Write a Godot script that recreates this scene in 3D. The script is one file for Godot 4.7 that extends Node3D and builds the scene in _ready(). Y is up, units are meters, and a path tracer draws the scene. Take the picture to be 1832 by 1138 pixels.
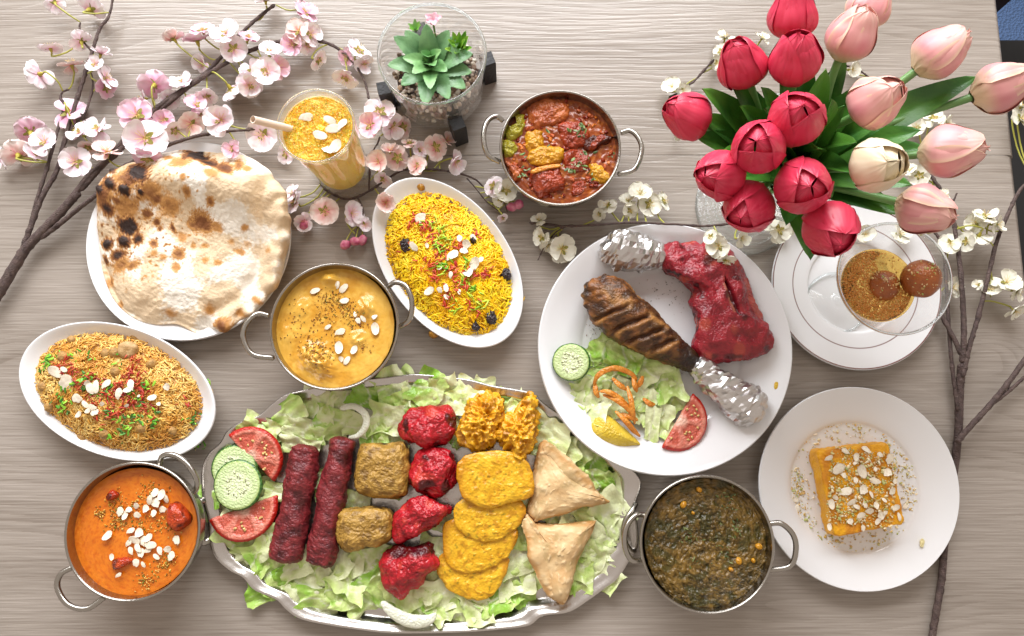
extends Node3D
# A table laid with Indian dishes, seen from above. Metres, y up, tabletop at y = 0.

var used := {}
var base_of := {}
var M := {}
var rng := RandomNumberGenerator.new()
var nz := FastNoiseLite.new()
var fbm := FastNoiseLite.new()
var cel := FastNoiseLite.new()


func _ready():
	var cam := Camera3D.new()
	cam.name = "camera"
	add_child(cam)
	cam.position = Vector3(0, 0.8, 0)
	cam.rotation_degrees = Vector3(-90.0 + 9.0376, 0, 0)
	cam.fov = rad_to_deg(2.0 * atan(569.0 / 1358.0))
	cam.near = 0.05
	cam.far = 40.0
	var we := WorldEnvironment.new()
	we.name = "surroundings"
	var e := Environment.new()
	e.background_mode = Environment.BG_COLOR
	e.background_color = Color(0.82, 0.77, 0.725)
	e.background_energy_multiplier = 0.90
	e.tonemap_mode = Environment.TONE_MAPPER_LINEAR
	e.tonemap_exposure = 1.07
	e.sdfgi_enabled = true
	e.ssao_enabled = true
	e.ssil_enabled = true
	we.environment = e
	add_child(we)
	# daylight through the window behind the far end of the table
	window_light(Vector3(-0.35, 1.0, -1.75), 2.3, 1.5, 12.5)
	rng.seed = 7
	setup()
	build_table()
	build_window()
	build_plates()
	build_tray()
	build_bowls()
	build_naan()
	build_rice()
	build_tray_food()
	build_grill()
	build_sweets()
	build_lassi()
	build_jar()
	build_tulips()
	build_branches()
	tell_apart()


func window_light(at: Vector3, wide: float, high: float, energy: float):
	var l := AreaLight3D.new()
	l.name = "window_daylight"
	add_child(l)
	l.position = at
	l.look_at_from_position(at, at + Vector3(0, -0.25, 1.0), Vector3.UP)
	l.area_size = Vector2(wide, high)
	l.light_color = Color(0.985, 0.99, 1.0)
	l.light_energy = energy
	l.set("area_range", 8.0)
	l.set("area_attenuation", 2.0)
	l.shadow_enabled = true


# ---------------------------------------------------------------- helpers: names, nodes, noise

func setup():
	nz.noise_type = FastNoiseLite.TYPE_SIMPLEX_SMOOTH
	nz.fractal_type = FastNoiseLite.FRACTAL_NONE
	nz.frequency = 1.0
	nz.seed = 11
	fbm.noise_type = FastNoiseLite.TYPE_SIMPLEX_SMOOTH
	fbm.fractal_type = FastNoiseLite.FRACTAL_FBM
	fbm.fractal_octaves = 4
	fbm.frequency = 1.0
	fbm.seed = 23
	cel.noise_type = FastNoiseLite.TYPE_CELLULAR
	cel.cellular_return_type = FastNoiseLite.RETURN_DISTANCE
	cel.fractal_type = FastNoiseLite.FRACTAL_NONE
	cel.frequency = 1.0
	cel.seed = 5
	var grain = noise_tex(FastNoiseLite.TYPE_SIMPLEX_SMOOTH, 0.03, 5, 256)
	var bubbly = noise_tex(FastNoiseLite.TYPE_CELLULAR, 0.05, 1, 256)
	M.porcelain = mat(Color(0.80, 0.80, 0.81), 0.14, {})
	M.porcelain_vc = mat(Color.WHITE, 0.09, {vc = true})
	M.steel = mat(Color(0.66, 0.64, 0.61), 0.24, {metal = 1.0, bump = grain, depth = 0.012, scale = 18.0})
	M.tray = mat(Color(0.80, 0.78, 0.76), 0.27, {metal = 1.0, bump = grain, depth = 0.03, scale = 9.0})
	M.foil = mat(Color(0.82, 0.805, 0.795), 0.34, {metal = 1.0})
	M.pastry = mat(Color.WHITE, 0.5, {vc = true, bump = grain, depth = 0.04, scale = 22.0})
	M.matte = mat(Color.WHITE, 0.62, {vc = true, bump = grain, depth = 0.05, scale = 45.0})
	M.crust = mat(Color.WHITE, 0.7, {vc = true, bump = grain, depth = 0.07, scale = 30.0})
	M.roast = mat(Color.WHITE, 0.42, {vc = true, bump = grain, depth = 0.10, scale = 40.0})
	M.juicy = mat(Color.WHITE, 0.24, {vc = true, bump = grain, depth = 0.09, scale = 40.0})
	M.fried = mat(Color.WHITE, 0.40, {vc = true, bump = bubbly, depth = 0.05, scale = 30.0})
	M.sauce = mat(Color.WHITE, 0.2, {vc = true, bump = grain, depth = 0.02, scale = 30.0})
	M.leaf = mat(Color.WHITE, 0.32, {vc = true, back = Color(0.26, 0.3, 0.12), bump = grain, depth = 0.05, scale = 30.0})
	M.plant = mat(Color.WHITE, 0.38, {vc = true, bump = grain, depth = 0.02, scale = 40.0})
	M.petal = mat(Color.WHITE, 0.62, {vc = true, back = Color(0.28, 0.26, 0.26)})
	M.tulip = mat(Color.WHITE, 0.42, {vc = true, back = Color(0.24, 0.2, 0.2)})
	M.grainy = mat(Color.WHITE, 0.45, {vc = true})
	M.rice = mat(Color.WHITE, 0.4, {vc = true})
	M.bark = mat(Color.WHITE, 0.75, {vc = true, bump = grain, depth = 0.12, scale = 60.0})
	M.black_wood = mat(Color(0.12, 0.12, 0.13), 0.55, {bump = grain, depth = 0.03, scale = 30.0})
	M.glass = mat(Color(0.94, 0.97, 0.97, 0.06), 0.02, {glass = true})
	M.solid_glass = mat(Color(0.97, 0.99, 0.99, 0.0), 0.0, {})
	M.solid_glass.refraction_enabled = true
	M.solid_glass.refraction_scale = 0.05
	M.paper = mat(Color(0.93, 0.84, 0.76), 0.7, {})
	M.stone = mat(Color.WHITE, 0.7, {vc = true})
	M.matte_plain = mat(Color.WHITE, 0.55, {vc = true})


func noise_tex(kind: int, freq: float, octaves: int, side: int) -> NoiseTexture2D:
	var n := FastNoiseLite.new()
	n.noise_type = kind
	n.frequency = freq
	n.seed = 31
	if octaves > 1:
		n.fractal_type = FastNoiseLite.FRACTAL_FBM
		n.fractal_octaves = octaves
	else:
		n.fractal_type = FastNoiseLite.FRACTAL_NONE
	var t := NoiseTexture2D.new()
	t.width = side
	t.height = side
	t.seamless = true
	t.noise = n
	return t


func mat(c: Color, rough: float, o: Dictionary) -> StandardMaterial3D:
	var m := StandardMaterial3D.new()
	m.albedo_color = c
	m.roughness = rough
	m.metallic = o.get("metal", 0.0)
	m.vertex_color_use_as_albedo = o.get("vc", false)
	if o.has("bump"):
		m.heightmap_enabled = true
		m.heightmap_texture = o.bump
		m.heightmap_scale = o.depth
		m.uv1_triplanar = true
		m.uv1_scale = Vector3.ONE * float(o.scale)
	if o.get("glass", false):
		m.transparency = BaseMaterial3D.TRANSPARENCY_ALPHA
		m.cull_mode = BaseMaterial3D.CULL_DISABLED
	if o.has("back"):
		m.backlight_enabled = true
		m.backlight = o.back
		m.cull_mode = BaseMaterial3D.CULL_DISABLED
	return m


func hx(s: String, k := 1.0) -> Color:
	var c := Color(s).srgb_to_linear()
	return Color(c.r * k, c.g * k, c.b * k)


func N(p: Vector3, f: float, s := 0.0) -> float:
	return nz.get_noise_3d(p.x * f + s * 7.31, p.y * f + s * 3.7, p.z * f - s * 5.13)


func FB(p: Vector3, f: float, s := 0.0) -> float:
	return fbm.get_noise_3d(p.x * f + s * 7.31, p.y * f + s * 3.7, p.z * f - s * 5.13)


func CE(p: Vector3, f: float, s := 0.0) -> float:
	return cel.get_noise_3d(p.x * f + s * 7.31, p.y * f + s * 3.7, p.z * f - s * 5.13)


func disp(c: Color, d: float) -> Color:
	return Color(c.r, c.g, c.b, d)


func numbered(s: String) -> String:
	var k: int = used.get(s, -1) + 1
	used[s] = k
	return s if k == 0 else "%s_%03d" % [s, k]


func tag(o: Node3D, label: String, category: String, group := "", kind := "") -> Node3D:
	if label:
		o.set_meta("label", label)
	if category:
		o.set_meta("category", category)
	if group:
		o.set_meta("group", group)
	if kind:
		o.set_meta("kind", kind)
	return o


func thing(called: String, label: String, category: String, at: Vector3, group := "") -> Node3D:
	var o := Node3D.new()
	o.name = numbered(called)
	add_child(o)
	o.position = at
	base_of[o] = at
	return tag(o, label, category, group)


# g: {P, C, I, U, flat} in world coordinates; becomes one mesh whose origin is the thing's base
func obj(called: String, g: Dictionary, m: Material, parent: Node3D = self) -> MeshInstance3D:
	var o := MeshInstance3D.new()
	var base := Vector3.ZERO
	var P: PackedVector3Array = g.P
	if parent == self:
		o.name = numbered(called)
		var lo := P[0]
		var hi := P[0]
		for p in P:
			lo = lo.min(p)
			hi = hi.max(p)
		base = Vector3((lo.x + hi.x) / 2, lo.y, (lo.z + hi.z) / 2)
		o.position = base
	else:
		o.name = called
		base = base_of[parent]
	base_of[o] = base
	o.mesh = fin(g, base)
	o.material_override = m
	parent.add_child(o, true)
	return o


func normals(P: PackedVector3Array, I: PackedInt32Array) -> PackedVector3Array:
	var R := PackedVector3Array()
	R.resize(P.size())
	for t in range(0, I.size(), 3):
		var a := P[I[t]]
		var n := (P[I[t + 2]] - a).cross(P[I[t + 1]] - a)
		R[I[t]] += n
		R[I[t + 1]] += n
		R[I[t + 2]] += n
	for i in R.size():
		R[i] = R[i].normalized() if R[i].length_squared() > 1e-24 else Vector3.UP
	return R


func fin(g: Dictionary, base: Vector3) -> ArrayMesh:
	var P: PackedVector3Array = g.P
	var I: PackedInt32Array = g.I
	var a := []
	a.resize(Mesh.ARRAY_MAX)
	if g.get("flat", false):
		var P2 := PackedVector3Array()
		var C2 := PackedColorArray()
		var N2 := PackedVector3Array()
		for t in range(0, I.size(), 3):
			var n := (P[I[t + 2]] - P[I[t]]).cross(P[I[t + 1]] - P[I[t]]).normalized()
			for k in 3:
				P2.append(P[I[t + k]] - base)
				C2.append(g.C[I[t + k]])
				N2.append(n)
		a[Mesh.ARRAY_VERTEX] = P2
		a[Mesh.ARRAY_COLOR] = C2
		a[Mesh.ARRAY_NORMAL] = N2
	else:
		var Q := PackedVector3Array()
		Q.resize(P.size())
		for i in P.size():
			Q[i] = P[i] - base
		a[Mesh.ARRAY_VERTEX] = Q
		a[Mesh.ARRAY_COLOR] = g.C
		a[Mesh.ARRAY_NORMAL] = g.R if g.has("R") else normals(P, I)
		a[Mesh.ARRAY_INDEX] = I
		if g.has("U"):
			a[Mesh.ARRAY_TEX_UV] = g.U
	var m := ArrayMesh.new()
	m.add_surface_from_arrays(Mesh.PRIMITIVE_TRIANGLES, a)
	return m


# ---------------------------------------------------------------- helpers: shapes

# a grid of nv rows of nu points; f(point, normal) gives a colour and, as alpha, how far the point moves out
func shape(P: PackedVector3Array, nu: int, nv: int, wrap: bool, f, closed := true) -> Dictionary:
	var I := PackedInt32Array()
	for j in nv - 1:
		for i in (nu if wrap else nu - 1):
			var a := j * nu + i
			var b := j * nu + (i + 1) % nu
			I.append_array([a, b, b + nu, a, b + nu, a + nu])
	if closed:
		var mid := Vector3.ZERO
		for p in P:
			mid += p / P.size()
		var s := 0.0
		for t in range(0, I.size(), 3):
			var a := P[I[t]]
			s += (P[I[t + 2]] - a).cross(P[I[t + 1]] - a).dot(a - mid)
		if s < 0:
			for t in range(0, I.size(), 3):
				var k := I[t]
				I[t] = I[t + 1]
				I[t + 1] = k
	var C := PackedColorArray()
	C.resize(P.size())
	C.fill(Color.WHITE)
	if f is Color:
		C.fill(f)
	elif f != null:
		var R := normals(P, I)
		# rows that meet in a point share one normal
		var fc: Callable = f
		for i in P.size():
			var c: Color = fc.call(P[i], R[i])
			P[i] += R[i] * c.a
			C[i] = Color(c.r, c.g, c.b)
	return {P = P, C = C, I = I}


func loop_at(out: Array, t: float) -> Vector2:
	var n := out.size()
	var x := fposmod(t, 1.0) * n
	var i := int(x)
	return (out[i % n] as Vector2).cubic_interpolate(out[(i + 1) % n], out[(i + n - 1) % n], out[(i + 2) % n], x - i)


func line_at(pts: Array, t: float):
	var n := pts.size() - 1
	var x := clampf(t, 0, 1) * n
	var i := mini(int(x), n - 1)
	var a = pts[i]
	var b = pts[i + 1]
	var c = pts[i - 1] if i > 0 else a * 2.0 - b
	var d = pts[i + 2] if i + 2 <= n else b * 2.0 - a
	if a is float:
		return cubic_interpolate(a, b, c, d, x - i)
	return a.cubic_interpolate(b, c, d, x - i)


func oval(c: Vector2, a: float, b: float, turn := 0.0, n := 24, rough := 0.0) -> Array:
	var out := []
	for i in n:
		var t := TAU * i / n
		var k := 1.0 + rough * rng.randf_range(-1, 1)
		out.append(c + (Vector2(cos(t) * a, sin(t) * b) * k).rotated(turn))
	return out


# a rounded solid over an outline: ht above y0, hb below; m = 2 is a dome, larger is flatter with a steeper edge
func pillow(out: Array, y0: float, ht: float, hb: float, f, nu := 64, nv := 18, m := 2.2) -> Dictionary:
	var mid := Vector2.ZERO
	for q in out:
		mid += q / out.size()
	var ring := []
	for i in nu:
		ring.append(loop_at(out, float(i) / nu) - mid)
	var P := PackedVector3Array()
	var nb := maxi(3, nv / 4)
	for j in nb:
		var s := float(j) / nb
		var k := 1.0 - pow(1.0 - s, 1.5)
		k = maxf(k, 0.003)
		var y := y0 - hb * pow(1.0 - pow(k, m), 0.5)
		for i in nu:
			var q: Vector2 = ring[i] * k + mid
			P.append(Vector3(q.x, y, q.y))
	for j in nv + 1:
		var s := float(j) / nv
		var k := maxf(1.0 - pow(s, 1.5), 0.003)
		var y := y0 + ht * pow(maxf(0.0, 1.0 - pow(k, m)), 0.5)
		for i in nu:
			var q: Vector2 = ring[i] * k + mid
			P.append(Vector3(q.x, y, q.y))
	return shape(P, nu, nb + nv + 1, true, f)


# a body along a line: rad holds (half width, half height) at each point of the line
func sweep(sp: Array, rad: Array, f, ns := 60, nr := 28, cap := 0.08) -> Dictionary:
	var P := PackedVector3Array()
	for j in ns + 1:
		var t := float(j) / ns
		var s := lerpf(t, 0.5 - 0.5 * cos(PI * t), 0.7)
		var p: Vector3 = line_at(sp, s)
		var q: Vector3 = line_at(sp, minf(s + 0.01, 1.0)) - line_at(sp, maxf(s - 0.01, 0.0))
		var tg := q.normalized()
		var side := tg.cross(Vector3.UP)
		side = side.normalized() if side.length() > 0.05 else Vector3.RIGHT
		var up := side.cross(tg).normalized()
		var r: Vector2 = line_at(rad, s)
		var k := 1.0
		if cap > 0.0:
			k = sqrt(maxf(0.0, 1.0 - pow(1.0 - minf(1.0, s / cap), 2))) * sqrt(maxf(0.0, 1.0 - pow(1.0 - minf(1.0, (1.0 - s) / cap), 2)))
		k = maxf(k, 0.004)
		for i in nr:
			var a := TAU * i / nr
			P.append(p + side * cos(a) * r.x * k + up * sin(a) * r.y * k)
	return shape(P, nr, ns + 1, true, f)


func tube(pts: Array, r0: float, r1: float, f, sides := 8, ns := 24) -> Dictionary:
	var rad := []
	for i in pts.size():
		var r := lerpf(r0, r1, float(i) / maxi(1, pts.size() - 1))
		rad.append(Vector2(r, r))
	return sweep(pts, rad, f, ns, sides, 0.02)


# a turned body; prof holds (radius, height) from the bottom or inside outwards
func lathe(c: Vector3, prof: Array, f, n := 72, sx := 1.0, sz := 1.0, turn := 0.0, closed := true) -> Dictionary:
	var P := PackedVector3Array()
	for q in prof:
		for i in n:
			var a := TAU * i / n
			var d := Vector2(cos(a) * q.x * sx, sin(a) * q.x * sz).rotated(turn)
			P.append(c + Vector3(d.x, q.y, d.y))
	return shape(P, n, prof.size(), true, f, closed)


func smooth(prof: Array, n: int) -> Array:
	var out := []
	for i in n + 1:
		out.append(line_at(prof, float(i) / n))
	return out


# a prism over an outline with small bevels, faces shaded flat
func slab(out: Array, y0: float, y1: float, bev: float, c := Color.WHITE) -> Dictionary:
	var mid := Vector2.ZERO
	for q in out:
		mid += q / out.size()
	var P := PackedVector3Array()
	for r in [[0.0, y0], [1.0, y0], [2.0, y0 + bev], [2.0, y1 - bev], [1.0, y1], [0.0, y1]]:
		for q in out:
			var d: Vector2 = q - mid
			var k := d
			if r[0] == 0.0:
				k = d * 0.002
			elif r[0] == 1.0:
				k = d * (1.0 - bev / d.length())
			P.append(Vector3(mid.x + k.x, r[1], mid.y + k.y))
	var g := shape(P, out.size(), 6, true, c)
	g.flat = true
	return g


func join(gs: Array) -> Dictionary:
	var P := PackedVector3Array()
	var C := PackedColorArray()
	var I := PackedInt32Array()
	for g in gs:
		var b := P.size()
		P.append_array(g.P)
		C.append_array(g.C)
		for i in g.I:
			I.append(i + b)
	return {P = P, C = C, I = I}


# many small alike pieces joined: spots = [[Transform3D, Color], ...]
func scatter(g: Dictionary, spots: Array) -> Dictionary:
	var R0: PackedVector3Array = normals(g.P, g.I)
	var P := PackedVector3Array()
	var R := PackedVector3Array()
	var C := PackedColorArray()
	var I := PackedInt32Array()
	for s in spots:
		var t: Transform3D = s[0]
		var b := P.size()
		P.append_array(t * (g.P as PackedVector3Array))
		for n in R0:
			R.append((t.basis * n).normalized())
		for c in g.C:
			C.append(c * s[1])
		for i in g.I:
			I.append(i + b)
	return {P = P, C = C, I = I, R = R}


func turned(dir: Vector3, spin: float, s: Vector3, at: Vector3) -> Transform3D:
	# y axis along dir
	var y := dir.normalized()
	var x := y.cross(Vector3(0.31, 0.2, 0.93)).normalized()
	var b := Basis(x, y, x.cross(y)).rotated(y, spin)
	return Transform3D(b * Basis.from_scale(s), at)


func tiny_bit() -> Dictionary:
	return pillow(oval(Vector2.ZERO, 1, 0.75, 0, 5, 0.25), 0, 0.5, 0.5, Color.WHITE, 5, 2, 2.0)


# crumbs strewn over a patch: fn(rng) gives a point
func crumbs(called: String, label: String, spots: Array, parent: Node3D = self) -> Node3D:
	var o := obj(called, scatter(tiny_bit(), spots), M.grainy, parent)
	return tag(o, label, "crumbs" if parent == self else "", "", "stuff")


func crumb(at: Vector3, size: float, cs: Array) -> Array:
	var k := size * rng.randf_range(0.5, 1.4)
	var c: Color = cs[rng.randi() % cs.size()]
	return [turned(Vector3(rng.randfn(), rng.randfn() + 0.6, rng.randfn()), rng.randf() * TAU, Vector3(k, k * 0.8, k), at), c * rng.randf_range(0.85, 1.1)]


var flake_mesh := []


# a thin almond flake lying at a point
func flake(at: Vector3, size: float, turn: float, label: String, group: String, tone := 1.0, tilt := 0.25) -> MeshInstance3D:
	if flake_mesh.is_empty():
		for k in 5:
			var o := oval(Vector2.ZERO, 1.0, [0.55, 0.66, 0.6, 0.72, 0.8][k], 0, 14, 0.05)
			if k >= 2:
				for i in [3, 4, 5][k - 2]:
					o[(i + 2 + k) % 14] = o[(i + 2 + k) % 14] * [0.7, 0.62, 0.55][k - 2]   # a broken corner
			var sd := float(k)
			var g := pillow(o, 0, 0.03, 0.02, func(p, n): return disp(hx("f0e6d2").lerp(hx("e3cfae"), clampf(p.length() * 1.3 - 0.75 + 0.4 * N(p, 2.0, sd), 0, 1)).lerp(hx("b88a56"), 0.6 * (1.0 - smoothstep(0.0, 0.5, absf(n.y))) + 0.25 * smoothstep(0.3, 0.6, N(p, 2.6, sd + 3.0))), 0.03 * N(p, 1.6, sd) ), 22, 6, 5.0)
			for i in g.P.size():
				g.P[i].y += 0.22 * g.P[i].x * g.P[i].x * (1 if k % 2 else -0.6)
			flake_mesh.append(fin(g, Vector3.ZERO))
	var m := MeshInstance3D.new()
	m.name = numbered("almond_flake")
	m.mesh = flake_mesh[rng.randi() % 5]
	m.material_override = M.matte_plain
	add_child(m)
	m.transform = turned(Vector3(rng.randfn() * tilt, 1, rng.randfn() * tilt), 0, Vector3.ONE * size * rng.randf_range(0.72, 0.95), at)
	m.transform.basis = m.transform.basis * Basis(Vector3.UP, turn)
	tag(m, label, "almond flake", group)
	return m


# ---------------------------------------------------------------- table, window, floor

func wood_maps() -> Array:
	var w := 1600
	var h := 1000
	var A := PackedByteArray()
	A.resize(w * h * 3)
	var B := PackedByteArray()
	B.resize(w * h)
	# knots: x, z, half length, half width in metres, how many contour lines they push
	var knots := [[-0.423, -0.461, 90, 26, 2.2], [-0.2068, -0.4542, 120, 40, 2], [-0.225, -0.2126, 110, 34, 2.4], [-0.5141, -0.1026, 90, 40, 2.6], [0.2437, -0.4576, 150, 30, 1.6], [0.3487, -0.1327, 80, 30, 1.6], [0.5284, -0.197, 50, 40, 3.4], [0.5058, -0.0907, 60, 40, 3.6], [0.3783, -0.0493, 120, 34, 2], [0.4857, 0.1693, 130, 60, 3], [0.2952, 0.1586, 130, 26, 2.6], [-0.4742, 0.126, 120, 30, 1.6], [0.136, -0.2188, 120, 40, 1.4], [-0.0686, -0.0847, 160, 40, 2], [-0.3403, 0.1747, 200, 30, 1.6]]
	var k := 0.00058
	var dark := Color("72665b")
	var mid := Color("958b81")
	var pale := Color("b0a69d")
	var at := 0
	for y in h:
		var z := -0.56 + 0.9 * y / h
		var near := []
		for q in knots:
			if absf(z - q[1]) < q[3] * k * 3.2:
				near.append(q)
		for x in w:
			var px := -0.72 + 1.44 * x / w
			var v := 2.8 * nz.get_noise_2d(px * 0.9, z * 4.0) + 0.7 * nz.get_noise_2d(px * 5.0 + 9.0, z * 26.0) + z * 105.0
			for q in near:
				var dx: float = (px - q[0]) / (q[2] * k * 1.3)
				var dz: float = (z - q[1]) / (q[3] * k)
				v += q[4] * exp(-(dx * dx + dz * dz))
			var fr := v - floorf(v)
			var line := smoothstep(0.45, 0.98, fr) * (1.0 - smoothstep(0.98, 1.0, fr))
			var fine := nz.get_noise_2d(px * 5.0, z * 600.0)
			var fine2 := nz.get_noise_2d(px * 22.0 + 50.0, z * 1150.0)
			var broad := nz.get_noise_2d(px * 1.7 + 30.0, z * 16.0)
			var t := 0.60 + 0.16 * fine + 0.14 * fine2 + 0.16 * broad - 0.17 * line * (0.6 + 0.8 * nz.get_noise_2d(px * 5.0, z * 11.0 + 40.0))
			var c := dark.lerp(mid, clampf(t * 2.0, 0, 1)) if t < 0.5 else mid.lerp(pale, clampf(t * 2.0 - 1.0, 0, 1))
			A[at * 3] = int(c.r8)
			A[at * 3 + 1] = int(c.g8)
			A[at * 3 + 2] = int(c.b8)
			B[at] = int(clampf(0.5 + 0.34 * fine + 0.22 * fine2 - 0.35 * line, 0, 1) * 255)
			at += 1
	return [ImageTexture.create_from_image(Image.create_from_data(w, h, false, Image.FORMAT_RGB8, A)), ImageTexture.create_from_image(Image.create_from_data(w, h, false, Image.FORMAT_L8, B))]


# a tabletop with a rolled right edge, from z0 to z1
func table_top(x0: float, x1: float, z0: float, z1: float) -> Dictionary:
	var prof := [Vector2(x0, -0.03), Vector2(x0, 0), Vector2(x1 - 0.4, 0), Vector2(x1 - 0.014, 0)]
	for i in range(1, 9):
		var a := PI / 2 * i / 8
		prof.append(Vector2(x1 - 0.014 + 0.014 * sin(a), -0.014 + 0.014 * cos(a)))
	prof.append(Vector2(x1, -0.024))
	prof.append(Vector2(x1 - 0.004, -0.03))
	prof.append(Vector2(x0, -0.03))
	var P := PackedVector3Array()
	var U := PackedVector2Array()
	var zs := [z0, z0, z0 + 0.001, z1 - 0.001, z1, z1]
	for j in 6:
		for i in prof.size():
			var q: Vector2 = prof[i]
			var drop := 0.0
			if j == 0 or j == 5:
				q = Vector2(lerpf((x0 + x1) / 2, q.x, 0.001), -0.015)
			P.append(Vector3(q.x, q.y - drop, zs[j]))
			U.append(Vector2((q.x + 0.72) / 1.44, (zs[j] + 0.56) / 0.9))
	var g := shape(P, prof.size(), 6, false, Color.WHITE)
	g.U = U
	# the top lies flat: its normals point straight up
	var R := normals(g.P, g.I)
	for i in R.size():
		if g.P[i].y > -0.0015 and R[i].y > 0.4:
			R[i] = Vector3.UP
	g.R = R
	return g


func build_table():
	var maps := wood_maps()
	var m := StandardMaterial3D.new()
	m.albedo_texture = maps[0]
	m.roughness = 0.32
	m.heightmap_enabled = true
	m.heightmap_texture = maps[1]
	m.heightmap_scale = 0.035
	var xa: float = Vector2(0.5595, -0.3934).x
	var xb: float = Vector2(0.5577, -0.2886).x
	var zs: float = Vector2(0.5459, -0.3092).y
	var t := thing("wooden_table", "grey wood-grain table carrying all the dishes and flowers", "table", Vector3(0, -0.74, -0.12))
	obj("table_top", table_top(-0.66, xa, -0.56, zs), m, t)
	obj("table_top", table_top(-0.66, xb, zs, 0.33), m, t)
	for x in [-0.56, xa - 0.1]:
		for z in [-0.5, 0.27]:
			obj("leg", slab([Vector2(x - 0.02, z - 0.02), Vector2(x + 0.02, z - 0.02), Vector2(x + 0.02, z + 0.02), Vector2(x - 0.02, z + 0.02)], -0.74, -0.031, 0.003), M.black_wood, t)
	# floor and the chair beside the table
	var carpet := mat(Color.WHITE, 0.95, {vc = true, bump = noise_tex(FastNoiseLite.TYPE_CELLULAR, 0.08, 1, 256), depth = 0.4, scale = 9.0})
	var P := PackedVector3Array()
	for j in 41:
		for i in 41:
			P.append(Vector3(-3.0 + 6.0 * i / 40, -0.74, -3.0 + 6.0 * j / 40))
	var fl := obj("floor", shape(P, 41, 41, false, func(p, n): return disp(hx("38527f").lerp(hx("5b769f"), 0.5 + 0.5 * FB(p, 30.0)), 0), false), carpet)
	tag(fl, "blue carpet on the floor beside the table", "", "", "structure")
	var dark := mat(Color(0.17, 0.12, 0.10), 0.4, {bump = noise_tex(FastNoiseLite.TYPE_SIMPLEX_SMOOTH, 0.02, 4, 256), depth = 0.05, scale = 3.0})
	var pad := mat(Color(0.09, 0.085, 0.085), 0.6, {})
	var c := thing("wooden_chair", "dark wooden chair with a black seat pushed up beside the table", "chair", Vector3(0.93, -0.74, -0.36))
	var x0 := 0.70
	obj("seat", slab([Vector2(x0, -0.60), Vector2(x0 + 0.46, -0.60), Vector2(x0 + 0.46, -0.14), Vector2(x0, -0.14)], -0.31, -0.27, 0.006), pad, c)
	for z in [-0.645, -0.095]:
		obj("armrest", slab([Vector2(x0 - 0.03, z - 0.03), Vector2(x0 + 0.46, z - 0.045), Vector2(x0 + 0.46, z + 0.015), Vector2(x0 - 0.03, z + 0.03)], -0.13, -0.1, 0.006), dark, c)
		for x in [x0, x0 + 0.43]:
			obj("leg", slab([Vector2(x - 0.02, z - 0.02), Vector2(x + 0.02, z - 0.02), Vector2(x + 0.02, z + 0.02), Vector2(x - 0.02, z + 0.02)], -0.74, -0.131, 0.003), dark, c)
	obj("backrest", slab([Vector2(x0 + 0.47, -0.62), Vector2(x0 + 0.51, -0.62), Vector2(x0 + 0.51, -0.12), Vector2(x0 + 0.47, -0.12)], -0.27, 0.1, 0.006), dark, c)


# the window that the daylight comes through, outside the picture; pots, tray and plates mirror it
func build_window():
	var at := Vector3(-0.35, 1.0, -1.8)
	var w := thing("window", "tall bright window in a white frame at the far end of the table", "window", at + Vector3(0, -0.72, 0))
	var white := mat(Color(0.8, 0.8, 0.79), 0.5, {})
	var pane := mat(Color(0.9, 0.93, 0.97), 0.3, {})
	pane.emission_enabled = true
	pane.emission = Color(0.92, 0.95, 1.0)
	pane.emission_energy_multiplier = 0.8
	for x in [-0.77, 0.0, 0.77]:
		obj("pane", bar(at + Vector3(x, 0, -0.03), Vector3(0.73, 1.48, 0.01)), pane, w)
	for x in [-1.175, -0.385, 0.385, 1.175]:
		obj("frame", bar(at + Vector3(x, 0, 0), Vector3(0.04, 1.56, 0.04)), white, w)
	for y in [-0.76, 0.76]:
		obj("frame", bar(at + Vector3(0, y, 0.001), Vector3(2.31, 0.04, 0.038)), white, w)


func bar(c: Vector3, s: Vector3) -> Dictionary:
	return slab([Vector2(c.x - s.x / 2, c.z - s.z / 2), Vector2(c.x + s.x / 2, c.z - s.z / 2), Vector2(c.x + s.x / 2, c.z + s.z / 2), Vector2(c.x - s.x / 2, c.z + s.z / 2)], c.y - s.y / 2, c.y + s.y / 2, 0.002)


# ---------------------------------------------------------------- plates, tray, metal pots

func plate_prof(R: float, h: float, b: float) -> Array:
	return [Vector2(0.0003, 0.0042), Vector2(b * 0.6, 0.0042), Vector2(b * 0.93, 0.0046), Vector2(b * 1.03, 0.0075), Vector2(lerpf(b, R, 0.5), lerpf(0.006, h, 0.52)), Vector2(R * 0.975, h - 0.0006), Vector2(R * 0.995, h), Vector2(R, h - 0.0012), Vector2(R * 0.985, h - 0.0032), Vector2(lerpf(b, R, 0.5), lerpf(0.002, h - 0.004, 0.5)), Vector2(b * 1.0, 0.0026), Vector2(b * 0.98, 0.0003), Vector2(b * 0.9, 0.0003), Vector2(b * 0.86, 0.002), Vector2(0.0003, 0.002)]


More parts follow.
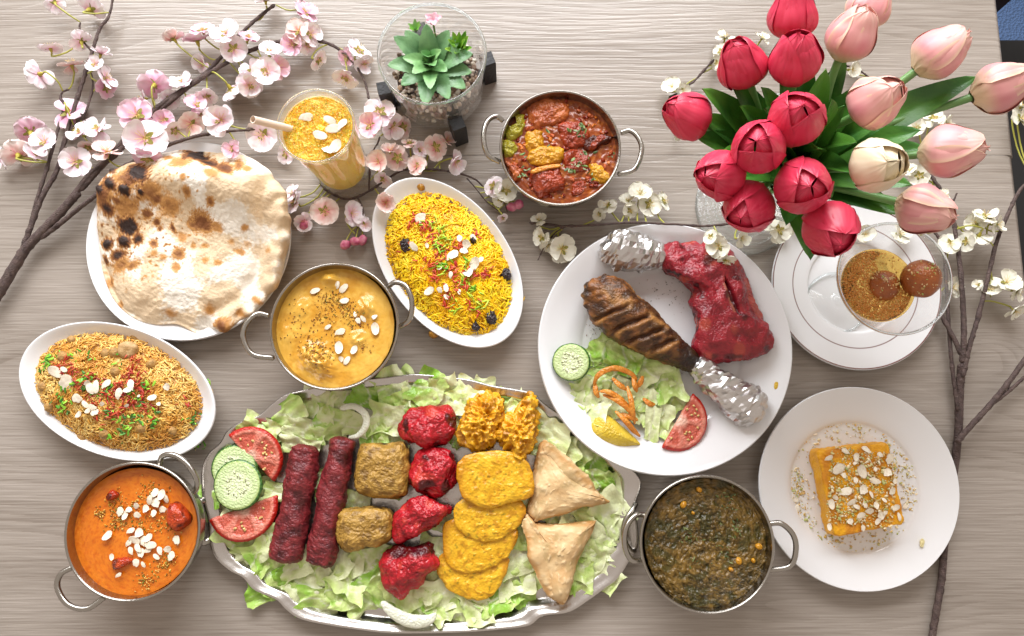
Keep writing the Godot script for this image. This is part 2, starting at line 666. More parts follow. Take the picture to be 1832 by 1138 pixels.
func build_plates():
	var white := hx("e9e9ea", 0.96)
	var p := Vector3(-0.3433, 0.018, -0.209)
	tag(obj("round_plate", lathe(Vector3(p.x, 0.0006, p.z), smooth(plate_prof(0.2164 / 2, 0.018, 0.062), 56), white, 96), M.porcelain_vc), "round white plate under the charred flatbread", "plate")
	p = Vector3(0.1572, 0.026, -0.0935)
	tag(obj("dinner_plate", lathe(Vector3(p.x, 0.0008, p.z), smooth(plate_prof(0.2605 / 2, 0.026, 0.085), 60), func(q, n):
		var r: float = Vector2(q.x - p.x, q.z - p.z).length()
		return disp(white, 0.00022 * sin(r * 2400.0) * smoothstep(0.095, 0.1, r) if n.y > 0.3 else 0.0), 128), M.porcelain_vc), "large white dinner plate holding tandoori chicken legs and salad", "plate")
	p = Vector3(0.3497, 0.018, 0.0484)
	tag(obj("round_plate", lathe(Vector3(p.x, 0.0006, p.z), smooth(plate_prof(0.2016 / 2, 0.018, 0.066), 56), white, 96), M.porcelain_vc), "round white plate under the yellow cake square", "plate")
	p = Vector3(0.3645, 0.013, -0.1599)
	var R: float = 0.1784 / 2
	tag(obj("saucer", lathe(Vector3(p.x, 0.0006, p.z), smooth(plate_prof(R, 0.013, 0.05), 300), func(q, n):
		var r: float = Vector2(q.x - p.x, q.z - p.z).length() / R
		var ring: float = maxf(1.0 - smoothstep(0.004, 0.010, absf(r - 0.990)), 1.0 - smoothstep(0.004, 0.008, absf(r - 0.745)))
		return disp(white.lerp(hx("6a2c20"), ring * (1.0 if n.y > -0.2 else 0.0)), 0), 128), M.porcelain_vc), "white saucer with thin brown rings under the stemmed dessert glass", "saucer")
	# the two oval rice dishes
	var o := [[Vector3(-0.0683, 0.02, -0.1843), 0.2066 / 2, 0.1289 / 2, 54.0, "oval white dish heaped with bright yellow rice"], [Vector3(-0.4039, 0.02, -0.0487), 0.212 / 2, 0.1306 / 2, 20.0, "oval white dish heaped with brown chickpea rice"]]
	for d in o:
		var c: Vector3 = d[0]
		tag(obj("oval_dish", lathe(Vector3(c.x, 0.0006, c.z), smooth([Vector2(0.003, 0.004), Vector2(0.45, 0.004), Vector2(0.66, 0.0065), Vector2(0.84, 0.014), Vector2(0.96, 0.0215), Vector2(0.99, 0.0225), Vector2(1.0, 0.0212), Vector2(0.985, 0.019), Vector2(0.86, 0.011), Vector2(0.66, 0.0018), Vector2(0.62, 0.0), Vector2(0.003, 0.0)], 60), white, 96, d[1], d[2], deg_to_rad(d[3])), M.porcelain_vc), d[4], "dish")


func tray_outline() -> Array:
	return [Vector2(-0.1235, -0.0641), Vector2(-0.183, -0.0578), Vector2(-0.2088, -0.0514), Vector2(-0.2339, -0.0451), Vector2(-0.249, -0.0341), Vector2(-0.2605, -0.0239), Vector2(-0.2802, -0.0164), Vector2(-0.2924, -0.0079), Vector2(-0.2991, 0.0045), Vector2(-0.3099, 0.0147), Vector2(-0.3153, 0.027), Vector2(-0.3154, 0.0437), Vector2(-0.3132, 0.0609), Vector2(-0.3068, 0.0806), Vector2(-0.3031, 0.104), Vector2(-0.2961, 0.1181), Vector2(-0.282, 0.1299), Vector2(-0.2682, 0.1368), Vector2(-0.2565, 0.1486), Vector2(-0.2344, 0.1576), Vector2(-0.224, 0.1671), Vector2(-0.2092, 0.1761), Vector2(-0.1825, 0.1818), Vector2(-0.1487, 0.1866), Vector2(-0.1244, 0.1892), Vector2(-0.0947, 0.1897), Vector2(-0.0484, 0.1887), Vector2(-0.0116, 0.186), Vector2(0.0165, 0.1824), Vector2(0.0304, 0.1734), Vector2(0.0558, 0.1698), Vector2(0.0748, 0.1592), Vector2(0.0911, 0.148), Vector2(0.1052, 0.1379), Vector2(0.1173, 0.1208), Vector2(0.126, 0.1073), Vector2(0.127, 0.0888), Vector2(0.1242, 0.0686), Vector2(0.1309, 0.0476), Vector2(0.1278, 0.0359), Vector2(0.1151, 0.0231), Vector2(0.0967, 0.0028), Vector2(0.0769, -0.0113), Vector2(0.054, -0.0227), Vector2(0.034, -0.0353), Vector2(0.022, -0.0462), Vector2(0.0023, -0.0508), Vector2(-0.0191, -0.0543), Vector2(-0.044, -0.0606), Vector2(-0.0707, -0.0641), Vector2(-0.0998, -0.0664)]


func build_tray():
	var out := tray_outline()
	var mid := Vector2.ZERO
	for q in out:
		mid += q / out.size()
	var t := thing("serving_tray", "silver scalloped tray carrying kebabs, fritters and lettuce", "tray", Vector3(mid.x, 0, mid.y))
	var P := PackedVector3Array()
	var nu := 200
	var rows := [[0.0, 0.0012, 0.0], [0.3, 0.0012, 0.0], [0.6, 0.0012, 0.0], [0.8, 0.0012, 0.25], [0.86, 0.0012, 0.4], [0.885, 0.0016, 0.55], [0.902, 0.0035, 0.7], [0.92, 0.0072, 0.85], [0.932, 0.0092, 0.92], [0.943, 0.0100, 0.97], [0.953, 0.0104, 1.0], [0.965, 0.0112, 1.0], [0.982, 0.0125, 1.0], [0.992, 0.0130, 1.0], [1.0, 0.0122, 1.0], [1.0, 0.0108, 1.0], [0.985, 0.0098, 1.0], [0.955, 0.0088, 1.0], [0.938, 0.0078, 0.92], [0.915, 0.0046, 0.8], [0.89, 0.0008, 0.6], [0.8, 0.0001, 0.25], [0.3, 0.0001, 0.0], [0.0, 0.0001, 0.0]]
	var soft := oval(Vector2.ZERO, 0.4419 / 2, 0.128, 0.0, 40)
	for r in rows:
		for i in nu:
			var q: Vector2 = loop_at(out, float(i) / nu) - mid
			# towards the floor of the tray the scallops fade into an oval
			var el: Vector2 = Vector2(q.x / 0.226, q.y / 0.131)
			var qe := Vector2(cos(el.angle()) * 0.226, sin(el.angle()) * 0.131)
			q = qe.lerp(q, r[2]) * maxf(r[0], 0.003)
			P.append(Vector3(mid.x + q.x, 0.0004 + r[1], mid.y + q.y))
	obj("dish", shape(P, nu, rows.size(), true, Color.WHITE), M.tray, t)
	# a cast handle at each end
	obj("handle", tube([Vector3(-0.3109, 0.013, 0.0614), Vector3(-0.3147, 0.017, 0.0638), Vector3(-0.3153, 0.019, 0.0773), Vector3(-0.3114, 0.019, 0.0935), Vector3(-0.3078, 0.017, 0.1019), Vector3(-0.3039, 0.013, 0.1002)], 0.0035, 0.0035, Color.WHITE, 12, 40), M.steel, t)
	obj("handle", tube([Vector3(0.1254, 0.013, 0.0642), Vector3(0.1198, 0.019, 0.0719), Vector3(0.1127, 0.02, 0.0826), Vector3(0.1117, 0.02, 0.0988), Vector3(0.118, 0.017, 0.11), Vector3(0.1231, 0.013, 0.1105)], 0.003, 0.003, Color.WHITE, 12, 40), M.steel, t)


func pot(c: Vector3, R: float, handles: Array, label: String):
	var h := c.y
	var t := thing("metal_serving_pot", label, "serving pot", Vector3(c.x, 0, c.z), "small round steel pots with two loop handles")
	var prof := [Vector2(0.0004, 0.003), Vector2(R * 0.5, 0.003), Vector2(R * 0.66, 0.006), Vector2(R * 0.82, 0.02), Vector2(R * 0.92, h * 0.62), Vector2(R * 0.955, h - 0.003), Vector2(R * 0.965, h - 0.0008), Vector2(R * 0.982, h), Vector2(R, h - 0.0012), Vector2(R * 0.995, h - 0.0035), Vector2(R * 0.968, h - 0.005), Vector2(R * 0.94, h * 0.6), Vector2(R * 0.84, 0.018), Vector2(R * 0.68, 0.004), Vector2(R * 0.6, 0.0005), Vector2(0.0004, 0.0005)]
	obj("bowl", lathe(Vector3(c.x, 0.0003, c.z), smooth(prof, 70), Color.WHITE, 96), M.steel, t)
	for hd in handles:
		obj("handle", tube(hd, 0.0027, 0.0027, Color.WHITE, 12, 48), M.steel, t)


func build_bowls():
	pot(Vector3(-0.3616, 0.055, 0.0867), 0.1298 / 2,
		[[Vector3(-0.345, 0.044, 0.0259), Vector3(-0.341, 0.047, 0.0167), Vector3(-0.3277, 0.049, 0.0161), Vector3(-0.3135, 0.05, 0.0262), Vector3(-0.3048, 0.049, 0.0417), Vector3(-0.311, 0.044, 0.0532)], [Vector3(-0.4211, 0.044, 0.1217), Vector3(-0.4305, 0.047, 0.1279), Vector3(-0.4309, 0.049, 0.1398), Vector3(-0.4194, 0.05, 0.1542), Vector3(-0.4017, 0.049, 0.1585), Vector3(-0.3877, 0.044, 0.1488)]],
		"steel pot of smooth orange curry with almond flakes")
	pot(Vector3(-0.1766, 0.055, -0.1106), 0.1287 / 2,
		[[Vector3(-0.2448, 0.044, -0.1225), Vector3(-0.2562, 0.047, -0.1238), Vector3(-0.2662, 0.049, -0.1127), Vector3(-0.2673, 0.05, -0.0984), Vector3(-0.2579, 0.049, -0.0829), Vector3(-0.237, 0.044, -0.0795)], [Vector3(-0.126, 0.044, -0.1524), Vector3(-0.1177, 0.047, -0.1564), Vector3(-0.1065, 0.049, -0.1514), Vector3(-0.1004, 0.05, -0.1352), Vector3(-0.103, 0.049, -0.1172), Vector3(-0.1148, 0.044, -0.1106)]],
		"steel pot of yellow creamy curry beside the flatbread")
	pot(Vector3(0.0498, 0.055, -0.297), 0.1256 / 2,
		[[Vector3(-0.0088, 0.044, -0.3298), Vector3(-0.017, 0.047, -0.3341), Vector3(-0.0263, 0.049, -0.3264), Vector3(-0.0296, 0.05, -0.3088), Vector3(-0.0249, 0.049, -0.2909), Vector3(-0.0117, 0.044, -0.2843)], [Vector3(0.1138, 0.044, -0.3168), Vector3(0.1233, 0.047, -0.318), Vector3(0.1315, 0.049, -0.3092), Vector3(0.1344, 0.05, -0.2947), Vector3(0.1266, 0.049, -0.2751), Vector3(0.1093, 0.044, -0.2715)]],
		"steel pot of red pepper and chicken stew beside the glass planter")
	pot(Vector3(0.1854, 0.055, 0.0985), 0.1284 / 2,
		[[Vector3(0.1288, 0.044, 0.0727), Vector3(0.1186, 0.047, 0.0735), Vector3(0.1094, 0.049, 0.0848), Vector3(0.1078, 0.05, 0.1012), Vector3(0.114, 0.049, 0.1142), Vector3(0.1271, 0.044, 0.115)], [Vector3(0.2486, 0.044, 0.0811), Vector3(0.2594, 0.047, 0.0808), Vector3(0.2694, 0.049, 0.091), Vector3(0.2709, 0.05, 0.1053), Vector3(0.2645, 0.049, 0.1199), Vector3(0.2452, 0.044, 0.1243)]],
		"steel pot of dark green spinach curry below the dinner plate")
	# what is in them
	var c := Vector3(-0.3647, 0.044, 0.0885)
	var R: float = 0.1209 / 2
	var o := obj("orange_curry", pillow(oval(Vector2(c.x, c.z), R, R), 0.0425, 0.0012, 0.03, func(p, n):
		var k: float = clampf(0.5 + 0.7 * FB(p, 25.0) + 0.35 * N(p, 160.0), 0, 1)
		return disp(hx("cc6a14").lerp(hx("dd7f22"), k).lerp(hx("b84e10"), smoothstep(0.25, 0.5, N(p, 300.0, 2)) * 0.5), 0.0003 * N(p, 60.0) + 0.00012 * N(p, 220.0)), 120, 60, 9.0), M.sauce)
	tag(o, "smooth orange curry filling the lower left steel pot", "curry")
	var cs := [hx("b87c1c"), hx("d9a13c"), hx("8f5a14"), hx("e0b25a"), hx("7d7a22")]
	var sp := []
	for q in [[-0.3856, 0.0643, 18], [-0.3668, 0.0616, 22], [-0.3486, 0.051, 18], [-0.3793, 0.0748, 20], [-0.3569, 0.0853, 20], [-0.3384, 0.0801, 18], [-0.338, 0.1217, 16], [-0.3493, 0.1356, 14], [-0.3814, 0.0827, 14], [-0.3306, 0.1139, 12], [-0.3985, 0.0722, 8], [-0.3535, 0.059, 20]]:
		for i in 55:
			var d: Vector2 = Vector2(rng.randfn(), rng.randfn()) * q[2] * 0.00034
			sp.append(crumb(Vector3(q[0] + d.x, 0.0441, q[1] + d.y), 0.0011, cs))
	crumbs("spice_crumbs", "golden nut crumbs sprinkled over the orange curry", sp)
	for q in [[-0.3798, 0.0699, 9, 0.3], [-0.3736, 0.073, 8, 1.2], [-0.3697, 0.0683, 7, 2], [-0.3645, 0.0646, 7, 0.2], [-0.3611, 0.0736, 7, 1.9], [-0.3476, 0.052, 8, 0.2], [-0.3394, 0.0535, 9, 1.1], [-0.3509, 0.0588, 8, 0.8], [-0.3437, 0.0609, 10, 2.6], [-0.3535, 0.0673, 7, 1.5], [-0.3467, 0.0715, 7, 0.5], [-0.3372, 0.0683, 7, 2.2], [-0.3353, 0.0578, 7, 1.4], [-0.3888, 0.0919, 9, 0.6], [-0.3676, 0.0877, 8, 0.2], [-0.3588, 0.0903, 10, 1.3], [-0.3626, 0.096, 9, 2.4], [-0.3549, 0.0981, 9, 0.9], [-0.3588, 0.1033, 8, 2.1], [-0.3683, 0.0991, 8, 0.5], [-0.3651, 0.1059, 7, 1.8], [-0.3494, 0.094, 8, 0.7], [-0.3462, 0.1007, 8, 2.9], [-0.3568, 0.109, 8, 1.1], [-0.3495, 0.1059, 7, 0.3], [-0.3372, 0.1059, 8, 1.8], [-0.3303, 0.1049, 7, 0.4], [-0.3277, 0.1111, 10, 0.1], [-0.3405, 0.1116, 7, 2.2], [-0.3228, 0.0971, 8, 1.3], [-0.321, 0.0991, 6, 0.2], [-0.3599, 0.1178, 7, 0.8], [-0.3523, 0.1188, 5, 1.8], [-0.375, 0.1285, 6, 0.5], [-0.3828, 0.1116, 6, 1.5]]:
		flake(Vector3(q[0], 0.0458 + rng.randf() * 0.0018, q[1]), q[2] * 0.00074, q[3], "thin cream almond flake floating on the orange curry", "almond flakes on the orange curry")
	var ch := [[[Vector2(-0.3321, 0.0641), Vector2(-0.3237, 0.0609), Vector2(-0.3105, 0.072), Vector2(-0.3115, 0.0809), Vector2(-0.3234, 0.0882), Vector2(-0.3314, 0.0814)], 0.012, "roasted red chicken chunk at the right in the orange curry"], [[Vector2(-0.3935, 0.0551), Vector2(-0.3886, 0.0488), Vector2(-0.3812, 0.053), Vector2(-0.3852, 0.0572), Vector2(-0.3909, 0.0599)], 0.007, "small charred red chunk at the top of the orange curry"], [[Vector2(-0.3831, 0.1152), Vector2(-0.3715, 0.1121), Vector2(-0.3633, 0.1147), Vector2(-0.3693, 0.1198), Vector2(-0.3807, 0.1239)], 0.007, "small red chunk at the bottom of the orange curry"]]
	for q in ch:
		tag(obj("chicken_chunk", pillow(q[0], 0.043, q[1], 0.008, func(p, n):
			var b: float = smoothstep(0.1, 0.45, N(p, 90.0, 4))
			return disp(hx("c24a1c").lerp(hx("a02a14"), clampf(0.5 + FB(p, 60.0), 0, 1)).lerp(hx("3a1208"), b * 0.8), 0.0012 * FB(p, 80.0) + 0.0004 * N(p, 400.0)), 40, 14, 3.4), M.juicy), q[2], "chicken chunk")

	# yellow creamy curry
	c = Vector3(-0.18, 0.044, -0.1111)
	R = 0.1227 / 2
	var lumps := [[-0.1971, -0.08, 30, 7], [-0.1872, -0.0688, 22, 5], [-0.185, -0.1597, 18, 5], [-0.1472, -0.1298, 22, 4], [-0.212, -0.1281, 26, 2], [-0.1547, -0.0997, 18, 3], [-0.2221, -0.1025, 26, 2]]
	o = obj("yellow_curry", pillow(oval(Vector2(c.x, c.z), R, R), 0.0425, 0.0012, 0.03, func(p, n):
		var up := 0.0
		for q in lumps:
			up += q[3] * 0.0013 * exp(-(Vector2(p.x, p.z) - Vector2(q[0], q[1])).length_squared() / pow(q[2] * 0.00042, 2))
		if n.y < 0.5:
			up = 0.0
		var k: float = clampf(0.5 + 0.6 * FB(p, 30.0) + 0.3 * N(p, 200.0), 0, 1)
		var oil: float = smoothstep(0.12, 0.42, N(p, 38.0, 9) + 0.35 * N(p, 160.0, 19)) * 0.65
		return disp(hx("d39c34").lerp(hx("e2b453"), k).lerp(hx("c08018"), oil * 0.8), up * (1.0 + 0.7 * FB(p, 130.0)) + 0.0004 * N(p, 70.0) + 0.0002 * N(p, 240.0)), 120, 64, 9.0), M.sauce)
	tag(o, "creamy yellow curry filling the steel pot beside the flatbread", "curry")
	sp = []
	for q in [[-0.1786, -0.134, 22, 120], [-0.1902, -0.1397, 16, 60], [-0.1922, -0.1197, 16, 50], [-0.1642, -0.1254, 18, 80], [-0.1994, -0.0885, 22, 130], [-0.1906, -0.0801, 18, 90], [-0.2084, -0.1026, 30, 40], [-0.1831, -0.1026, 25, 40], [-0.1463, -0.0913, 12, 20], [-0.2178, -0.1254, 25, 25], [-0.1554, -0.114, 14, 30]]:
		for i in int(q[3]):
			var d: Vector2 = Vector2(rng.randfn(), rng.randfn()) * q[2] * 0.00032
			var up := 0.0
			for l in lumps:
				up += l[3] * 0.0013 * exp(-(Vector2(q[0], q[1]) + d - Vector2(l[0], l[1])).length_squared() / pow(l[2] * 0.00042, 2))
			sp.append(crumb(Vector3(q[0] + d.x, 0.0441 + up, q[1] + d.y), 0.00095, [hx("8f5a14"), hx("b0741c"), hx("d9b04c"), hx("6f6a1c"), hx("7a3f10")]))
	crumbs("spice_crumbs", "brown nut crumbs sprinkled over the creamy yellow curry", sp)
	for q in [[-0.1996, -0.148, 9, 0.1], [-0.1708, -0.1503, 10, 0.5], [-0.1772, -0.1538, 7, 0.9], [-0.1693, -0.1376, 8, 0.1], [-0.1551, -0.1165, 8, 1.2], [-0.1495, -0.1194, 7, 2], [-0.1395, -0.1216, 8, 0.4], [-0.1374, -0.1091, 12, 1.5], [-0.1727, -0.1057, 11, 0.2], [-0.158, -0.0877, 9, 0.9], [-0.1732, -0.0899, 11, 1.4], [-0.1649, -0.077, 8, 0.7], [-0.17, -0.0782, 6, 2], [-0.1581, -0.1239, 6, 1.3], [-0.1852, -0.1108, 6, 0.3]]:
		flake(Vector3(q[0], 0.0455, q[1]), q[2] * 0.00066, q[3], "cream almond flake half sunk in the creamy yellow curry", "almond flakes on the yellow curry", 1.0, 0.15)

	# spinach curry
	c = Vector3(0.1894, 0.042, 0.0997)
	R = 0.122 / 2
	o = obj("spinach_curry", pillow(oval(Vector2(c.x, c.z), R, R), 0.0405, 0.0018, 0.03, func(p, n):
		var a: float = FB(p, 90.0)
		var b: float = N(p, 330.0, 3)
		var rib: float = 1.0 - absf(N(p, 120.0, 6)) * 2.0
		var k: float = clampf(0.45 + 0.6 * a + 0.35 * b, 0, 1)
		var leaf: float = smoothstep(0.15, 0.45, N(p, 80.0, 8) + 0.5 * FB(p, 20.0, 3))
		k = clampf(k + 0.5 * FB(p, 18.0, 5), 0, 1)
		return disp(hx("3f3210").lerp(hx("8a6a2c"), k).lerp(hx("343812"), leaf * 0.6), (0.0022 * a + 0.0008 * b + 0.0011 * maxf(rib, 0.0)) * smoothstep(0.2, 0.7, n.y)), 170, 90, 9.0), M.juicy)
	tag(o, "chunky dark green spinach curry in the lower right steel pot", "curry")
	sp = []
	for q in [[0.208, 0.059, 24], [0.2133, 0.0606, 20], [0.1747, 0.0921, 20], [0.1682, 0.0916, 16], [0.201, 0.1077, 26], [0.2061, 0.1139, 20], [0.2117, 0.0837, 18], [0.1712, 0.1139, 14], [0.2158, 0.0879, 12]]:
		for i in 9:
			var d: Vector2 = Vector2(rng.randfn(), rng.randfn()) * q[2] * 0.00028
			sp.append(shred(Vector3(q[0] + d.x, 0.0445, q[1] + d.y), 0.0045, [hx("4d5a24"), hx("6b7540"), hx("3a4a1c"), hx("7d8450")]))
	tag(obj("chopped_herbs", scatter(shred_mesh(), sp), M.grainy), "chopped green herbs strewn on the spinach curry", "", "", "stuff")
	for q in [[0.1823, 0.0489, 5], [0.1665, 0.0632, 6], [0.2378, 0.1025, 6], [0.2178, 0.116, 6], [0.2317, 0.1155, 4], [0.2099, 0.1237, 4], [0.1755, 0.0711, 3]]:
		tag(obj("lentil", pillow(oval(Vector2(q[0], q[1]), q[2] * 0.00062, q[2] * 0.0005, q[0] * 900.0), 0.0435, 0.0022, 0.001, func(p, n): return disp(hx("dba32c").lerp(hx("c07c18"), 0.5 + 0.5 * N(p, 500.0)), 0.0002 * N(p, 700.0)), 18, 8), M.juicy), "yellow split lentil lying in the spinach curry", "lentil", "yellow lentils in the spinach curry")
	pepper_stew()


func shred_mesh() -> Dictionary:
	return pillow(oval(Vector2.ZERO, 1.0, 0.32, 0, 8, 0.2), 0, 0.09, 0.05, Color.WHITE, 8, 3, 3.0)


func shred(at: Vector3, size: float, cs: Array) -> Array:
	var k := size * rng.randf_range(0.4, 1.0) * 0.5
	var c: Color = cs[rng.randi() % cs.size()]
	return [turned(Vector3(rng.randfn() * 0.3, 1, rng.randfn() * 0.3), rng.randf() * TAU, Vector3(k, k, k * rng.randf_range(0.8, 1.6)), at), c * rng.randf_range(0.8, 1.15)]


func pepper_stew():
	var c := Vector3(0.051, 0.041, -0.2995)
	var R: float = 0.1197 / 2
	var o := obj("tomato_sauce", pillow(oval(Vector2(c.x, c.z), R, R), 0.0412, 0.0015, 0.03, func(p, n):
		var k: float = clampf(0.5 + 0.8 * FB(p, 45.0), 0, 1)
		return disp(hx("6a2a10").lerp(hx("97481c"), k).lerp(hx("b86a2a"), smoothstep(0.2, 0.5, N(p, 130.0, 2)) * 0.6), (0.0012 * FB(p, 60.0) + 0.0006 * N(p, 220.0)) * smoothstep(0.2, 0.7, n.y)), 130, 60, 9.0), M.sauce)
	tag(o, "glossy red brown sauce in the pot beside the planter", "sauce")
	# chunks: outline, height, two colours, char, label
	var red := [hx("a03c18"), hx("7c2810")]
	var org := [hx("b8622a"), hx("8f3c18")]
	var grn := [hx("a89c28"), hx("86801c")]
	var yel := [hx("d29a1e"), hx("b87a14")]
	var list := [
		[[Vector2(0.0164, -0.3501), Vector2(0.0346, -0.3563), Vector2(0.0574, -0.3526), Vector2(0.0602, -0.3346), Vector2(0.0402, -0.3241), Vector2(0.0187, -0.3253)], 0.009, org, 0.1, "big soft tomato piece at the top of the red stew", "tomato piece"],
		[[Vector2(-0.0076, -0.3204), Vector2(0.0023, -0.3216), Vector2(0.0105, -0.3346), Vector2(0.007, -0.3377), Vector2(0.0029, -0.3377), Vector2(0.0129, -0.3371), Vector2(0.014, -0.3253), Vector2(0.0081, -0.3131), Vector2(-0.0046, -0.3088)], 0.01, grn, 0.05, "curled green pepper strip at the upper left of the red stew", "pepper piece"],
		[[Vector2(-0.0093, -0.3069), Vector2(-0.0006, -0.3094), Vector2(0.0058, -0.3027), Vector2(0.0023, -0.2935), Vector2(-0.0064, -0.2905), Vector2(-0.0099, -0.2978)], 0.009, grn, 0.0, "round green pepper piece at the left edge of the red stew", "pepper piece"],
		[[Vector2(0.0151, -0.318), Vector2(0.0314, -0.3192), Vector2(0.0325, -0.2996), Vector2(0.0197, -0.2947), Vector2(0.0139, -0.3057)], 0.010, yel, 0.0, "yellow pepper piece left of the middle of the red stew", "pepper piece"],
		[[Vector2(0.0168, -0.2947), Vector2(0.0325, -0.3021), Vector2(0.0534, -0.2996), Vector2(0.055, -0.2875), Vector2(0.0399, -0.279), Vector2(0.0197, -0.2826)], 0.012, yel, 0.05, "broad yellow pepper piece in the middle of the red stew", "pepper piece"],
		[[Vector2(0.0478, -0.3266), Vector2(0.0665, -0.3303), Vector2(0.0792, -0.3204), Vector2(0.0825, -0.3069), Vector2(0.0661, -0.2996), Vector2(0.0517, -0.3069)], 0.011, red, 0.15, "red tomato lump under the herbs in the stew", "tomato piece"],
		[[Vector2(0.075, -0.31), Vector2(0.0896, -0.3143), Vector2(0.1064, -0.3131), Vector2(0.104, -0.3082), Vector2(0.0923, -0.3021), Vector2(0.0847, -0.2972), Vector2(0.0743, -0.2996)], 0.012, red, 0.8, "blackened onion tip at the right of the red stew", "onion piece"],
		[[Vector2(0.0196, -0.2754), Vector2(0.0486, -0.2814), Vector2(0.0519, -0.273), Vector2(0.0558, -0.2573), Vector2(0.0425, -0.2519), Vector2(0.0264, -0.2478)], 0.016, red, 0.25, "red chicken chunk with a cut orange top in the stew", "chicken chunk"],
		[[Vector2(-0.0069, -0.2862), Vector2(0.0023, -0.2826), Vector2(0.0115, -0.2766), Vector2(0.0104, -0.2657), Vector2(0.0035, -0.2633), Vector2(-0.0029, -0.2766)], 0.010, org, 0.1, "orange red chunk at the lower left of the stew", "chicken chunk"],
		[[Vector2(0.0844, -0.2838), Vector2(0.0948, -0.2802), Vector2(0.1015, -0.2693), Vector2(0.0932, -0.2609), Vector2(0.0841, -0.2657), Vector2(0.0803, -0.2766)], 0.009, yel, 0.1, "yellow pepper corner at the lower right of the stew", "pepper piece"],
		[[Vector2(0.0633, -0.2633), Vector2(0.0749, -0.2669), Vector2(0.0788, -0.2597), Vector2(0.0724, -0.2507), Vector2(0.062, -0.2513)], 0.007, red, 0.1, "small red tomato round at the bottom of the stew", "tomato piece"],
		[[Vector2(0.0545, -0.296), Vector2(0.0719, -0.2996), Vector2(0.0822, -0.2911), Vector2(0.0762, -0.2766), Vector2(0.06, -0.2742), Vector2(0.0532, -0.2826)], 0.009, red, 0.2, "dark red chunk right of the middle of the stew", "tomato piece"]]
	var s := 0.0
	for q in list:
		s += 1.7
		var sd := s
		var col: Array = q[2]
		var burn: float = q[3]
		tag(obj(q[5].replace(" ", "_"), pillow(q[0], 0.040, q[1] * 0.72, 0.006, func(p, n):
			var k: float = clampf(0.5 + 0.9 * FB(p, 70.0, sd), 0, 1)
			var b: float = smoothstep(0.45 - burn, 0.6 - burn * 0.7, N(p, 80.0, sd)) * burn
			return disp((col[0] as Color).lerp(col[1], k).lerp(hx("24100a"), b), 0.0022 * FB(p, 60.0, sd) + 0.0010 * N(p, 150.0, sd + 3.0) + 0.0005 * N(p, 380.0, sd)), 64, 22, 4.2), M.juicy), q[4], q[5])
	# loose pulp between the chunks
	var pulp := []
	for i in 170:
		var a := rng.randf() * TAU
		var r := R * 0.9 * sqrt(rng.randf())
		var w: float = 0.0022 * rng.randf_range(0.5, 1.5)
		pulp.append([turned(Vector3(rng.randfn() * 0.4, 1, rng.randfn() * 0.4), rng.randf() * TAU, Vector3(w * rng.randf_range(0.8, 1.8), w * 0.7, w), Vector3(c.x + cos(a) * r, 0.0426, c.z + sin(a) * r)), [hx("a8481a"), hx("c06a22"), hx("8a2a0c"), hx("b85a30"), hx("7a1f0a")][rng.randi() % 5]])
	tag(obj("tomato_pulp", scatter(pillow(oval(Vector2.ZERO, 1, 0.8, 0, 9, 0.2), 0, 0.7, 0.5, func(p, n): return disp(Color.WHITE, 0.2 * N(p, 1.5)), 14, 6), pulp), M.juicy), "soft tomato pulp between the chunks of the red stew", "", "", "stuff")
	tag(obj("chicken_slice", pillow([Vector2(0.0189, -0.2727), Vector2(0.0282, -0.2769), Vector2(0.0397, -0.2793), Vector2(0.0489, -0.2799), Vector2(0.05, -0.2769), Vector2(0.0396, -0.2745), Vector2(0.0298, -0.2715), Vector2(0.0212, -0.2697)], 0.0508, 0.0022, 0.002, func(p, n): return disp(hx("dc9430").lerp(hx("c8782a"), clampf(0.5 + FB(p, 150.0), 0, 1)), 0.0005 * FB(p, 160.0)), 40, 12, 3.5), M.juicy), "orange cut slice of chicken lying on the red chunk in the stew", "chicken slice")
	var sp := []
	for q in [[0.068, -0.3196, 14, 9], [0.0719, -0.3134, 14, 9], [0.0745, -0.2873, 14, 9], [0.0657, -0.2807, 12, 7], [0.0399, -0.2988, 5, 2], [0.0138, -0.2722, 9, 5], [0.0115, -0.2662, 7, 4], [0.0553, -0.2734, 9, 5], [0.1034, -0.2897, 6, 3], [0.0389, -0.3134, 8, 3], [0.0127, -0.2903, 7, 3], [0.0789, -0.2746, 9, 4], [0.0839, -0.2638, 5, 2]]:
		for i in int(q[3]):
			var d: Vector2 = Vector2(rng.randfn(), rng.randfn()) * q[2] * 0.0003
			sp.append(shred(Vector3(q[0] + d.x, 0.0525 + rng.randf() * 0.001, q[1] + d.y), 0.006, [hx("4f6a2c"), hx("6f8a4a"), hx("3a5220"), hx("88966a")]))
	tag(obj("chopped_herbs", scatter(shred_mesh(), sp), M.grainy), "chopped green coriander strewn on the red stew", "", "", "stuff")


# ---------------------------------------------------------------- flatbread and rice

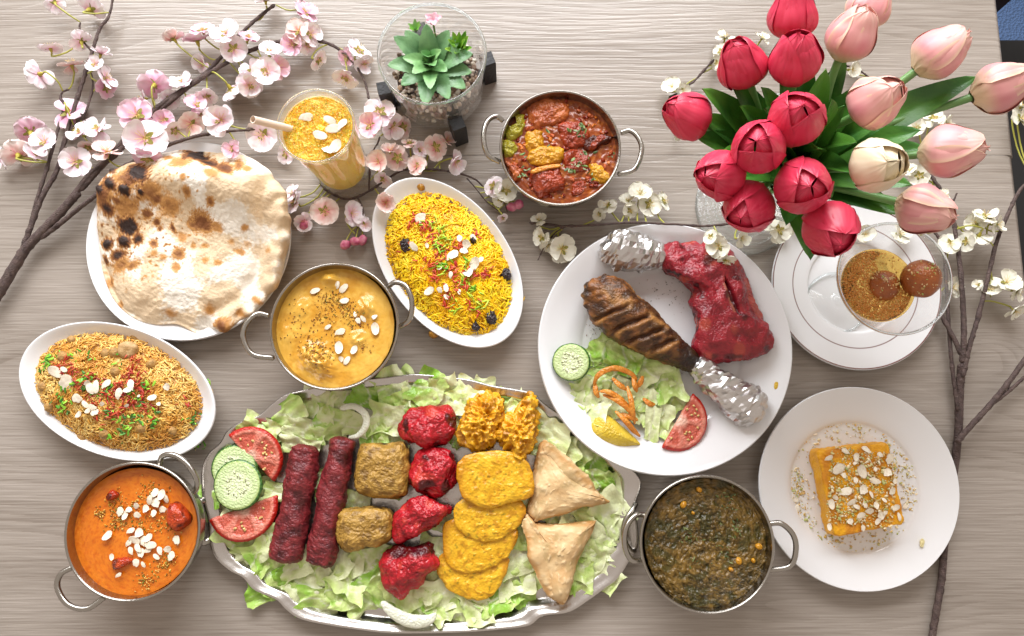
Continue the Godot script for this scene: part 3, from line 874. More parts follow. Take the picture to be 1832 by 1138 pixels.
func build_naan():
	var out := [Vector2(-0.343, -0.307), Vector2(-0.3664, -0.3007), Vector2(-0.3947, -0.2821), Vector2(-0.4113, -0.2673), Vector2(-0.4257, -0.2489), Vector2(-0.4352, -0.2227), Vector2(-0.4357, -0.1944), Vector2(-0.4307, -0.1706), Vector2(-0.4168, -0.1429), Vector2(-0.3958, -0.1248), Vector2(-0.3723, -0.1178), Vector2(-0.3493, -0.1178), Vector2(-0.3257, -0.1074), Vector2(-0.3013, -0.1109), Vector2(-0.2808, -0.1236), Vector2(-0.2606, -0.1429), Vector2(-0.2444, -0.1665), Vector2(-0.2402, -0.1986), Vector2(-0.2394, -0.2324), Vector2(-0.2469, -0.2531), Vector2(-0.2527, -0.263), Vector2(-0.2641, -0.279), Vector2(-0.2785, -0.2926), Vector2(-0.2962, -0.3014), Vector2(-0.3149, -0.3051)]
	# charred blisters and toasted patches: x, z, radius px, stretch, turn, darkness
	var spots := [[-0.4014, -0.2195, 17, 1.1, 0.2, 1], [-0.3842, -0.2686, 20, 1.2, 0.5, 0.95], [-0.4095, -0.2552, 9, 1, 0, 1], [-0.3981, -0.2515, 9, 1, 0, 1], [-0.3822, -0.2503, 6, 1, 0, 1], [-0.4196, -0.2497, 8, 1.2, 0.8, 1], [-0.4094, -0.2686, 9, 1.2, 0.8, 0.9], [-0.4249, -0.2021, 11, 1, 0, 0.95], [-0.4066, -0.2045, 12, 1, 0.3, 0.85], [-0.3923, -0.2069, 12, 1.2, 0, 0.8], [-0.4178, -0.2351, 12, 1, 0, 0.75], [-0.4073, -0.2424, 9, 1.3, 0.4, 0.6], [-0.3814, -0.2327, 11, 1.2, 0, 0.6], [-0.3721, -0.2243, 8, 1, 0, 0.6], [-0.3693, -0.2177, 6, 1, 0, 0.5], [-0.3547, -0.2177, 9, 2, 1.1, 0.65], [-0.4141, -0.1902, 18, 1.6, 2.8, 0.8], [-0.3958, -0.1783, 18, 1.8, 2.7, 0.5], [-0.4103, -0.1795, 22, 1.4, 2.6, 0.45], [-0.3448, -0.2087, 12, 1.3, 0.6, 0.38], [-0.3738, -0.2009, 10, 1.3, 0.3, 0.55], [-0.3476, -0.1902, 14, 1.1, 1, 0.5], [-0.3483, -0.1754, 12, 1.3, 1.4, 0.42], [-0.3342, -0.2503, 9, 1, 0, 0.45], [-0.3114, -0.2412, 10, 1.1, 1.3, 0.55], [-0.323, -0.2225, 26, 1.3, 0.5, 0.62], [-0.3088, -0.2183, 16, 1.4, 0.3, 0.42], [-0.3352, -0.2213, 13, 1.3, 0, 0.45], [-0.3568, -0.2394, 24, 1.3, 0.2, 0.4], [-0.369, -0.2454, 16, 1.5, 2.7, 0.45], [-0.2841, -0.1932, 13, 1.6, 0.2, 0.45], [-0.2791, -0.2171, 11, 1.5, 2.6, 0.42], [-0.2934, -0.2033, 10, 1.4, 0.3, 0.3], [-0.3059, -0.1807, 10, 1.3, 2.9, 0.42], [-0.3188, -0.1837, 9, 1.2, 0.2, 0.42], [-0.3215, -0.1991, 9, 1.2, 0, 0.35], [-0.3332, -0.1997, 7, 1, 0, 0.32], [-0.2998, -0.1182, 17, 1.2, 2.6, 0.62], [-0.3547, -0.1286, 15, 1.3, 0.2, 0.33], [-0.3138, -0.1315, 14, 1.3, 1.2, 0.38], [-0.2828, -0.1292, 11, 1.2, 2.7, 0.42], [-0.267, -0.1437, 10, 1.2, 0.5, 0.4], [-0.2558, -0.1944, 9, 1.2, 2, 0.3], [-0.2771, -0.2021, 12, 1.4, 0.2, 0.25], [-0.3719, -0.1902, 8, 1, 0, 0.3], [-0.3618, -0.1866, 8, 1.2, 0, 0.3], [-0.4187, -0.2454, 26, 1.6, 2.2, 0.5], [-0.3908, -0.2637, 34, 1.7, 2.6, 0.5], [-0.4004, -0.2363, 30, 1.4, 2.4, 0.35], [-0.3753, -0.2515, 26, 1.5, 2.7, 0.4], [-0.3373, -0.2975, 24, 1.3, 0.5, 0.95], [-0.3361, -0.3056, 10, 1.4, 1.2, 1], [-0.3207, -0.287, 26, 2, 0.6, 0.8], [-0.3025, -0.279, 24, 1.7, 0.6, 0.7], [-0.2892, -0.2821, 18, 1.6, 1.2, 0.55], [-0.3089, -0.2668, 20, 1.8, 0.5, 0.35], [-0.3451, -0.2821, 26, 1.6, 0.4, 0.4], [-0.28, -0.276, 14, 1.4, 1, 0.4], [-0.3603, -0.2883, 9, 1, 0, 0.4], [-0.3362, -0.2625, 8, 1, 0, 0.35], [-0.3305, -0.1501, 20, 1.6, 0, 0.12], [-0.3596, -0.156, 26, 1.7, 0.3, 0.1], [-0.4232, -0.1619, 12, 1.4, 1, 0.5], [-0.4281, -0.1854, 10, 1.8, 1.5, 0.7], [-0.4098, -0.1385, 9, 1.5, 1, 0.45]]
	var k := 0.00055
	var ridge := [Vector2(-0.4133, -0.2562), Vector2(-0.3644, -0.2728), Vector2(-0.3164, -0.2617), Vector2(-0.2806, -0.2544)]
	var rim := [Vector2(-0.247, -0.2562), Vector2(-0.2437, -0.2227), Vector2(-0.2457, -0.1926), Vector2(-0.2534, -0.16), Vector2(-0.2738, -0.1324), Vector2(-0.2987, -0.1161)]
	var creases := [Vector2(-0.3359, -0.3076), Vector2(-0.3228, -0.2889), Vector2(-0.3044, -0.279), Vector2(-0.2903, -0.2703)]
	var g := pillow(out, 0.016, 0.013, 0.008, func(p, n):
		var q := Vector2(p.x, p.z)
		var top: float = smoothstep(0.3, 0.85, n.y)
		var h := 0.0
		# the puffed ridge along the top, falling into the hollow below it
		var best := 9.0
		for i in 3:
			best = minf(best, q.distance_to(Geometry2D.get_closest_point_to_segment(q, ridge[i], ridge[i + 1])))
		h += 0.027 * exp(-pow(best / 0.027, 2.0))
		best = 9.0
		for i in 5:
			best = minf(best, q.distance_to(Geometry2D.get_closest_point_to_segment(q, rim[i], rim[i + 1])))
		h += 0.010 * exp(-pow(best / 0.008, 2.0)) * (1.0 + 0.9 * N(p, 60.0, 3)) - 0.004 * exp(-pow((best - 0.017) / 0.006, 2.0))
		best = 9.0
		for i in 3:
			best = minf(best, q.distance_to(Geometry2D.get_closest_point_to_segment(q, creases[i], creases[i + 1])))
		h -= 0.007 * exp(-pow(best / 0.006, 2.0))
		h += 0.0055 * N(p, 13.0, 2) + 0.0014 * N(p, 45.0, 5) + 0.0005 * N(p, 160.0, 6)
		var bake := 0.0
		var rough: float = 1.0 + 0.22 * N(p, 120.0, 8) + 0.30 * N(p, 520.0, 9)
		for s in spots:
			var d: Vector2 = (q - Vector2(s[0], s[1]))
			if absf(d.x) > s[2] * k * 2.6 or absf(d.y) > s[2] * k * 2.6:
				continue
			d = d.rotated(-s[4])
			d.y *= s[3]
			var r: float = d.length() / (s[2] * k) * rough
			var e: float = (s[5] if s[5] > 0.62 else s[5] * 0.8) * (1.0 - smoothstep(0.35 if s[5] > 0.8 else 0.15, 1.45, r)) * 1.08
			bake = maxf(bake, e) + 0.12 * minf(bake, e)
			if s[5] > 0.84 and s[2] < 14:
				h += 0.0030 * (1.0 - smoothstep(0.3, 1.0, d.length() / (s[2] * k)))
		# small toasted freckles, thickest at the upper left
		var zone: float = 1.0 - smoothstep(0.02, 0.115, q.distance_to(Vector2(-0.395, -0.235)))
		var fr: float = smoothstep(0.52 - 0.14 * zone, 0.75, N(p, 190.0, 12)) * 0.45
		bake = maxf(bake, fr * (0.12 + 0.88 * zone))
		bake = clampf(bake + 0.16 * zone * (0.6 + 0.6 * FB(p, 90.0, 2)), 0, 1)
		var flour: float = smoothstep(-0.05, 0.35, N(p, 22.0, 14) + 0.25 * N(p, 240.0, 15))
		var c := hx("d6b88e").lerp(hx("f0e8da"), 0.2 + 0.8 * flour)
		if n.y < 0.0:
			c = hx("c79a5e")
		c = c.lerp(hx("c08a4c"), smoothstep(0.05, 0.3, bake)).lerp(hx("7c4a24"), smoothstep(0.3, 0.55, bake)).lerp(hx("2c1a12"), smoothstep(0.6, 0.95, bake))
		return disp(c, h * top), 320, 150, 3.2)
	tag(obj("flatbread", g, M.crust), "large puffed flatbread with black charred blisters", "flatbread")


func grain_mesh() -> Dictionary:
	var P := PackedVector3Array()
	for j in 6:
		var t := float(j) / 5
		var r: float = [0.02, 0.75, 1.0, 1.0, 0.75, 0.02][j]
		for i in 6:
			var a := TAU * i / 6
			P.append(Vector3(t * 2.0 - 1.0, sin(a) * r * 0.20 + 0.07 * (1.0 - pow(t * 2 - 1, 2)), cos(a) * r * 0.20))
	return shape(P, 6, 6, true, Color.WHITE)


func rice_height(d: Vector2, a: float, b: float, turn: float, high: float) -> float:
	var q := d.rotated(-turn)
	var r: float = Vector2(q.x / a, q.y / b).length()
	return high * pow(maxf(0.0, 1.0 - pow(r, 2.4)), 0.6)


func rice(called: String, label: String, c: Vector3, a: float, b: float, turn: float, high: float, n: int, len: float, cols: Array, core: Color, spread: float):
	var out := oval(Vector2(c.x, c.z), a * 0.93, b * 0.93, turn, 36, 0.02)
	var spots := []
	for i in n:
		var t := rng.randf() * TAU
		var r: float = pow(rng.randf(), 0.55) * (1.0 + 0.05 * rng.randfn())
		var d := Vector2(cos(t) * a * r, sin(t) * b * r).rotated(turn)
		var hh: float = rice_height(d, a, b, turn, high)
		var p := Vector3(c.x + d.x, 0, c.z + d.y)
		hh += 0.003 * FB(p, 40.0, 7) * smoothstep(0.0, 0.01, hh)
		p.y = c.y + hh + rng.randf_range(-0.0004, 0.0010)
		var nn := Vector3(d.x * 2.0 * high / (a * a), 1.0, d.y * 2.0 * high / (b * b)) + Vector3(rng.randfn(), 0, rng.randfn()) * spread
		var s: float = len * rng.randf_range(0.75, 1.15) * 0.5
		var k: float = clampf(0.5 + 0.9 * FB(p, 22.0, 3) + 0.25 * rng.randfn(), 0, 0.999) * (cols.size() - 1)
		var col: Color = (cols[int(k)] as Color).lerp(cols[mini(int(k) + 1, cols.size() - 1)], k - int(k)) * rng.randf_range(0.85, 1.12)
		spots.append([turned(nn, 5.0 * N(p, 26.0, 31) + rng.randfn() * 0.55, Vector3(s, s, s), p), col])
	var g := scatter(grain_mesh(), spots)
	var mound := pillow(out, c.y - 0.001, high + 0.0008, 0.001, func(p, nm): return disp(core.lerp(core * 0.85, 0.5 + 0.5 * N(p, 200.0)), 0.002 * FB(p, 60.0) * nm.y), 64, 20, 2.4)
	mound.R = normals(mound.P, mound.I)
	var all := join([g, mound])
	var R: PackedVector3Array = g.R
	R.append_array(mound.R)
	all.R = R
	tag(obj(called, all, M.rice), label, "rice", "", "stuff")


func strands(spots: Array, col: Array, len: float, high: Callable) -> Array:
	var out := []
	for q in spots:
		for i in int(q[3]):
			var d: Vector2 = Vector2(rng.randfn(), rng.randfn()) * q[2] * 0.00028
			var x: float = q[0] + d.x
			var z: float = q[1] + d.y
			var s: float = len * rng.randf_range(0.6, 1.2) * 0.5
			out.append([turned(Vector3(rng.randfn() * 0.35, 1, rng.randfn() * 0.35), rng.randf() * TAU, Vector3(s, s * 0.9, s), Vector3(x, high.call(x, z) + 0.0015 + rng.randf() * 0.002, z)), (col[rng.randi() % col.size()] as Color) * rng.randf_range(0.8, 1.15)])
	return out


func build_rice():
	# bright yellow rice
	var c := Vector3(-0.0669, 0.015, -0.1842)
	var a: float = 0.1777 / 2
	var b: float = 0.1177 / 2
	var turn := deg_to_rad(55.0)
	var yl := [hx("eeb206"), hx("f5c408"), hx("fbd210"), hx("fde030")]
	var cy := Vector3(c.x, 0.009, c.z)
	rice("yellow_rice", "bright yellow saffron rice heaped on the oval dish", cy, a, b, turn, 0.021, 4200, 0.0085, yl, hx("f2ba0a"), 0.16)
	var hi := func(x, z): return 0.009 + rice_height(Vector2(x - c.x, z - c.z), a, b, turn, 0.021)
	var red := [hx("c23a1e"), hx("d2502a"), hx("b52a2c"), hx("d96a3a")]
	var grn := [hx("9bc82a"), hx("b7d53a"), hx("6fae22"), hx("c8d84a")]
	var st := strands([[-0.0997, -0.2303, 16, 10], [-0.0908, -0.2213, 14, 22], [-0.0818, -0.2063, 16, 24], [-0.0728, -0.1884, 18, 26], [-0.0783, -0.1677, 16, 20], [-0.0582, -0.1736, 18, 22], [-0.0523, -0.156, 16, 22], [-0.0665, -0.1443, 18, 26], [-0.0409, -0.1677, 14, 16], [-0.0276, -0.1689, 12, 14], [-0.09, -0.1795, 18, 14], [-0.0556, -0.1973, 16, 14], [-0.1053, -0.2213, 12, 6], [-0.0354, -0.2123, 10, 6], [-0.1135, -0.1973, 14, 5], [-0.0435, -0.1356, 18, 8]], red, 0.0085, hi)
	st.append_array(strands([[-0.0879, -0.2213, 18, 12], [-0.0732, -0.2123, 16, 14], [-0.0673, -0.2063, 14, 10], [-0.0727, -0.1766, 16, 18], [-0.0495, -0.1619, 14, 18], [-0.0408, -0.1531, 14, 14], [-0.0759, -0.1973, 12, 10], [-0.0321, -0.1385, 16, 8], [-0.0578, -0.1356, 16, 8], [-0.1195, -0.2545, 2, 2], [-0.0496, -0.1795, 15, 8]], grn, 0.0095, hi))
	tag(obj("coloured_rice_strands", scatter(grain_mesh(), st), M.rice), "red and green strands strewn along the yellow rice", "", "", "stuff")
	for q in [[-0.0946, -0.2282, 17, 2.8, 0.42], [-0.1027, -0.1977, 13, 1.9, 0.55], [-0.1033, -0.2007, 0, 0, 0], [-0.0616, -0.1877, 15, 0.5, 0.9], [-0.0555, -0.2055, 10, 0.6, 0.8], [-0.0473, -0.1989, 14, 1.3, 0.8], [-0.0496, -0.1918, 11, 1.9, 0.6], [-0.0334, -0.183, 12, 0.3, 0.7], [-0.0391, -0.1788, 16, 0.7, 0.4], [-0.0459, -0.1688, 14, 0.3, 0.7], [-0.0883, -0.1983, 7, 1.6, 0.7], [-0.0631, -0.1671, 9, 1.3, 0.6], [-0.0857, -0.1507, 11, 0.4, 0.6], [-0.0681, -0.1536, 10, 1.5, 0.7], [-0.0749, -0.1507, 8, 1.1, 0.5], [-0.0679, -0.1437, 8, 1.4, 0.7], [-0.0543, -0.1496, 8, 1.5, 0.4], [-0.0747, -0.1741, 6, 0.3, 0.8], [-0.0405, -0.2084, 9, 2.2, 0.7]]:
		if q[2] > 0:
			flake(Vector3(q[0], hi.call(q[0], q[1]) + 0.0042, q[1]), q[2] * 0.00056, q[3], "white almond flake lying on the bright yellow rice", "almond flakes on the yellow rice")
	var rl := ["black raisin at the left of the yellow rice beside an almond flake", "black raisin at the right edge of the yellow rice", "black raisin at the bottom of the yellow rice", "small black raisin behind almond flakes on the yellow rice", "lowest small dark raisin in the yellow rice"]
	var k := 0
	for q in [[-0.1117, -0.1999, 13], [-0.0064, -0.1702, 12], [-0.0218, -0.1245, 13], [-0.0408, -0.2053, 7], [-0.0377, -0.1158, 9]]:
		tag(obj("raisin", pillow(oval(Vector2(q[0], q[1]), q[2] * 0.0006, q[2] * 0.00046, 1.2, 14, 0.08), hi.call(q[0], q[1]) + 0.0008, 0.0042, 0.003, func(p, n): return disp(hx("1c1418").lerp(hx("3a2a2c"), 0.5 + 0.5 * N(p, 300.0)), 0.0012 * N(p, 330.0, 4)), 36, 14), M.juicy), rl[k], "raisin")
		k += 1
	for q in [[-0.0976, -0.2669, 8], [-0.0813, -0.1082, 10]]:
		tag(obj("chickpea", pea(Vector3(q[0], 0.017, q[1]), q[2] * 0.00058, hx("b5802c")), M.juicy), ["tan chickpea at the top edge of the yellow rice", "tan chickpea at the bottom edge of the yellow rice"][0 if q[1] < -0.2 else 1], "chickpea")

	# brown chickpea rice
	var c2 := Vector3(-0.4064, 0.015, -0.0484)
	var a2: float = 0.1879 / 2
	var b2: float = 0.1169 / 2
	var turn2 := deg_to_rad(19.0)
	var br := [hx("c6842e"), hx("d9a042"), hx("e7ba5e"), hx("efd080")]
	rice("brown_rice", "golden brown spiced rice heaped on the oval dish at the left", Vector3(c2.x, 0.009, c2.z), a2, b2, turn2, 0.023, 5600, 0.0068, br, hx("cf9840"), 0.22)
	var hi2 := func(x, z): return 0.009 + rice_height(Vector2(x - c2.x, z - c2.z), a2, b2, turn2, 0.023)
	st = strands([[-0.463, -0.0724, 12, 16], [-0.4484, -0.0668, 16, 26], [-0.4331, -0.0527, 18, 22], [-0.4195, -0.0583, 16, 14], [-0.4071, -0.0443, 18, 30], [-0.3938, -0.0527, 16, 22], [-0.3836, -0.0668, 16, 26], [-0.3769, -0.0527, 18, 26], [-0.3868, -0.0359, 18, 28], [-0.3971, -0.0248, 16, 22], [-0.3732, -0.0415, 16, 14], [-0.411, -0.0248, 20, 18], [-0.3668, -0.0304, 20, 14], [-0.3336, -0.0359, 10, 6], [-0.4554, -0.0809, 12, 10], [-0.4232, -0.0359, 18, 14], [-0.3845, -0.0781, 12, 8]], [hx("b02c1c"), hx("c8482a"), hx("9a2220"), hx("c65c34")], 0.0075, hi2)
	tag(obj("coloured_rice_strands", scatter(grain_mesh(), st), M.rice), "red strands strewn across the brown chickpea rice", "", "", "stuff")
	st = []
	for q in [[-0.4751, -0.0809, 14, 12], [-0.4669, -0.0837, 12, 10], [-0.4799, -0.0724, 10, 6], [-0.457, -0.0387, 16, 12], [-0.4534, -0.0304, 14, 12], [-0.4308, -0.0583, 18, 30], [-0.4218, -0.0527, 14, 16], [-0.4073, -0.0471, 14, 12], [-0.3728, -0.0359, 16, 14], [-0.3799, -0.0193, 16, 16], [-0.3901, -0.0082, 16, 16], [-0.3606, -0.022, 16, 14], [-0.3243, -0.022, 14, 10], [-0.4055, -0.0248, 12, 8], [-0.3958, -0.0781, 16, 6], [-0.3155, -0.0583, 6, 4], [-0.3197, 0.0055, 12, 8], [-0.4497, -0.0809, 14, 8], [-0.3685, -0.0527, 12, 10], [-0.4096, -0.0082, 16, 6], [-0.3849, -0.0471, 12, 8], [-0.4299, -0.0809, 10, 4], [-0.4415, -0.0527, 10, 8], [-0.4584, -0.0527, 10, 8]]:
		for i in int(q[3]):
			var d: Vector2 = Vector2(rng.randfn(), rng.randfn()) * q[2] * 0.00030
			st.append(shred(Vector3(q[0] + d.x, hi2.call(q[0] + d.x, q[1] + d.y) + 0.003, q[1] + d.y), 0.0075, [hx("4f8a22"), hx("6fb52a"), hx("9ad23a"), hx("3a6a1c")]))
	tag(obj("chopped_herbs", scatter(shred_mesh(), st), M.grainy), "bright green chopped herbs strewn over the brown rice", "", "", "stuff")
	for q in [[-0.463, -0.0671, 18, 2.3, 0.4], [-0.4542, -0.0693, 11, 2.4, 0.6], [-0.4524, -0.0558, 19, 0.1, 0.5], [-0.4363, -0.0386, 14, 1.9, 0.7], [-0.4239, -0.0503, 15, 1.8, 0.6], [-0.4184, -0.0514, 14, 1.3, 0.5], [-0.408, -0.0542, 14, 0.6, 0.7], [-0.4281, -0.0341, 11, 2, 0.7], [-0.4211, -0.0314, 12, 2.7, 0.7], [-0.4247, -0.028, 8, 0.2, 0.7], [-0.4173, -0.0258, 12, 2.6, 0.5], [-0.4113, -0.0341, 6, 0.3, 0.7], [-0.3944, -0.0447, 13, 1.3, 0.7], [-0.3857, -0.0486, 10, 0.2, 0.7], [-0.3833, -0.0536, 12, 1.7, 0.4], [-0.3496, -0.0514, 10, 0.3, 0.8], [-0.3617, -0.0408, 9, 0.1, 0.5], [-0.3556, -0.0341, 7, 1.5, 0.5], [-0.3861, -0.0325, 7, 0.2, 0.5], [-0.4271, -0.0547, 9, 0.8, 0.7], [-0.435, -0.0242, 8, 0.4, 0.6], [-0.3746, -0.0425, 4, 0.4, 0.6]]:
		flake(Vector3(q[0], hi2.call(q[0], q[1]) + 0.0045, q[1]), q[2] * 0.00056, q[3], "white almond flake scattered on the brown chickpea rice", "almond flakes on the brown rice")
	for q in [[-0.4607, -0.083, 10], [-0.4568, -0.1014, 8], [-0.4717, -0.0322, 10], [-0.4071, -0.087, 10], [-0.3693, -0.0756, 9], [-0.4155, -0.0859, 9], [-0.4391, -0.0011, 10], [-0.4244, 0.0066, 10], [-0.4115, -0.0055, 10], [-0.4507, -0.0055, 9], [-0.3943, -0.1042, 8], [-0.3728, -0.0111, 9], [-0.4026, -0.0671, 9], [-0.4799, -0.053, 9], [-0.3446, -0.0083, 8]]:
		tag(obj("chickpea", pea(Vector3(q[0], hi2.call(q[0], q[1]) - 0.0005, q[1]), q[2] * 0.00062, hx("b58a4c")), M.matte), "tan chickpea half buried in the brown rice", "chickpea", "chickpeas in the brown rice")
	tag(obj("mushroom_slice", pillow([Vector2(-0.404, -0.0951), Vector2(-0.3935, -0.0991), Vector2(-0.384, -0.0934), Vector2(-0.3845, -0.0854), Vector2(-0.391, -0.0809), Vector2(-0.4018, -0.082)], hi2.call(c2.x, c2.z - 0.03) - 0.004, 0.006, 0.003, func(p, n): return disp(hx("c9a878").lerp(hx("9c7440"), clampf(0.5 + FB(p, 90.0), 0, 1)), 0.001 * FB(p, 110.0)), 40, 14, 3.0), M.matte), "pale mushroom slice in the upper part of the brown rice", "mushroom slice")


func pea(c: Vector3, r: float, col: Color) -> Dictionary:
	return pillow(oval(Vector2(c.x, c.z), r, r * 0.9, c.x * 700.0), c.y, r * 0.85, r * 0.8, func(p, n): return disp(col.lerp(col * 0.7, clampf(0.5 + N(p, 220.0), 0, 1)), 0.0004 * N(p, 260.0)), 24, 10)


# ---------------------------------------------------------------- food on the tray

func lettuce(pts_at: Vector3, L: float, W: float, turn: float, tone: float, curl: float, sd: float, steep := 0.12) -> Dictionary:
	var P := PackedVector3Array()
	var n := 19
	var rise := Vector2(N(Vector3(sd, 0, 0), 3.1), N(Vector3(0, sd, 0), 2.7)) * steep * 3.0
	for j in n:
		for i in n:
			var u := float(i) / (n - 1) - 0.5
			var v := float(j) / (n - 1) - 0.5
			# a torn outline
			var ed := 1.0 + 0.30 * N(Vector3(u, v, sd), 1.4) + 0.05 * N(Vector3(u, v, sd), 5.0) * (1.0 if tone > 0.55 else 0.3)
			var x := u * L * ed * (1.0 - 0.35 * v * N(Vector3(sd, 1, 0), 5.0))
			var z := v * W * (1.0 + 0.25 * N(Vector3(u, v, sd + 9.0), 2.6) + 0.05 * N(Vector3(u, v, sd), 5.5) * (1.0 if tone > 0.55 else 0.3))
			var y := curl * L * (u * u * 1.6) + 0.08 * L * N(Vector3(u, v, sd + 4.0), 2.4) + 0.04 * L * N(Vector3(u, v, sd + 2.0), 6.0) * (0.15 + tone)
			y += x * rise.x + z * rise.y + 0.1 * L * curl
			var q := Vector2(x, z).rotated(turn)
			P.append(pts_at + Vector3(q.x, y, q.y))
	var k := 0
	var g := shape(P, n, n, false, null, false)
	for j in n:
		for i in n:
			var u := float(i) / (n - 1) - 0.5
			var v := float(j) / (n - 1) - 0.5
			var vein: float = 1.0 - smoothstep(0.0, 0.05, absf(u + 0.12 * sin(v * 5.0 + sd)))
			var vein2: float = 1.0 - smoothstep(0.0, 0.12, absf(sin((absf(u) * 1.4 + v) * 11.0 + sd)))
			var t: float = clampf(tone + 0.45 * (v + 0.1) + 0.25 * N(Vector3(u, v, sd), 3.0) + 0.12 * N(Vector3(u, v, sd), 9.0), 0, 1)
			var c := hx("e2e8b8").lerp(hx("c6da84"), smoothstep(0.15, 0.6, t)).lerp(hx("90c040"), smoothstep(0.55, 1.0, t))
			c = c.lerp(hx("eff0dc"), 0.7 * vein + 0.22 * vein2)
			g.C[k] = c
			k += 1
	return g


func tomato_half(called: String, label: String, c: Vector3, R: float, turn: float, tilt: Basis, thick: float):
	var t := thing(called, label, "tomato slice", c)
	# flesh, in its own frame: chord along x, arc towards +z
	var out := []
	for i in 25:
		var a := PI * i / 24
		out.append(Vector2(cos(a) * R, sin(a) * R * 0.96))
	for i in 7:
		out.append(Vector2(-R + 2.0 * R * (i + 1) / 8.0, -0.02 * R))
	var g := pillow(out, 0, thick * 0.5, thick * 0.5, func(p, n):
		var q := Vector2(p.x, p.z)
		var r: float = q.length() / R
		var a: float = q.angle()
		var rind: float = smoothstep(0.86, 0.92, r)
		var wedge: float = absf(sin(a * 2.5 + 0.25))
		var pocket: float = smoothstep(0.30, 0.60, wedge + 0.1 * N(p, 120.0)) * smoothstep(0.22, 0.4, r) * (1.0 - smoothstep(0.74, 0.84, r))
		var core: float = 1.0 - smoothstep(0.10, 0.32, r + 0.08 * N(p, 130.0))
		var cc := hx("d2705c").lerp(hx("de907c"), clampf(0.5 + FB(p, 120.0), 0, 1))
		cc = cc.lerp(hx("bf4c38"), pocket * 0.75).lerp(hx("ecc4ae"), core * 0.8).lerp(hx("b62418"), rind)
		return disp(cc, -0.0013 * pocket * absf(n.y) + 0.0003 * N(p, 200.0) ), 96, 40, 8.0)
	var flesh := obj("flesh", g, M.juicy, t)
	place_local(flesh, g, tilt, turn)
	var sd := []
	for i in 16:
		var a: float = (PI * (floorf(rng.randf() * 2.6) + 0.65 + 0.28 * rng.randfn()) / 2.5 - 0.1)
		var r := R * rng.randf_range(0.42, 0.72)
		if a < 0.1 or a > PI - 0.1:
			continue
		sd.append([turned(Vector3(rng.randfn() * 0.2, 1, rng.randfn() * 0.2), rng.randf() * TAU, Vector3(0.0018, 0.0008, 0.0012), Vector3(cos(a) * r, thick * 0.5 - 0.0006, sin(a) * r)), hx("e0bd7c") * rng.randf_range(0.8, 1.1)])
	var seeds := scatter(pillow(oval(Vector2.ZERO, 1, 1, 0, 8), 0, 0.8, 0.5, Color.WHITE, 8, 4), sd)
	var so := obj("seeds", seeds, M.juicy, t)
	so.set_meta("kind", "stuff")
	place_local(so, seeds, tilt, turn)


# a part built in its thing's own frame: laid in place by the given turn and tilt
func place_local(o: MeshInstance3D, g: Dictionary, tilt: Basis, turn: float):
	o.mesh = fin(g, Vector3.ZERO)
	o.transform = Transform3D(tilt * Basis(Vector3.UP, -turn), Vector3.ZERO)


func cucumber(label: String, c: Vector3, R: float, thick: float, tilt: Basis):
	var t := thing("cucumber_slice", label, "cucumber slice", c)
	var g := pillow(oval(Vector2.ZERO, R, R * 0.97, 0.3, 26, 0.012), 0, thick / 2, thick / 2, func(p, n):
		var q := Vector2(p.x, p.z)
		var r: float = q.length() / R
		var tri: float = 0.5 + 0.5 * cos(q.angle() * 3.0)
		var heart: float = 1.0 - smoothstep(0.42, 0.62, r + 0.06 * N(p, 100.0) - 0.06 * tri)
		var cc := hx("c9dba0").lerp(hx("dde7bd"), heart)
		cc = cc.lerp(hx("a9c06c"), smoothstep(0.8, 0.9, r) * 0.7)
		cc = cc.lerp(hx("c4d28c"), 0.6 * smoothstep(0.2, 0.5, N(p, 260.0)) * heart)
		cc = cc.lerp(hx("234d1f").lerp(hx("4f7a34"), 0.5 + 0.5 * sin(q.angle() * 30.0)), smoothstep(0.895, 0.93, r))
		return disp(cc, 0.0002 * N(p, 180.0) - 0.0003 * heart), 72, 34, 14.0)
	var o := obj("flesh", g, M.juicy, t)
	place_local(o, g, tilt, 0)
	var sd := []
	for i in 20:
		var a := TAU * (i + 0.3 * rng.randfn()) / 20
		var r := R * (0.34 + 0.12 * (0.5 + 0.5 * cos(a * 3.0)) + 0.05 * rng.randfn())
		sd.append([turned(Vector3.UP, -a, Vector3(0.0026, 0.0005, 0.0010), Vector3(cos(a) * r, thick / 2 - 0.0003, sin(a) * r)), hx("dde3ba")])
	var sg := scatter(pillow(oval(Vector2.ZERO, 1, 1, 0, 8), 0, 0.8, 0.5, Color.WHITE, 8, 4), sd)
	var so := obj("seeds", sg, M.juicy, t)
	so.set_meta("kind", "stuff")
	place_local(so, sg, tilt, 0)


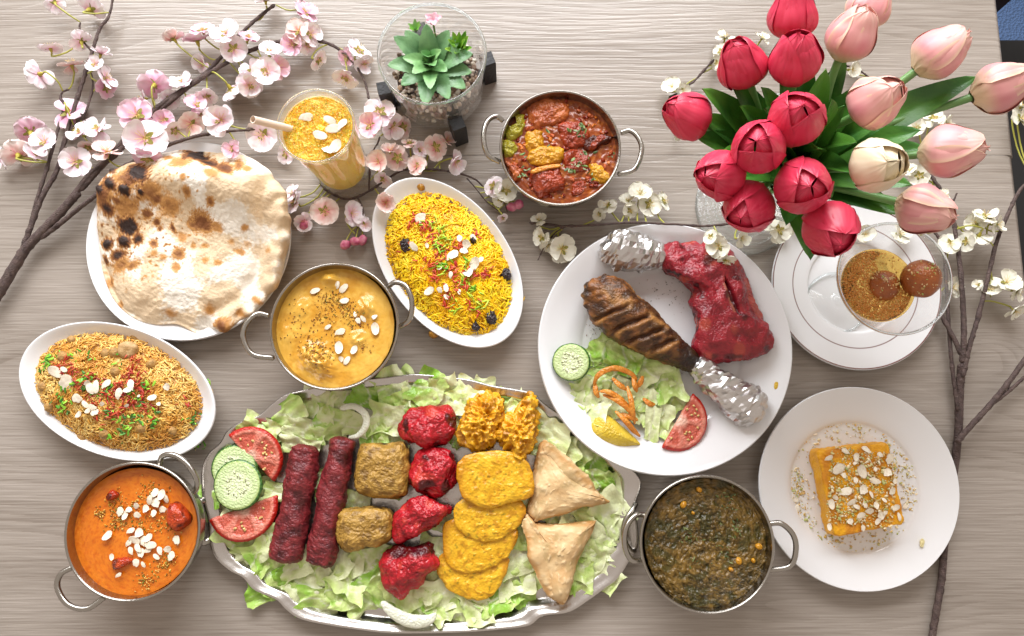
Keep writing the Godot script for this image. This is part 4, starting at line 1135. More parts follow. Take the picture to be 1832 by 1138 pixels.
func build_tray_food():
	# torn lettuce: px position, length, width, turn, tone
	var k := 0.0
	for q in [[-0.257, -0.0089, 60, 40, 0.4, 0.55], [-0.2335, -0.0227, 62, 44, 2.4, 0.5], [-0.203, -0.0348, 58, 50, 0.4, 0.25], [-0.1761, -0.0404, 44, 54, 0.2, 0.3], [-0.2104, -0.0089, 66, 36, 0.1, 0.35], [-0.1865, -0.016, 50, 52, 1.8, 0.6], [-0.2181, 0.0075, 60, 30, 0.2, 0.2], [-0.1525, -0.0437, 50, 36, 0.2, 0.95], [-0.1244, -0.0504, 60, 48, 1.2, 0.35], [-0.1046, -0.0515, 58, 46, 0.7, 0.55], [-0.0876, -0.0504, 56, 46, 2.2, 0.7], [-0.0677, -0.0449, 66, 40, 1.3, 0.25], [-0.0462, -0.0449, 52, 44, 0.6, 0.3], [-0.1292, -0.0199, 46, 50, 1.6, 0.25], [-0.1412, -0.0034, 40, 46, 0.2, 0.7], [-0.1543, -0.0116, 34, 50, 1.8, 0.2], [-0.1127, -0.0337, 50, 40, 1, 0.6], [-0.0083, -0.0365, 44, 40, 0.5, 0.7], [0.0058, -0.031, 46, 44, 1, 0.3], [0.0367, -0.0089, 66, 40, 0.5, 0.15], [0.045, 0.0075, 70, 40, 0.3, 0.2], [0.0255, -0.0199, 50, 40, 0.9, 0.4], [0.0616, 0.0157, 60, 44, 0.4, 0.3], [0.0838, 0.0293, 46, 36, 0.2, 0.85], [0.0863, 0.0417, 56, 30, 0.1, 0.75], [0.0725, 0.0374, 50, 40, 1.3, 0.6], [0.1066, 0.0562, 58, 48, 1.8, 0.15], [0.1023, 0.0748, 60, 50, 0.8, 0.1], [0.091, 0.0907, 56, 44, 1.7, 0.5], [0.0851, 0.1091, 60, 46, 1, 0.2], [0.074, 0.1222, 58, 50, 2, 0.4], [0.0656, 0.1377, 48, 44, 1.6, 0.7], [0.0606, 0.0986, 60, 40, 0.6, 0.35], [0.096, 0.1117, 50, 40, 0.3, 0.25], [0.014, 0.0535, 50, 50, 0.5, 0.4], [0.0057, 0.1117, 60, 70, 1.2, 0.15], [0.0029, 0.1377, 50, 52, 1.4, 0.1], [0.022, 0.1325, 50, 44, 0.8, 0.35], [-0.008, 0.1506, 46, 54, 1.2, 0.75], [-0.0215, 0.1558, 50, 44, 1, 0.5], [0.0083, 0.1558, 40, 40, 0.2, 0.8], [-0.0378, 0.1609, 58, 40, 1.2, 0.2], [-0.065, 0.1532, 50, 76, 1.35, 0.12], [-0.0842, 0.1429, 60, 46, 2.3, 0.3], [-0.0513, 0.1686, 50, 40, 0.5, 0.25], [-0.0947, 0.1609, 50, 40, 2.4, 0.55], [-0.1086, 0.148, 60, 50, 0.9, 0.3], [-0.164, 0.1169, 60, 46, 1.6, 0.25], [-0.1802, 0.1222, 56, 52, 0.9, 0.3], [-0.1448, 0.1169, 50, 50, 2.3, 0.35], [-0.1964, 0.1274, 60, 46, 1.1, 0.3], [-0.1606, 0.1377, 60, 48, 0.5, 0.3], [-0.2094, 0.1429, 56, 46, 2.3, 0.2], [-0.1465, 0.1532, 66, 50, 2.5, 0.6], [-0.171, 0.1506, 52, 44, 1.4, 0.5], [-0.1951, 0.1609, 44, 56, 1.7, 0.6], [-0.2398, 0.1325, 60, 46, 1.5, 0.6], [-0.2419, 0.1455, 66, 44, 2.7, 0.9], [-0.2237, 0.1274, 50, 60, 1.2, 0.25], [-0.2629, 0.1091, 60, 44, 2.7, 0.25], [-0.2516, 0.1169, 50, 40, 1.1, 0.5], [-0.2774, 0.096, 60, 46, 0.6, 0.3], [-0.2895, 0.0775, 56, 46, 0.7, 0.2], [-0.3043, 0.0514, 40, 42, 0.3, 0.65], [-0.2841, 0.0266, 50, 40, 0.5, 0.6], [-0.1198, 0.1325, 60, 60, 2.2, 0.45], [-0.1248, 0.1506, 60, 46, 0.6, 0.5], [-0.2307, 0.096, 40, 50, 1.5, 0.3], [-0.031, -0.0504, 40, 36, 1.9, 0.2], [-0.0702, 0.166, 44, 40, 2.5, 0.6], [-0.2084, 0.0374, 30, 50, 1.7, 0.5], [-0.2327, 0.0535, 26, 60, 1.7, 0.3], [0.0494, 0.1222, 50, 50, 0.4, 0.5], [-0.1227, 0.0421, 50, 44, 0.6, 0.4], [-0.156, 0.067, 50, 40, 1.5, 0.2], [-0.071, 0.0807, 44, 40, 0.4, 0.3], [-0.1846, 0.0587, 40, 44, 1.2, 0.35], [-0.0818, 0.1107, 44, 44, 2, 0.3], [-0.055, -0.0028, 40, 36, 0.8, 0.5], [0.0191, 0.0971, 50, 44, 0.3, 0.45], [-0.2528, 0.0532, 40, 40, 1, 0.4], [0.0673, 0.067, 50, 40, 0.5, 0.3], [0.0474, 0.078, 44, 40, 0.9, 0.25], [-0.1236, 0.0085, 40, 36, 0.5, 0.5], [0.0942, 0.1376, 46, 40, 0.6, 0.3], [-0.2737, 0.0862, 44, 40, 1.2, 0.55]]:
		k += 1.37
		var tone: float = q[5]
		tag(obj("lettuce_piece", lettuce(Vector3(q[0], rng.randf_range(0.006, 0.011), q[1]), q[2] * 0.00070, q[3] * 0.00068, q[4], tone, rng.randf_range(-0.05, 0.3), k), M.leaf), "torn pale green lettuce piece bedded under the food on the silver tray", "lettuce piece", "lettuce pieces on the silver tray").set_meta("shade", "white" if tone < 0.25 else ("pale green" if tone < 0.6 else "green"))
	# curved slices of white onion
	var on := func(p, n): return disp(hx("dfe2c8").lerp(hx("eceee0"), 0.5 + 0.5 * N(p, 120.0)), 0.0003 * N(p, 200.0))
	tag(obj("onion_slice", sweep([Vector3(-0.1764, 0.02, -0.0304), Vector3(-0.1613, 0.024, -0.0325), Vector3(-0.1498, 0.024, -0.0252), Vector3(-0.1479, 0.023, -0.014), Vector3(-0.1553, 0.021, -0.0039), Vector3(-0.1672, 0.018, -0.0006)], [Vector2(0.0028, 0.002), Vector2(0.0036, 0.0025), Vector2(0.0034, 0.0025), Vector2(0.002, 0.002)], on, 40, 14), M.juicy), "curved white onion slice above the two red kebabs", "onion slice")
	tag(obj("onion_slice", sweep([Vector3(-0.1288, 0.018, 0.1582), Vector3(-0.1156, 0.02, 0.1688), Vector3(-0.099, 0.02, 0.1761), Vector3(-0.0826, 0.02, 0.1755), Vector3(-0.0741, 0.018, 0.1692)], [Vector2(0.003, 0.002), Vector2(0.0062, 0.003), Vector2(0.0062, 0.003), Vector2(0.002, 0.002)], on, 40, 14), M.juicy), "curved white onion slice at the bottom rim of the tray", "onion slice")
	# tomato and cucumber at the left
	tomato_half("tomato_slice", "upper half slice of tomato behind the cucumber on the tray", Vector3(-0.2643, 0.017, 0.0196), 0.0658 / 2, deg_to_rad(225.0), Basis(Vector3(1, 0, 0), 0.12), 0.009)
	tomato_half("tomato_slice", "lower half slice of tomato under the cucumber on the tray", Vector3(-0.2699, 0.016, 0.0683), 0.0697 / 2, deg_to_rad(-20.0), Basis(Vector3(1, 0, 0), -0.10), 0.009)
	cucumber("cucumber slice half hidden beneath the other cucumber slice on the tray", Vector3(-0.2804, 0.018, 0.0296), 0.0481 / 2, 0.006, Basis(Vector3(0, 0, 1), 0.05))
	cucumber("cucumber slice on the tray between two tomato slices", Vector3(-0.2739, 0.024, 0.0458), 0.052 / 2, 0.006, Basis(Vector3(0, 0, 1), 0.12))
	# red kebabs
	var seekh := func(p, n):
		var a: float = FB(p, 90.0)
		var b: float = N(p, 260.0, 3)
		var cc := hx("581b20").lerp(hx("8a2d30"), clampf(0.5 + 0.7 * a + 0.4 * b, 0, 1)).lerp(hx("2c0d10"), smoothstep(0.3, 0.6, N(p, 50.0, 7)) * 0.6)
		return disp(cc, 0.0022 * N(p, 33.0, 2) + 0.0014 * a + 0.0008 * b)
	tag(obj("kebab", sweep([Vector3(-0.2081, 0.019, 0.0073), Vector3(-0.2134, 0.019, 0.0428), Vector3(-0.219, 0.019, 0.08), Vector3(-0.2253, 0.018, 0.12)], [Vector2(0.0140, 0.0130), Vector2(0.0155, 0.0140), Vector2(0.0150, 0.0140), Vector2(0.0162, 0.0145), Vector2(0.0155, 0.0130)], seekh, 110, 44, 0.04), M.roast), "dark red minced kebab nearest the tomato slices", "kebab")
	tag(obj("kebab", sweep([Vector3(-0.1715, 0.019, -0.0006), Vector3(-0.1774, 0.02, 0.0361), Vector3(-0.1836, 0.02, 0.0799), Vector3(-0.1912, 0.018, 0.1253)], [Vector2(0.0125, 0.0125), Vector2(0.0130, 0.0140), Vector2(0.0148, 0.0150), Vector2(0.0135, 0.0140), Vector2(0.0150, 0.0140), Vector2(0.0135, 0.0130)], seekh, 110, 44, 0.04), M.roast), "dark red minced kebab beside the two golden brown cubes", "kebab")
	# golden brown cubes
	var hari := func(p, n):
		var a: float = FB(p, 80.0)
		var b: float = N(p, 330.0, 3)
		var cc := hx("8f6a26").lerp(hx("bd9446"), clampf(0.5 + 0.7 * a + 0.3 * b, 0, 1)).lerp(hx("5a3a12"), smoothstep(0.25, 0.5, N(p, 110.0, 5)) * 0.55)
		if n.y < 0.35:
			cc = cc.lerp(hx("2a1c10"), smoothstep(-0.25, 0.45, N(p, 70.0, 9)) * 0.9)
		return disp(cc, 0.0016 * a + 0.0007 * b - 0.001 * smoothstep(0.35, 0.6, N(p, 90.0, 12)))
	tag(obj("chicken_cube", pillow([Vector2(-0.1536, 0.006), Vector2(-0.1453, 0.0038), Vector2(-0.1258, 0.0044), Vector2(-0.1102, 0.0033), Vector2(-0.105, 0.011), Vector2(-0.1025, 0.0263), Vector2(-0.1032, 0.0463), Vector2(-0.1068, 0.0565), Vector2(-0.1243, 0.0592), Vector2(-0.1464, 0.0571), Vector2(-0.156, 0.0517), Vector2(-0.1585, 0.0409), Vector2(-0.1569, 0.0219)], 0.02, 0.0165, 0.014, hari, 80, 30, 4.5), M.roast), "upper golden brown roasted cube right of the red kebabs", "chicken cube")
	tag(obj("chicken_cube", pillow([Vector2(-0.1718, 0.071), Vector2(-0.1516, 0.0667), Vector2(-0.1291, 0.0673), Vector2(-0.1191, 0.0721), Vector2(-0.1171, 0.0838), Vector2(-0.1179, 0.096), Vector2(-0.1297, 0.1049), Vector2(-0.1449, 0.107), Vector2(-0.16, 0.1112), Vector2(-0.1699, 0.1076), Vector2(-0.1741, 0.097), Vector2(-0.1752, 0.0838)], 0.02, 0.0165, 0.014, hari, 80, 30, 4.0), M.roast), "lower golden brown roasted cube right of the red kebabs", "chicken cube")
	# red chicken pieces
	var names := ["topmost of the four bright red chicken pieces on the tray", "blackened red chicken piece, second from the top of four", "uneven red chicken piece, third from the top of four", "lowest red chicken piece with a black charred edge"]
	var outs := [[Vector2(-0.1006, -0.0298), Vector2(-0.0822, -0.0331), Vector2(-0.0632, -0.0309), Vector2(-0.0564, -0.0204), Vector2(-0.0567, -0.0066), Vector2(-0.0655, 0.0044), Vector2(-0.086, 0.0088), Vector2(-0.1049, 0.0027), Vector2(-0.1141, -0.0077), Vector2(-0.1105, -0.0204)], [Vector2(-0.0931, 0.012), Vector2(-0.0721, 0.0088), Vector2(-0.061, 0.012), Vector2(-0.0559, 0.0224), Vector2(-0.0562, 0.044), Vector2(-0.067, 0.0559), Vector2(-0.0873, 0.0548), Vector2(-0.1023, 0.0462), Vector2(-0.1038, 0.0278)], [Vector2(-0.1054, 0.0591), Vector2(-0.089, 0.0559), Vector2(-0.0746, 0.0607), Vector2(-0.0614, 0.0676), Vector2(-0.064, 0.0751), Vector2(-0.0807, 0.0867), Vector2(-0.0958, 0.0978), Vector2(-0.1154, 0.0994), Vector2(-0.1164, 0.0809)], [Vector2(-0.1195, 0.1062), Vector2(-0.1011, 0.1047), Vector2(-0.0821, 0.1026), Vector2(-0.0771, 0.111), Vector2(-0.0731, 0.1219), Vector2(-0.0858, 0.137), Vector2(-0.1097, 0.1525), Vector2(-0.1251, 0.1422), Vector2(-0.1299, 0.124)]]
	for i in 4:
		var sd := 3.0 + i * 2.3
		var burnt: float = [0.16, 0.40, 0.06, 0.05][i]
		var edge: bool = i == 3
		var zc: float = (outs[3][0] as Vector2).y
		tag(obj("chicken_piece", pillow(outs[i], 0.019, 0.02, 0.014, func(p, n):
			var a: float = FB(p, 55.0, sd)
			var b: float = N(p, 240.0, sd)
			var cc := hx("8e1019").lerp(hx("c32430"), clampf(0.5 + 0.6 * a + 0.4 * b, 0, 1)).lerp(hx("cf4a34"), smoothstep(0.35, 0.7, N(p, 60.0, sd + 4.0)) * 0.5)
			var burn: float = smoothstep(0.62 - burnt, 0.85 - burnt, N(p, 50.0, sd + 9.0) + 0.35 * a)
			if edge:
				burn = maxf(burn, 1.0 - smoothstep(0.002, 0.0075, p.z - zc + 0.003 * a - 0.002))
			return disp(cc.lerp(hx("24090b"), burn * 0.85), 0.0036 * N(p, 42.0, sd) + 0.0026 * a + 0.0009 * b + 0.0005 * N(p, 520.0, sd)), 84, 32, 2.6), M.juicy), names[i], "chicken piece")
	# onion fritters
	var bl := ["left of the two knobbly golden onion fritters at the top", "right onion fritter with a pointed loose strand on top"]
	var bo := [[Vector2(-0.0534, -0.0093), Vector2(-0.0469, -0.0259), Vector2(-0.0409, -0.0387), Vector2(-0.028, -0.0449), Vector2(-0.0146, -0.0426), Vector2(-0.0089, -0.0304), Vector2(-0.0145, -0.0093), Vector2(-0.0211, 0.0082), Vector2(-0.0377, 0.0115), Vector2(-0.0539, 0.0027)], [Vector2(-0.0178, -0.0066), Vector2(-0.0061, -0.0204), Vector2(0.0095, -0.0298), Vector2(0.0179, -0.0449), Vector2(0.0246, -0.0298), Vector2(0.0256, -0.0088), Vector2(0.0189, 0.0099), Vector2(0.0072, 0.0257), Vector2(-0.0017, 0.0142), Vector2(-0.0111, 0.0027)]]
	for i in 2:
		var sd := 31.0 + i * 5.0
		var t: MeshInstance3D = obj("onion_fritter", pillow(bo[i], 0.016, 0.024, 0.010, func(p, n):
			var a: float = FB(p, 75.0, sd)
			var b: float = 1.0 - 2.4 * absf(N(p, 95.0, sd + 2.0))
			var b2: float = 1.0 - 2.4 * absf(N(p, 210.0, sd + 6.0))
			var cc := hx("c8840c").lerp(hx("e8ae26"), clampf(0.45 + 0.5 * b + 0.5 * a, 0, 1)).lerp(hx("8f4e0c"), smoothstep(0.25, 0.6, N(p, 65.0, sd)) * 0.6)
			return disp(cc, 0.0026 * b + 0.0014 * b2 + 0.005 * a), 120, 46, 2.2), M.fried)
		tag(t, bl[i], "onion fritter")
		# loose strands of battered onion
		for s in 9:
			var q: Vector2 = loop_at(bo[i], rng.randf())
			var mid := Vector2.ZERO
			for v in bo[i]:
				mid += v / bo[i].size()
			var pts := []
			var a0 := rng.randf() * TAU
			for m in 4:
				var w := mid.lerp(q, 0.25 + 0.62 * m / 3.0) + Vector2(cos(a0 + m * 0.9), sin(a0 + m * 0.9)) * 0.006
				pts.append(Vector3(w.x, 0.033 - 0.006 * m + rng.randf() * 0.005, w.y))
			var gs := tube(pts, 0.0028, 0.0022, func(p, n): return disp(hx("c4860f").lerp(hx("dfa634"), clampf(0.5 + FB(p, 150.0), 0, 1)), 0.0006 * N(p, 260.0)), 9, 18)
			obj("strand", gs, M.fried, t)
	# flat yellow fritters, the lowest first
	var fo := [[Vector2(-0.0747, 0.1254), Vector2(-0.0704, 0.1142), Vector2(-0.0564, 0.1104), Vector2(-0.0313, 0.1142), Vector2(-0.0045, 0.1163), Vector2(-0.0061, 0.1319), Vector2(-0.0133, 0.1452), Vector2(-0.021, 0.1542), Vector2(-0.0393, 0.1569), Vector2(-0.0604, 0.1489), Vector2(-0.07, 0.1377)], [Vector2(-0.0691, 0.0896), Vector2(-0.0591, 0.0799), Vector2(-0.0313, 0.0772), Vector2(-0.0061, 0.0799), Vector2(0.0056, 0.0918), Vector2(-0.0022, 0.1133), Vector2(-0.0133, 0.1218), Vector2(-0.0265, 0.1277), Vector2(-0.0486, 0.1309), Vector2(-0.0642, 0.1218)], [Vector2(-0.0582, 0.0712), Vector2(-0.0489, 0.0598), Vector2(-0.02, 0.0522), Vector2(0.0117, 0.0642), Vector2(0.0077, 0.0831), Vector2(-0.0116, 0.098), Vector2(-0.0298, 0.1002), Vector2(-0.0519, 0.0906)], [Vector2(-0.0548, 0.0328), Vector2(-0.0489, 0.0192), Vector2(-0.0256, 0.0121), Vector2(0.0022, 0.0132), Vector2(0.0166, 0.0258), Vector2(0.0221, 0.0464), Vector2(0.0165, 0.0582), Vector2(-0.0061, 0.0636), Vector2(-0.0253, 0.0684), Vector2(-0.0485, 0.0555)]]
	var fl := ["ragged flat yellow fritter at the bottom of the overlapping row", "flat yellow fritter second from the bottom of the row", "flat yellow fritter second from the top of the row", "topmost and largest flat yellow fritter of the row"]
	for i in 4:
		var sd := 50.0 + 3.0 * i
		var y: float = [0.0160, 0.0195, 0.0240, 0.0305][i]
		var slope := 0.05
		var rag: float = [0.0013, 0.0007, 0.0007, 0.0008][i]
		var mid := Vector2.ZERO
		for v in fo[i]:
			mid += v / fo[i].size()
		tag(obj("flat_fritter", pillow(fo[i], y, 0.0032, 0.0032, func(p, n):
			var a: float = FB(p, 60.0, sd)
			var r: float = Vector2(p.x - mid.x, p.z - mid.y).length() / 0.038
			var cc := hx("d69c10").lerp(hx("e8b82a"), clampf(0.5 + 0.7 * a, 0, 1)).lerp(hx("b06f0c"), smoothstep(0.3, 0.6, N(p, 130.0, sd)) * 0.6)
			cc = cc.lerp(hx("7a7418"), smoothstep(0.55, 0.75, N(p, 230.0, sd + 2.0)) * 0.6).lerp(hx("bd7a10"), smoothstep(0.75, 1.0, r + 0.15 * a) * 0.8)
			return disp(cc, rag * N(p, 70.0, sd) + 0.0007 * a + 0.0007 * smoothstep(0.3, 0.6, N(p, 150.0, sd + 7.0)) + 0.0012 * smoothstep(0.75, 0.95, r) * n.y), 110, 40, 7.0), M.fried), fl[i], "flat fritter")
	# folded pastry triangles
	samosa("upper pastry triangle, its tip pointing at the lettuce", [Vector2(0.0323, 0.0038), Vector2(0.0367, 0.006), Vector2(0.0631, 0.0312), Vector2(0.0924, 0.0587), Vector2(0.0973, 0.0619), Vector2(0.0934, 0.0641), Vector2(0.0571, 0.0726), Vector2(0.0252, 0.0822), Vector2(0.0208, 0.0811), Vector2(0.0154, 0.0721), Vector2(0.0177, 0.0463), Vector2(0.0222, 0.0203), Vector2(0.0278, 0.0071)], [Vector3(0.0337, 0.026, 0.0061), Vector3(0.0592, 0.027, 0.0331), Vector3(0.0816, 0.023, 0.0546)], 71.0)
	samosa("lower pastry triangle with a reddish corner", [Vector2(0.0104, 0.0737), Vector2(0.0154, 0.0753), Vector2(0.023, 0.0838), Vector2(0.046, 0.0822), Vector2(0.08, 0.0806), Vector2(0.0838, 0.0827), Vector2(0.0741, 0.1049), Vector2(0.0618, 0.1322), Vector2(0.0528, 0.158), Vector2(0.0485, 0.1611), Vector2(0.0409, 0.158), Vector2(0.0281, 0.1394), Vector2(0.0185, 0.1181), Vector2(0.0136, 0.097)], [Vector3(0.0133, 0.024, 0.0784), Vector3(0.0214, 0.028, 0.1015), Vector3(0.0306, 0.027, 0.1323), Vector3(0.0416, 0.022, 0.1563)], 83.0)


func samosa(label: String, out: Array, seam: Array, sd: float):
	var mid := Vector2.ZERO
	for v in out:
		mid += v / out.size()
	var t := thing("pastry_triangle", label, "filled pastry", Vector3(mid.x, 0.008, mid.y))
	var tone := func(p, n):
		var a: float = FB(p, 45.0, sd)
		var blister: float = smoothstep(0.35, 0.6, N(p, 170.0, sd))
		var e := 9.0
		for i in out.size():
			var w := Vector2(p.x, p.z)
			e = minf(e, w.distance_to(Geometry2D.get_closest_point_to_segment(w, out[i], out[(i + 1) % out.size()])))
		var cc := hx("c99f6a").lerp(hx("e0c292"), clampf(0.5 + 0.9 * a, 0, 1)).lerp(hx("b5803f"), (1.0 - smoothstep(0.0, 0.005, e + 0.002 * a)) * 0.75)
		cc = cc.lerp(hx("9a8a58"), smoothstep(0.2, 0.55, N(p, 60.0, sd + 4.0)) * 0.35)
		cc = cc.lerp(hx("e8cfa4"), blister * 0.5)
		return disp(cc, 0.0026 * N(p, 34.0, sd) + 0.0012 * a + 0.0008 * blister)
	obj("shell", pillow(out, 0.017, 0.0135, 0.009, tone, 120, 40, 3.0), M.pastry, t)
	# the folded flap along one side
	obj("flap", sweep(seam, [Vector2(0.0055, 0.0022), Vector2(0.008, 0.003), Vector2(0.008, 0.003), Vector2(0.004, 0.0022)], tone, 60, 18, 0.1), M.pastry, t)


# ---------------------------------------------------------------- dinner plate, cake, dessert glass, drink

func build_grill():
	# roasted drumstick with slashes cut across it
	var sp := [Vector3(0.0885, 0.026, -0.1655), Vector3(0.0975, 0.03, -0.1453), Vector3(0.1123, 0.032, -0.1262), Vector3(0.1338, 0.031, -0.109), Vector3(0.1579, 0.028, -0.0932), Vector3(0.1778, 0.024, -0.081), Vector3(0.1917, 0.022, -0.0709)]
	var cuts := [Vector2(0.0816, -0.1176), Vector2(0.1144, -0.1312), Vector2(0.1015, -0.1063), Vector2(0.1365, -0.121), Vector2(0.1146, -0.0951), Vector2(0.1529, -0.1097), Vector2(0.14, -0.0861), Vector2(0.1648, -0.0984)]
	tag(obj("chicken_drumstick", sweep(sp, [Vector2(0.018, 0.016), Vector2(0.0260, 0.021), Vector2(0.0265, 0.023), Vector2(0.0235, 0.022), Vector2(0.0175, 0.018), Vector2(0.0120, 0.0125), Vector2(0.0095, 0.010)], func(p, n):
		var a: float = FB(p, 50.0, 2)
		var b: float = N(p, 210.0, 3)
		# slashes run across the leg, slanting down to the left
		var q := Vector2(p.x - 0.10, p.z + 0.09)
		var s: float = q.dot(Vector2(0.86, 0.50)) + 0.004 * N(p, 60.0, 8)
		var slash := 0.0
		var ridge := 0.0
		var w := Vector2(p.x, p.z) + Vector2(N(p, 60.0, 8), N(p, 60.0, 18)) * 0.0016
		for i in range(0, cuts.size(), 2):
			var on: Vector2 = Geometry2D.get_closest_point_to_segment(w, cuts[i], cuts[i + 1])
			var d: float = w.distance_to(on)
			slash = maxf(slash, 1.0 - smoothstep(0.0004, 0.0030, d))
			ridge = maxf(ridge, (1.0 - smoothstep(0.0, 0.0026, absf(d - 0.0042))) * (1.0 if w.y > on.y else 0.25))
		slash *= smoothstep(0.05, 0.5, n.y)
		var cc := hx("41240f").lerp(hx("8a5526"), clampf(0.5 + 1.1 * a + 0.4 * b, 0, 1)).lerp(hx("c08a4c"), ridge * 0.4 + 0.45 * smoothstep(0.1, 0.5, N(p, 45.0, 33)))
		var head: float = 1.0 - smoothstep(-0.055, -0.030, s)
		var burn: float = smoothstep(0.0, 0.35, N(p, 70.0, 5) + 0.7 * a) * (0.7 + 0.3 * head)
		burn = maxf(burn, smoothstep(0.052, 0.068, s + 0.006 * a))
		cc = cc.lerp(hx("20130c"), clampf(burn, 0, 1) * 0.92).lerp(hx("4a2a16"), slash * 0.8)
		return disp(cc, 0.003 * a + 0.0009 * b + head * 0.0045 * N(p, 85.0, 6) - 0.0045 * slash + 0.0007 * ridge + 0.0012 * N(p, 36.0, 41)), 130, 52, 0.12), M.roast), "brown roasted drumstick with slashes, its bone wrapped in foil", "chicken drumstick")
	# red leg, bent
	var ro := [Vector2(0.1523, -0.1901), Vector2(0.1565, -0.196), Vector2(0.1665, -0.2026), Vector2(0.1762, -0.2002), Vector2(0.1838, -0.2037), Vector2(0.1952, -0.2002), Vector2(0.2029, -0.2049), Vector2(0.2125, -0.2002), Vector2(0.2251, -0.1978), Vector2(0.2349, -0.1872), Vector2(0.2383, -0.1742), Vector2(0.2458, -0.1637), Vector2(0.2509, -0.1521), Vector2(0.2526, -0.1405), Vector2(0.2559, -0.1278), Vector2(0.2626, -0.1146), Vector2(0.2692, -0.1009), Vector2(0.2671, -0.0935), Vector2(0.2509, -0.085), Vector2(0.2365, -0.0777), Vector2(0.2214, -0.0799), Vector2(0.2027, -0.0765), Vector2(0.1884, -0.0844), Vector2(0.1868, -0.1009), Vector2(0.1915, -0.1203), Vector2(0.1865, -0.1376), Vector2(0.191, -0.1503), Vector2(0.185, -0.1579), Vector2(0.1749, -0.1637), Vector2(0.1655, -0.1713), Vector2(0.1559, -0.1784)]
	tag(obj("roasted_chicken", pillow(ro, 0.023, 0.020, 0.016, func(p, n):
		var a: float = FB(p, 40.0, 12)
		var b: float = N(p, 190.0, 13)
		var cc := hx("701420").lerp(hx("a52a34"), clampf(0.5 + 0.7 * a + 0.3 * b, 0, 1)).lerp(hx("b8503c"), smoothstep(0.3, 0.65, N(p, 36.0, 15)) * 0.6)
		# the open slit over the joint
		var q := (Vector2(p.x, p.z) - Vector2(0.224, -0.1424)).rotated(-1.25)
		var slit: float = (1.0 - smoothstep(0.5, 1.0, absf(q.y) / (0.0035 * maxf(0.05, 1.0 - pow(q.x / 0.022, 2))))) * smoothstep(0.3, 0.7, n.y)
		if absf(q.x) > 0.021:
			slit = 0.0
		cc = cc.lerp(hx("4a1218"), slit * 0.8).lerp(hx("b08060"), 0.6 * (1.0 - smoothstep(0.0, 0.0018, absf(q.y - 0.004))) * (1.0 if absf(q.x) < 0.016 else 0.0))
		var burn: float = smoothstep(0.5, 0.75, N(p, 50.0, 19) + 0.4 * a) * 0.7
		if n.y < 0.3:
			burn = maxf(burn, smoothstep(0.0, 0.35, N(p, 70.0, 22)) * 0.85)
		return disp(cc.lerp(hx("250c10"), burn), 0.0026 * N(p, 26.0, 14) + 0.0016 * a + 0.0006 * b - 0.006 * slit + 0.0022 * (1.0 - 2.0 * absf(N(p, 34.0, 27))) + (0.0016 * N(p, 120.0, 17) if n.y < 0.4 else 0.0)), 170, 52, 3.0), M.juicy), "large red roasted chicken leg with an open slit at the joint", "chicken leg")
	# foil round the two bone ends
	var crumple := func(p, n): return disp(Color(0.86, 0.84, 0.83), 0.0026 * N(p, 75.0, 4) + 0.0026 * absf(N(p, 105.0, 9)) + 0.0014 * absf(N(p, 230.0, 2)))
	var f1 := sweep([Vector3(0.0963, 0.025, -0.2023), Vector3(0.1066, 0.026, -0.1978), Vector3(0.1204, 0.027, -0.1934), Vector3(0.1369, 0.026, -0.1912), Vector3(0.1499, 0.025, -0.1903), Vector3(0.1604, 0.025, -0.1897)], [Vector2(0.014, 0.013), Vector2(0.0185, 0.017), Vector2(0.020, 0.018), Vector2(0.0175, 0.016), Vector2(0.0135, 0.013), Vector2(0.0115, 0.0115)], crumple, 36, 24, 0.12)
	f1.flat = true
	tag(obj("foil_wrap", f1, M.foil), "crumpled foil round the bone of the red chicken leg", "foil wrap")
	var f2 := sweep([Vector3(0.1862, 0.022, -0.076), Vector3(0.1982, 0.023, -0.0662), Vector3(0.2122, 0.024, -0.0535), Vector3(0.2268, 0.025, -0.0421), Vector3(0.2417, 0.025, -0.0319), Vector3(0.2519, 0.024, -0.0263)], [Vector2(0.0115, 0.0115), Vector2(0.012, 0.012), Vector2(0.0145, 0.014), Vector2(0.0185, 0.017), Vector2(0.0205, 0.018), Vector2(0.014, 0.013)], crumple, 44, 24, 0.12)
	f2.flat = true
	tag(obj("foil_wrap", f2, M.foil), "crumpled foil round the bone of the brown drumstick", "foil wrap")
	# salad
	cucumber("cucumber slice at the left edge of the dinner plate", Vector3(0.0605, 0.028, -0.0772), 0.0399 / 2, 0.007, Basis(Vector3(0, 0, 1), 0.22) * Basis(Vector3(1, 0, 0), 0.12))
	tomato_half("tomato_slice", "half slice of tomato beside the shredded salad on the dinner plate", Vector3(0.1694, 0.016, -0.0187), 0.0641 / 2, deg_to_rad(-58.0), Basis(Vector3(0, 0, 1), -0.08), 0.009)
	tag(obj("lemon_wedge", pillow([Vector2(0.0767, -0.0095), Vector2(0.0809, -0.0208), Vector2(0.0873, -0.0282), Vector2(0.1003, -0.0231), Vector2(0.1171, -0.0095), Vector2(0.1315, 0.005), Vector2(0.1269, 0.0078), Vector2(0.1098, 0.0101), Vector2(0.0946, 0.0062), Vector2(0.0834, -0.0006)], 0.011, 0.014, 0.006, func(p, n):
		var cc := hx("cfae2c").lerp(hx("dfc24a"), clampf(0.5 + FB(p, 70.0), 0, 1))
		return disp(cc, 0.0002 * N(p, 380.0) + 0.0002 * N(p, 90.0)), 80, 24, 2.0), M.juicy), "yellow lemon wedge, rind up, below the shredded salad", "lemon wedge")
	var k := 100.0
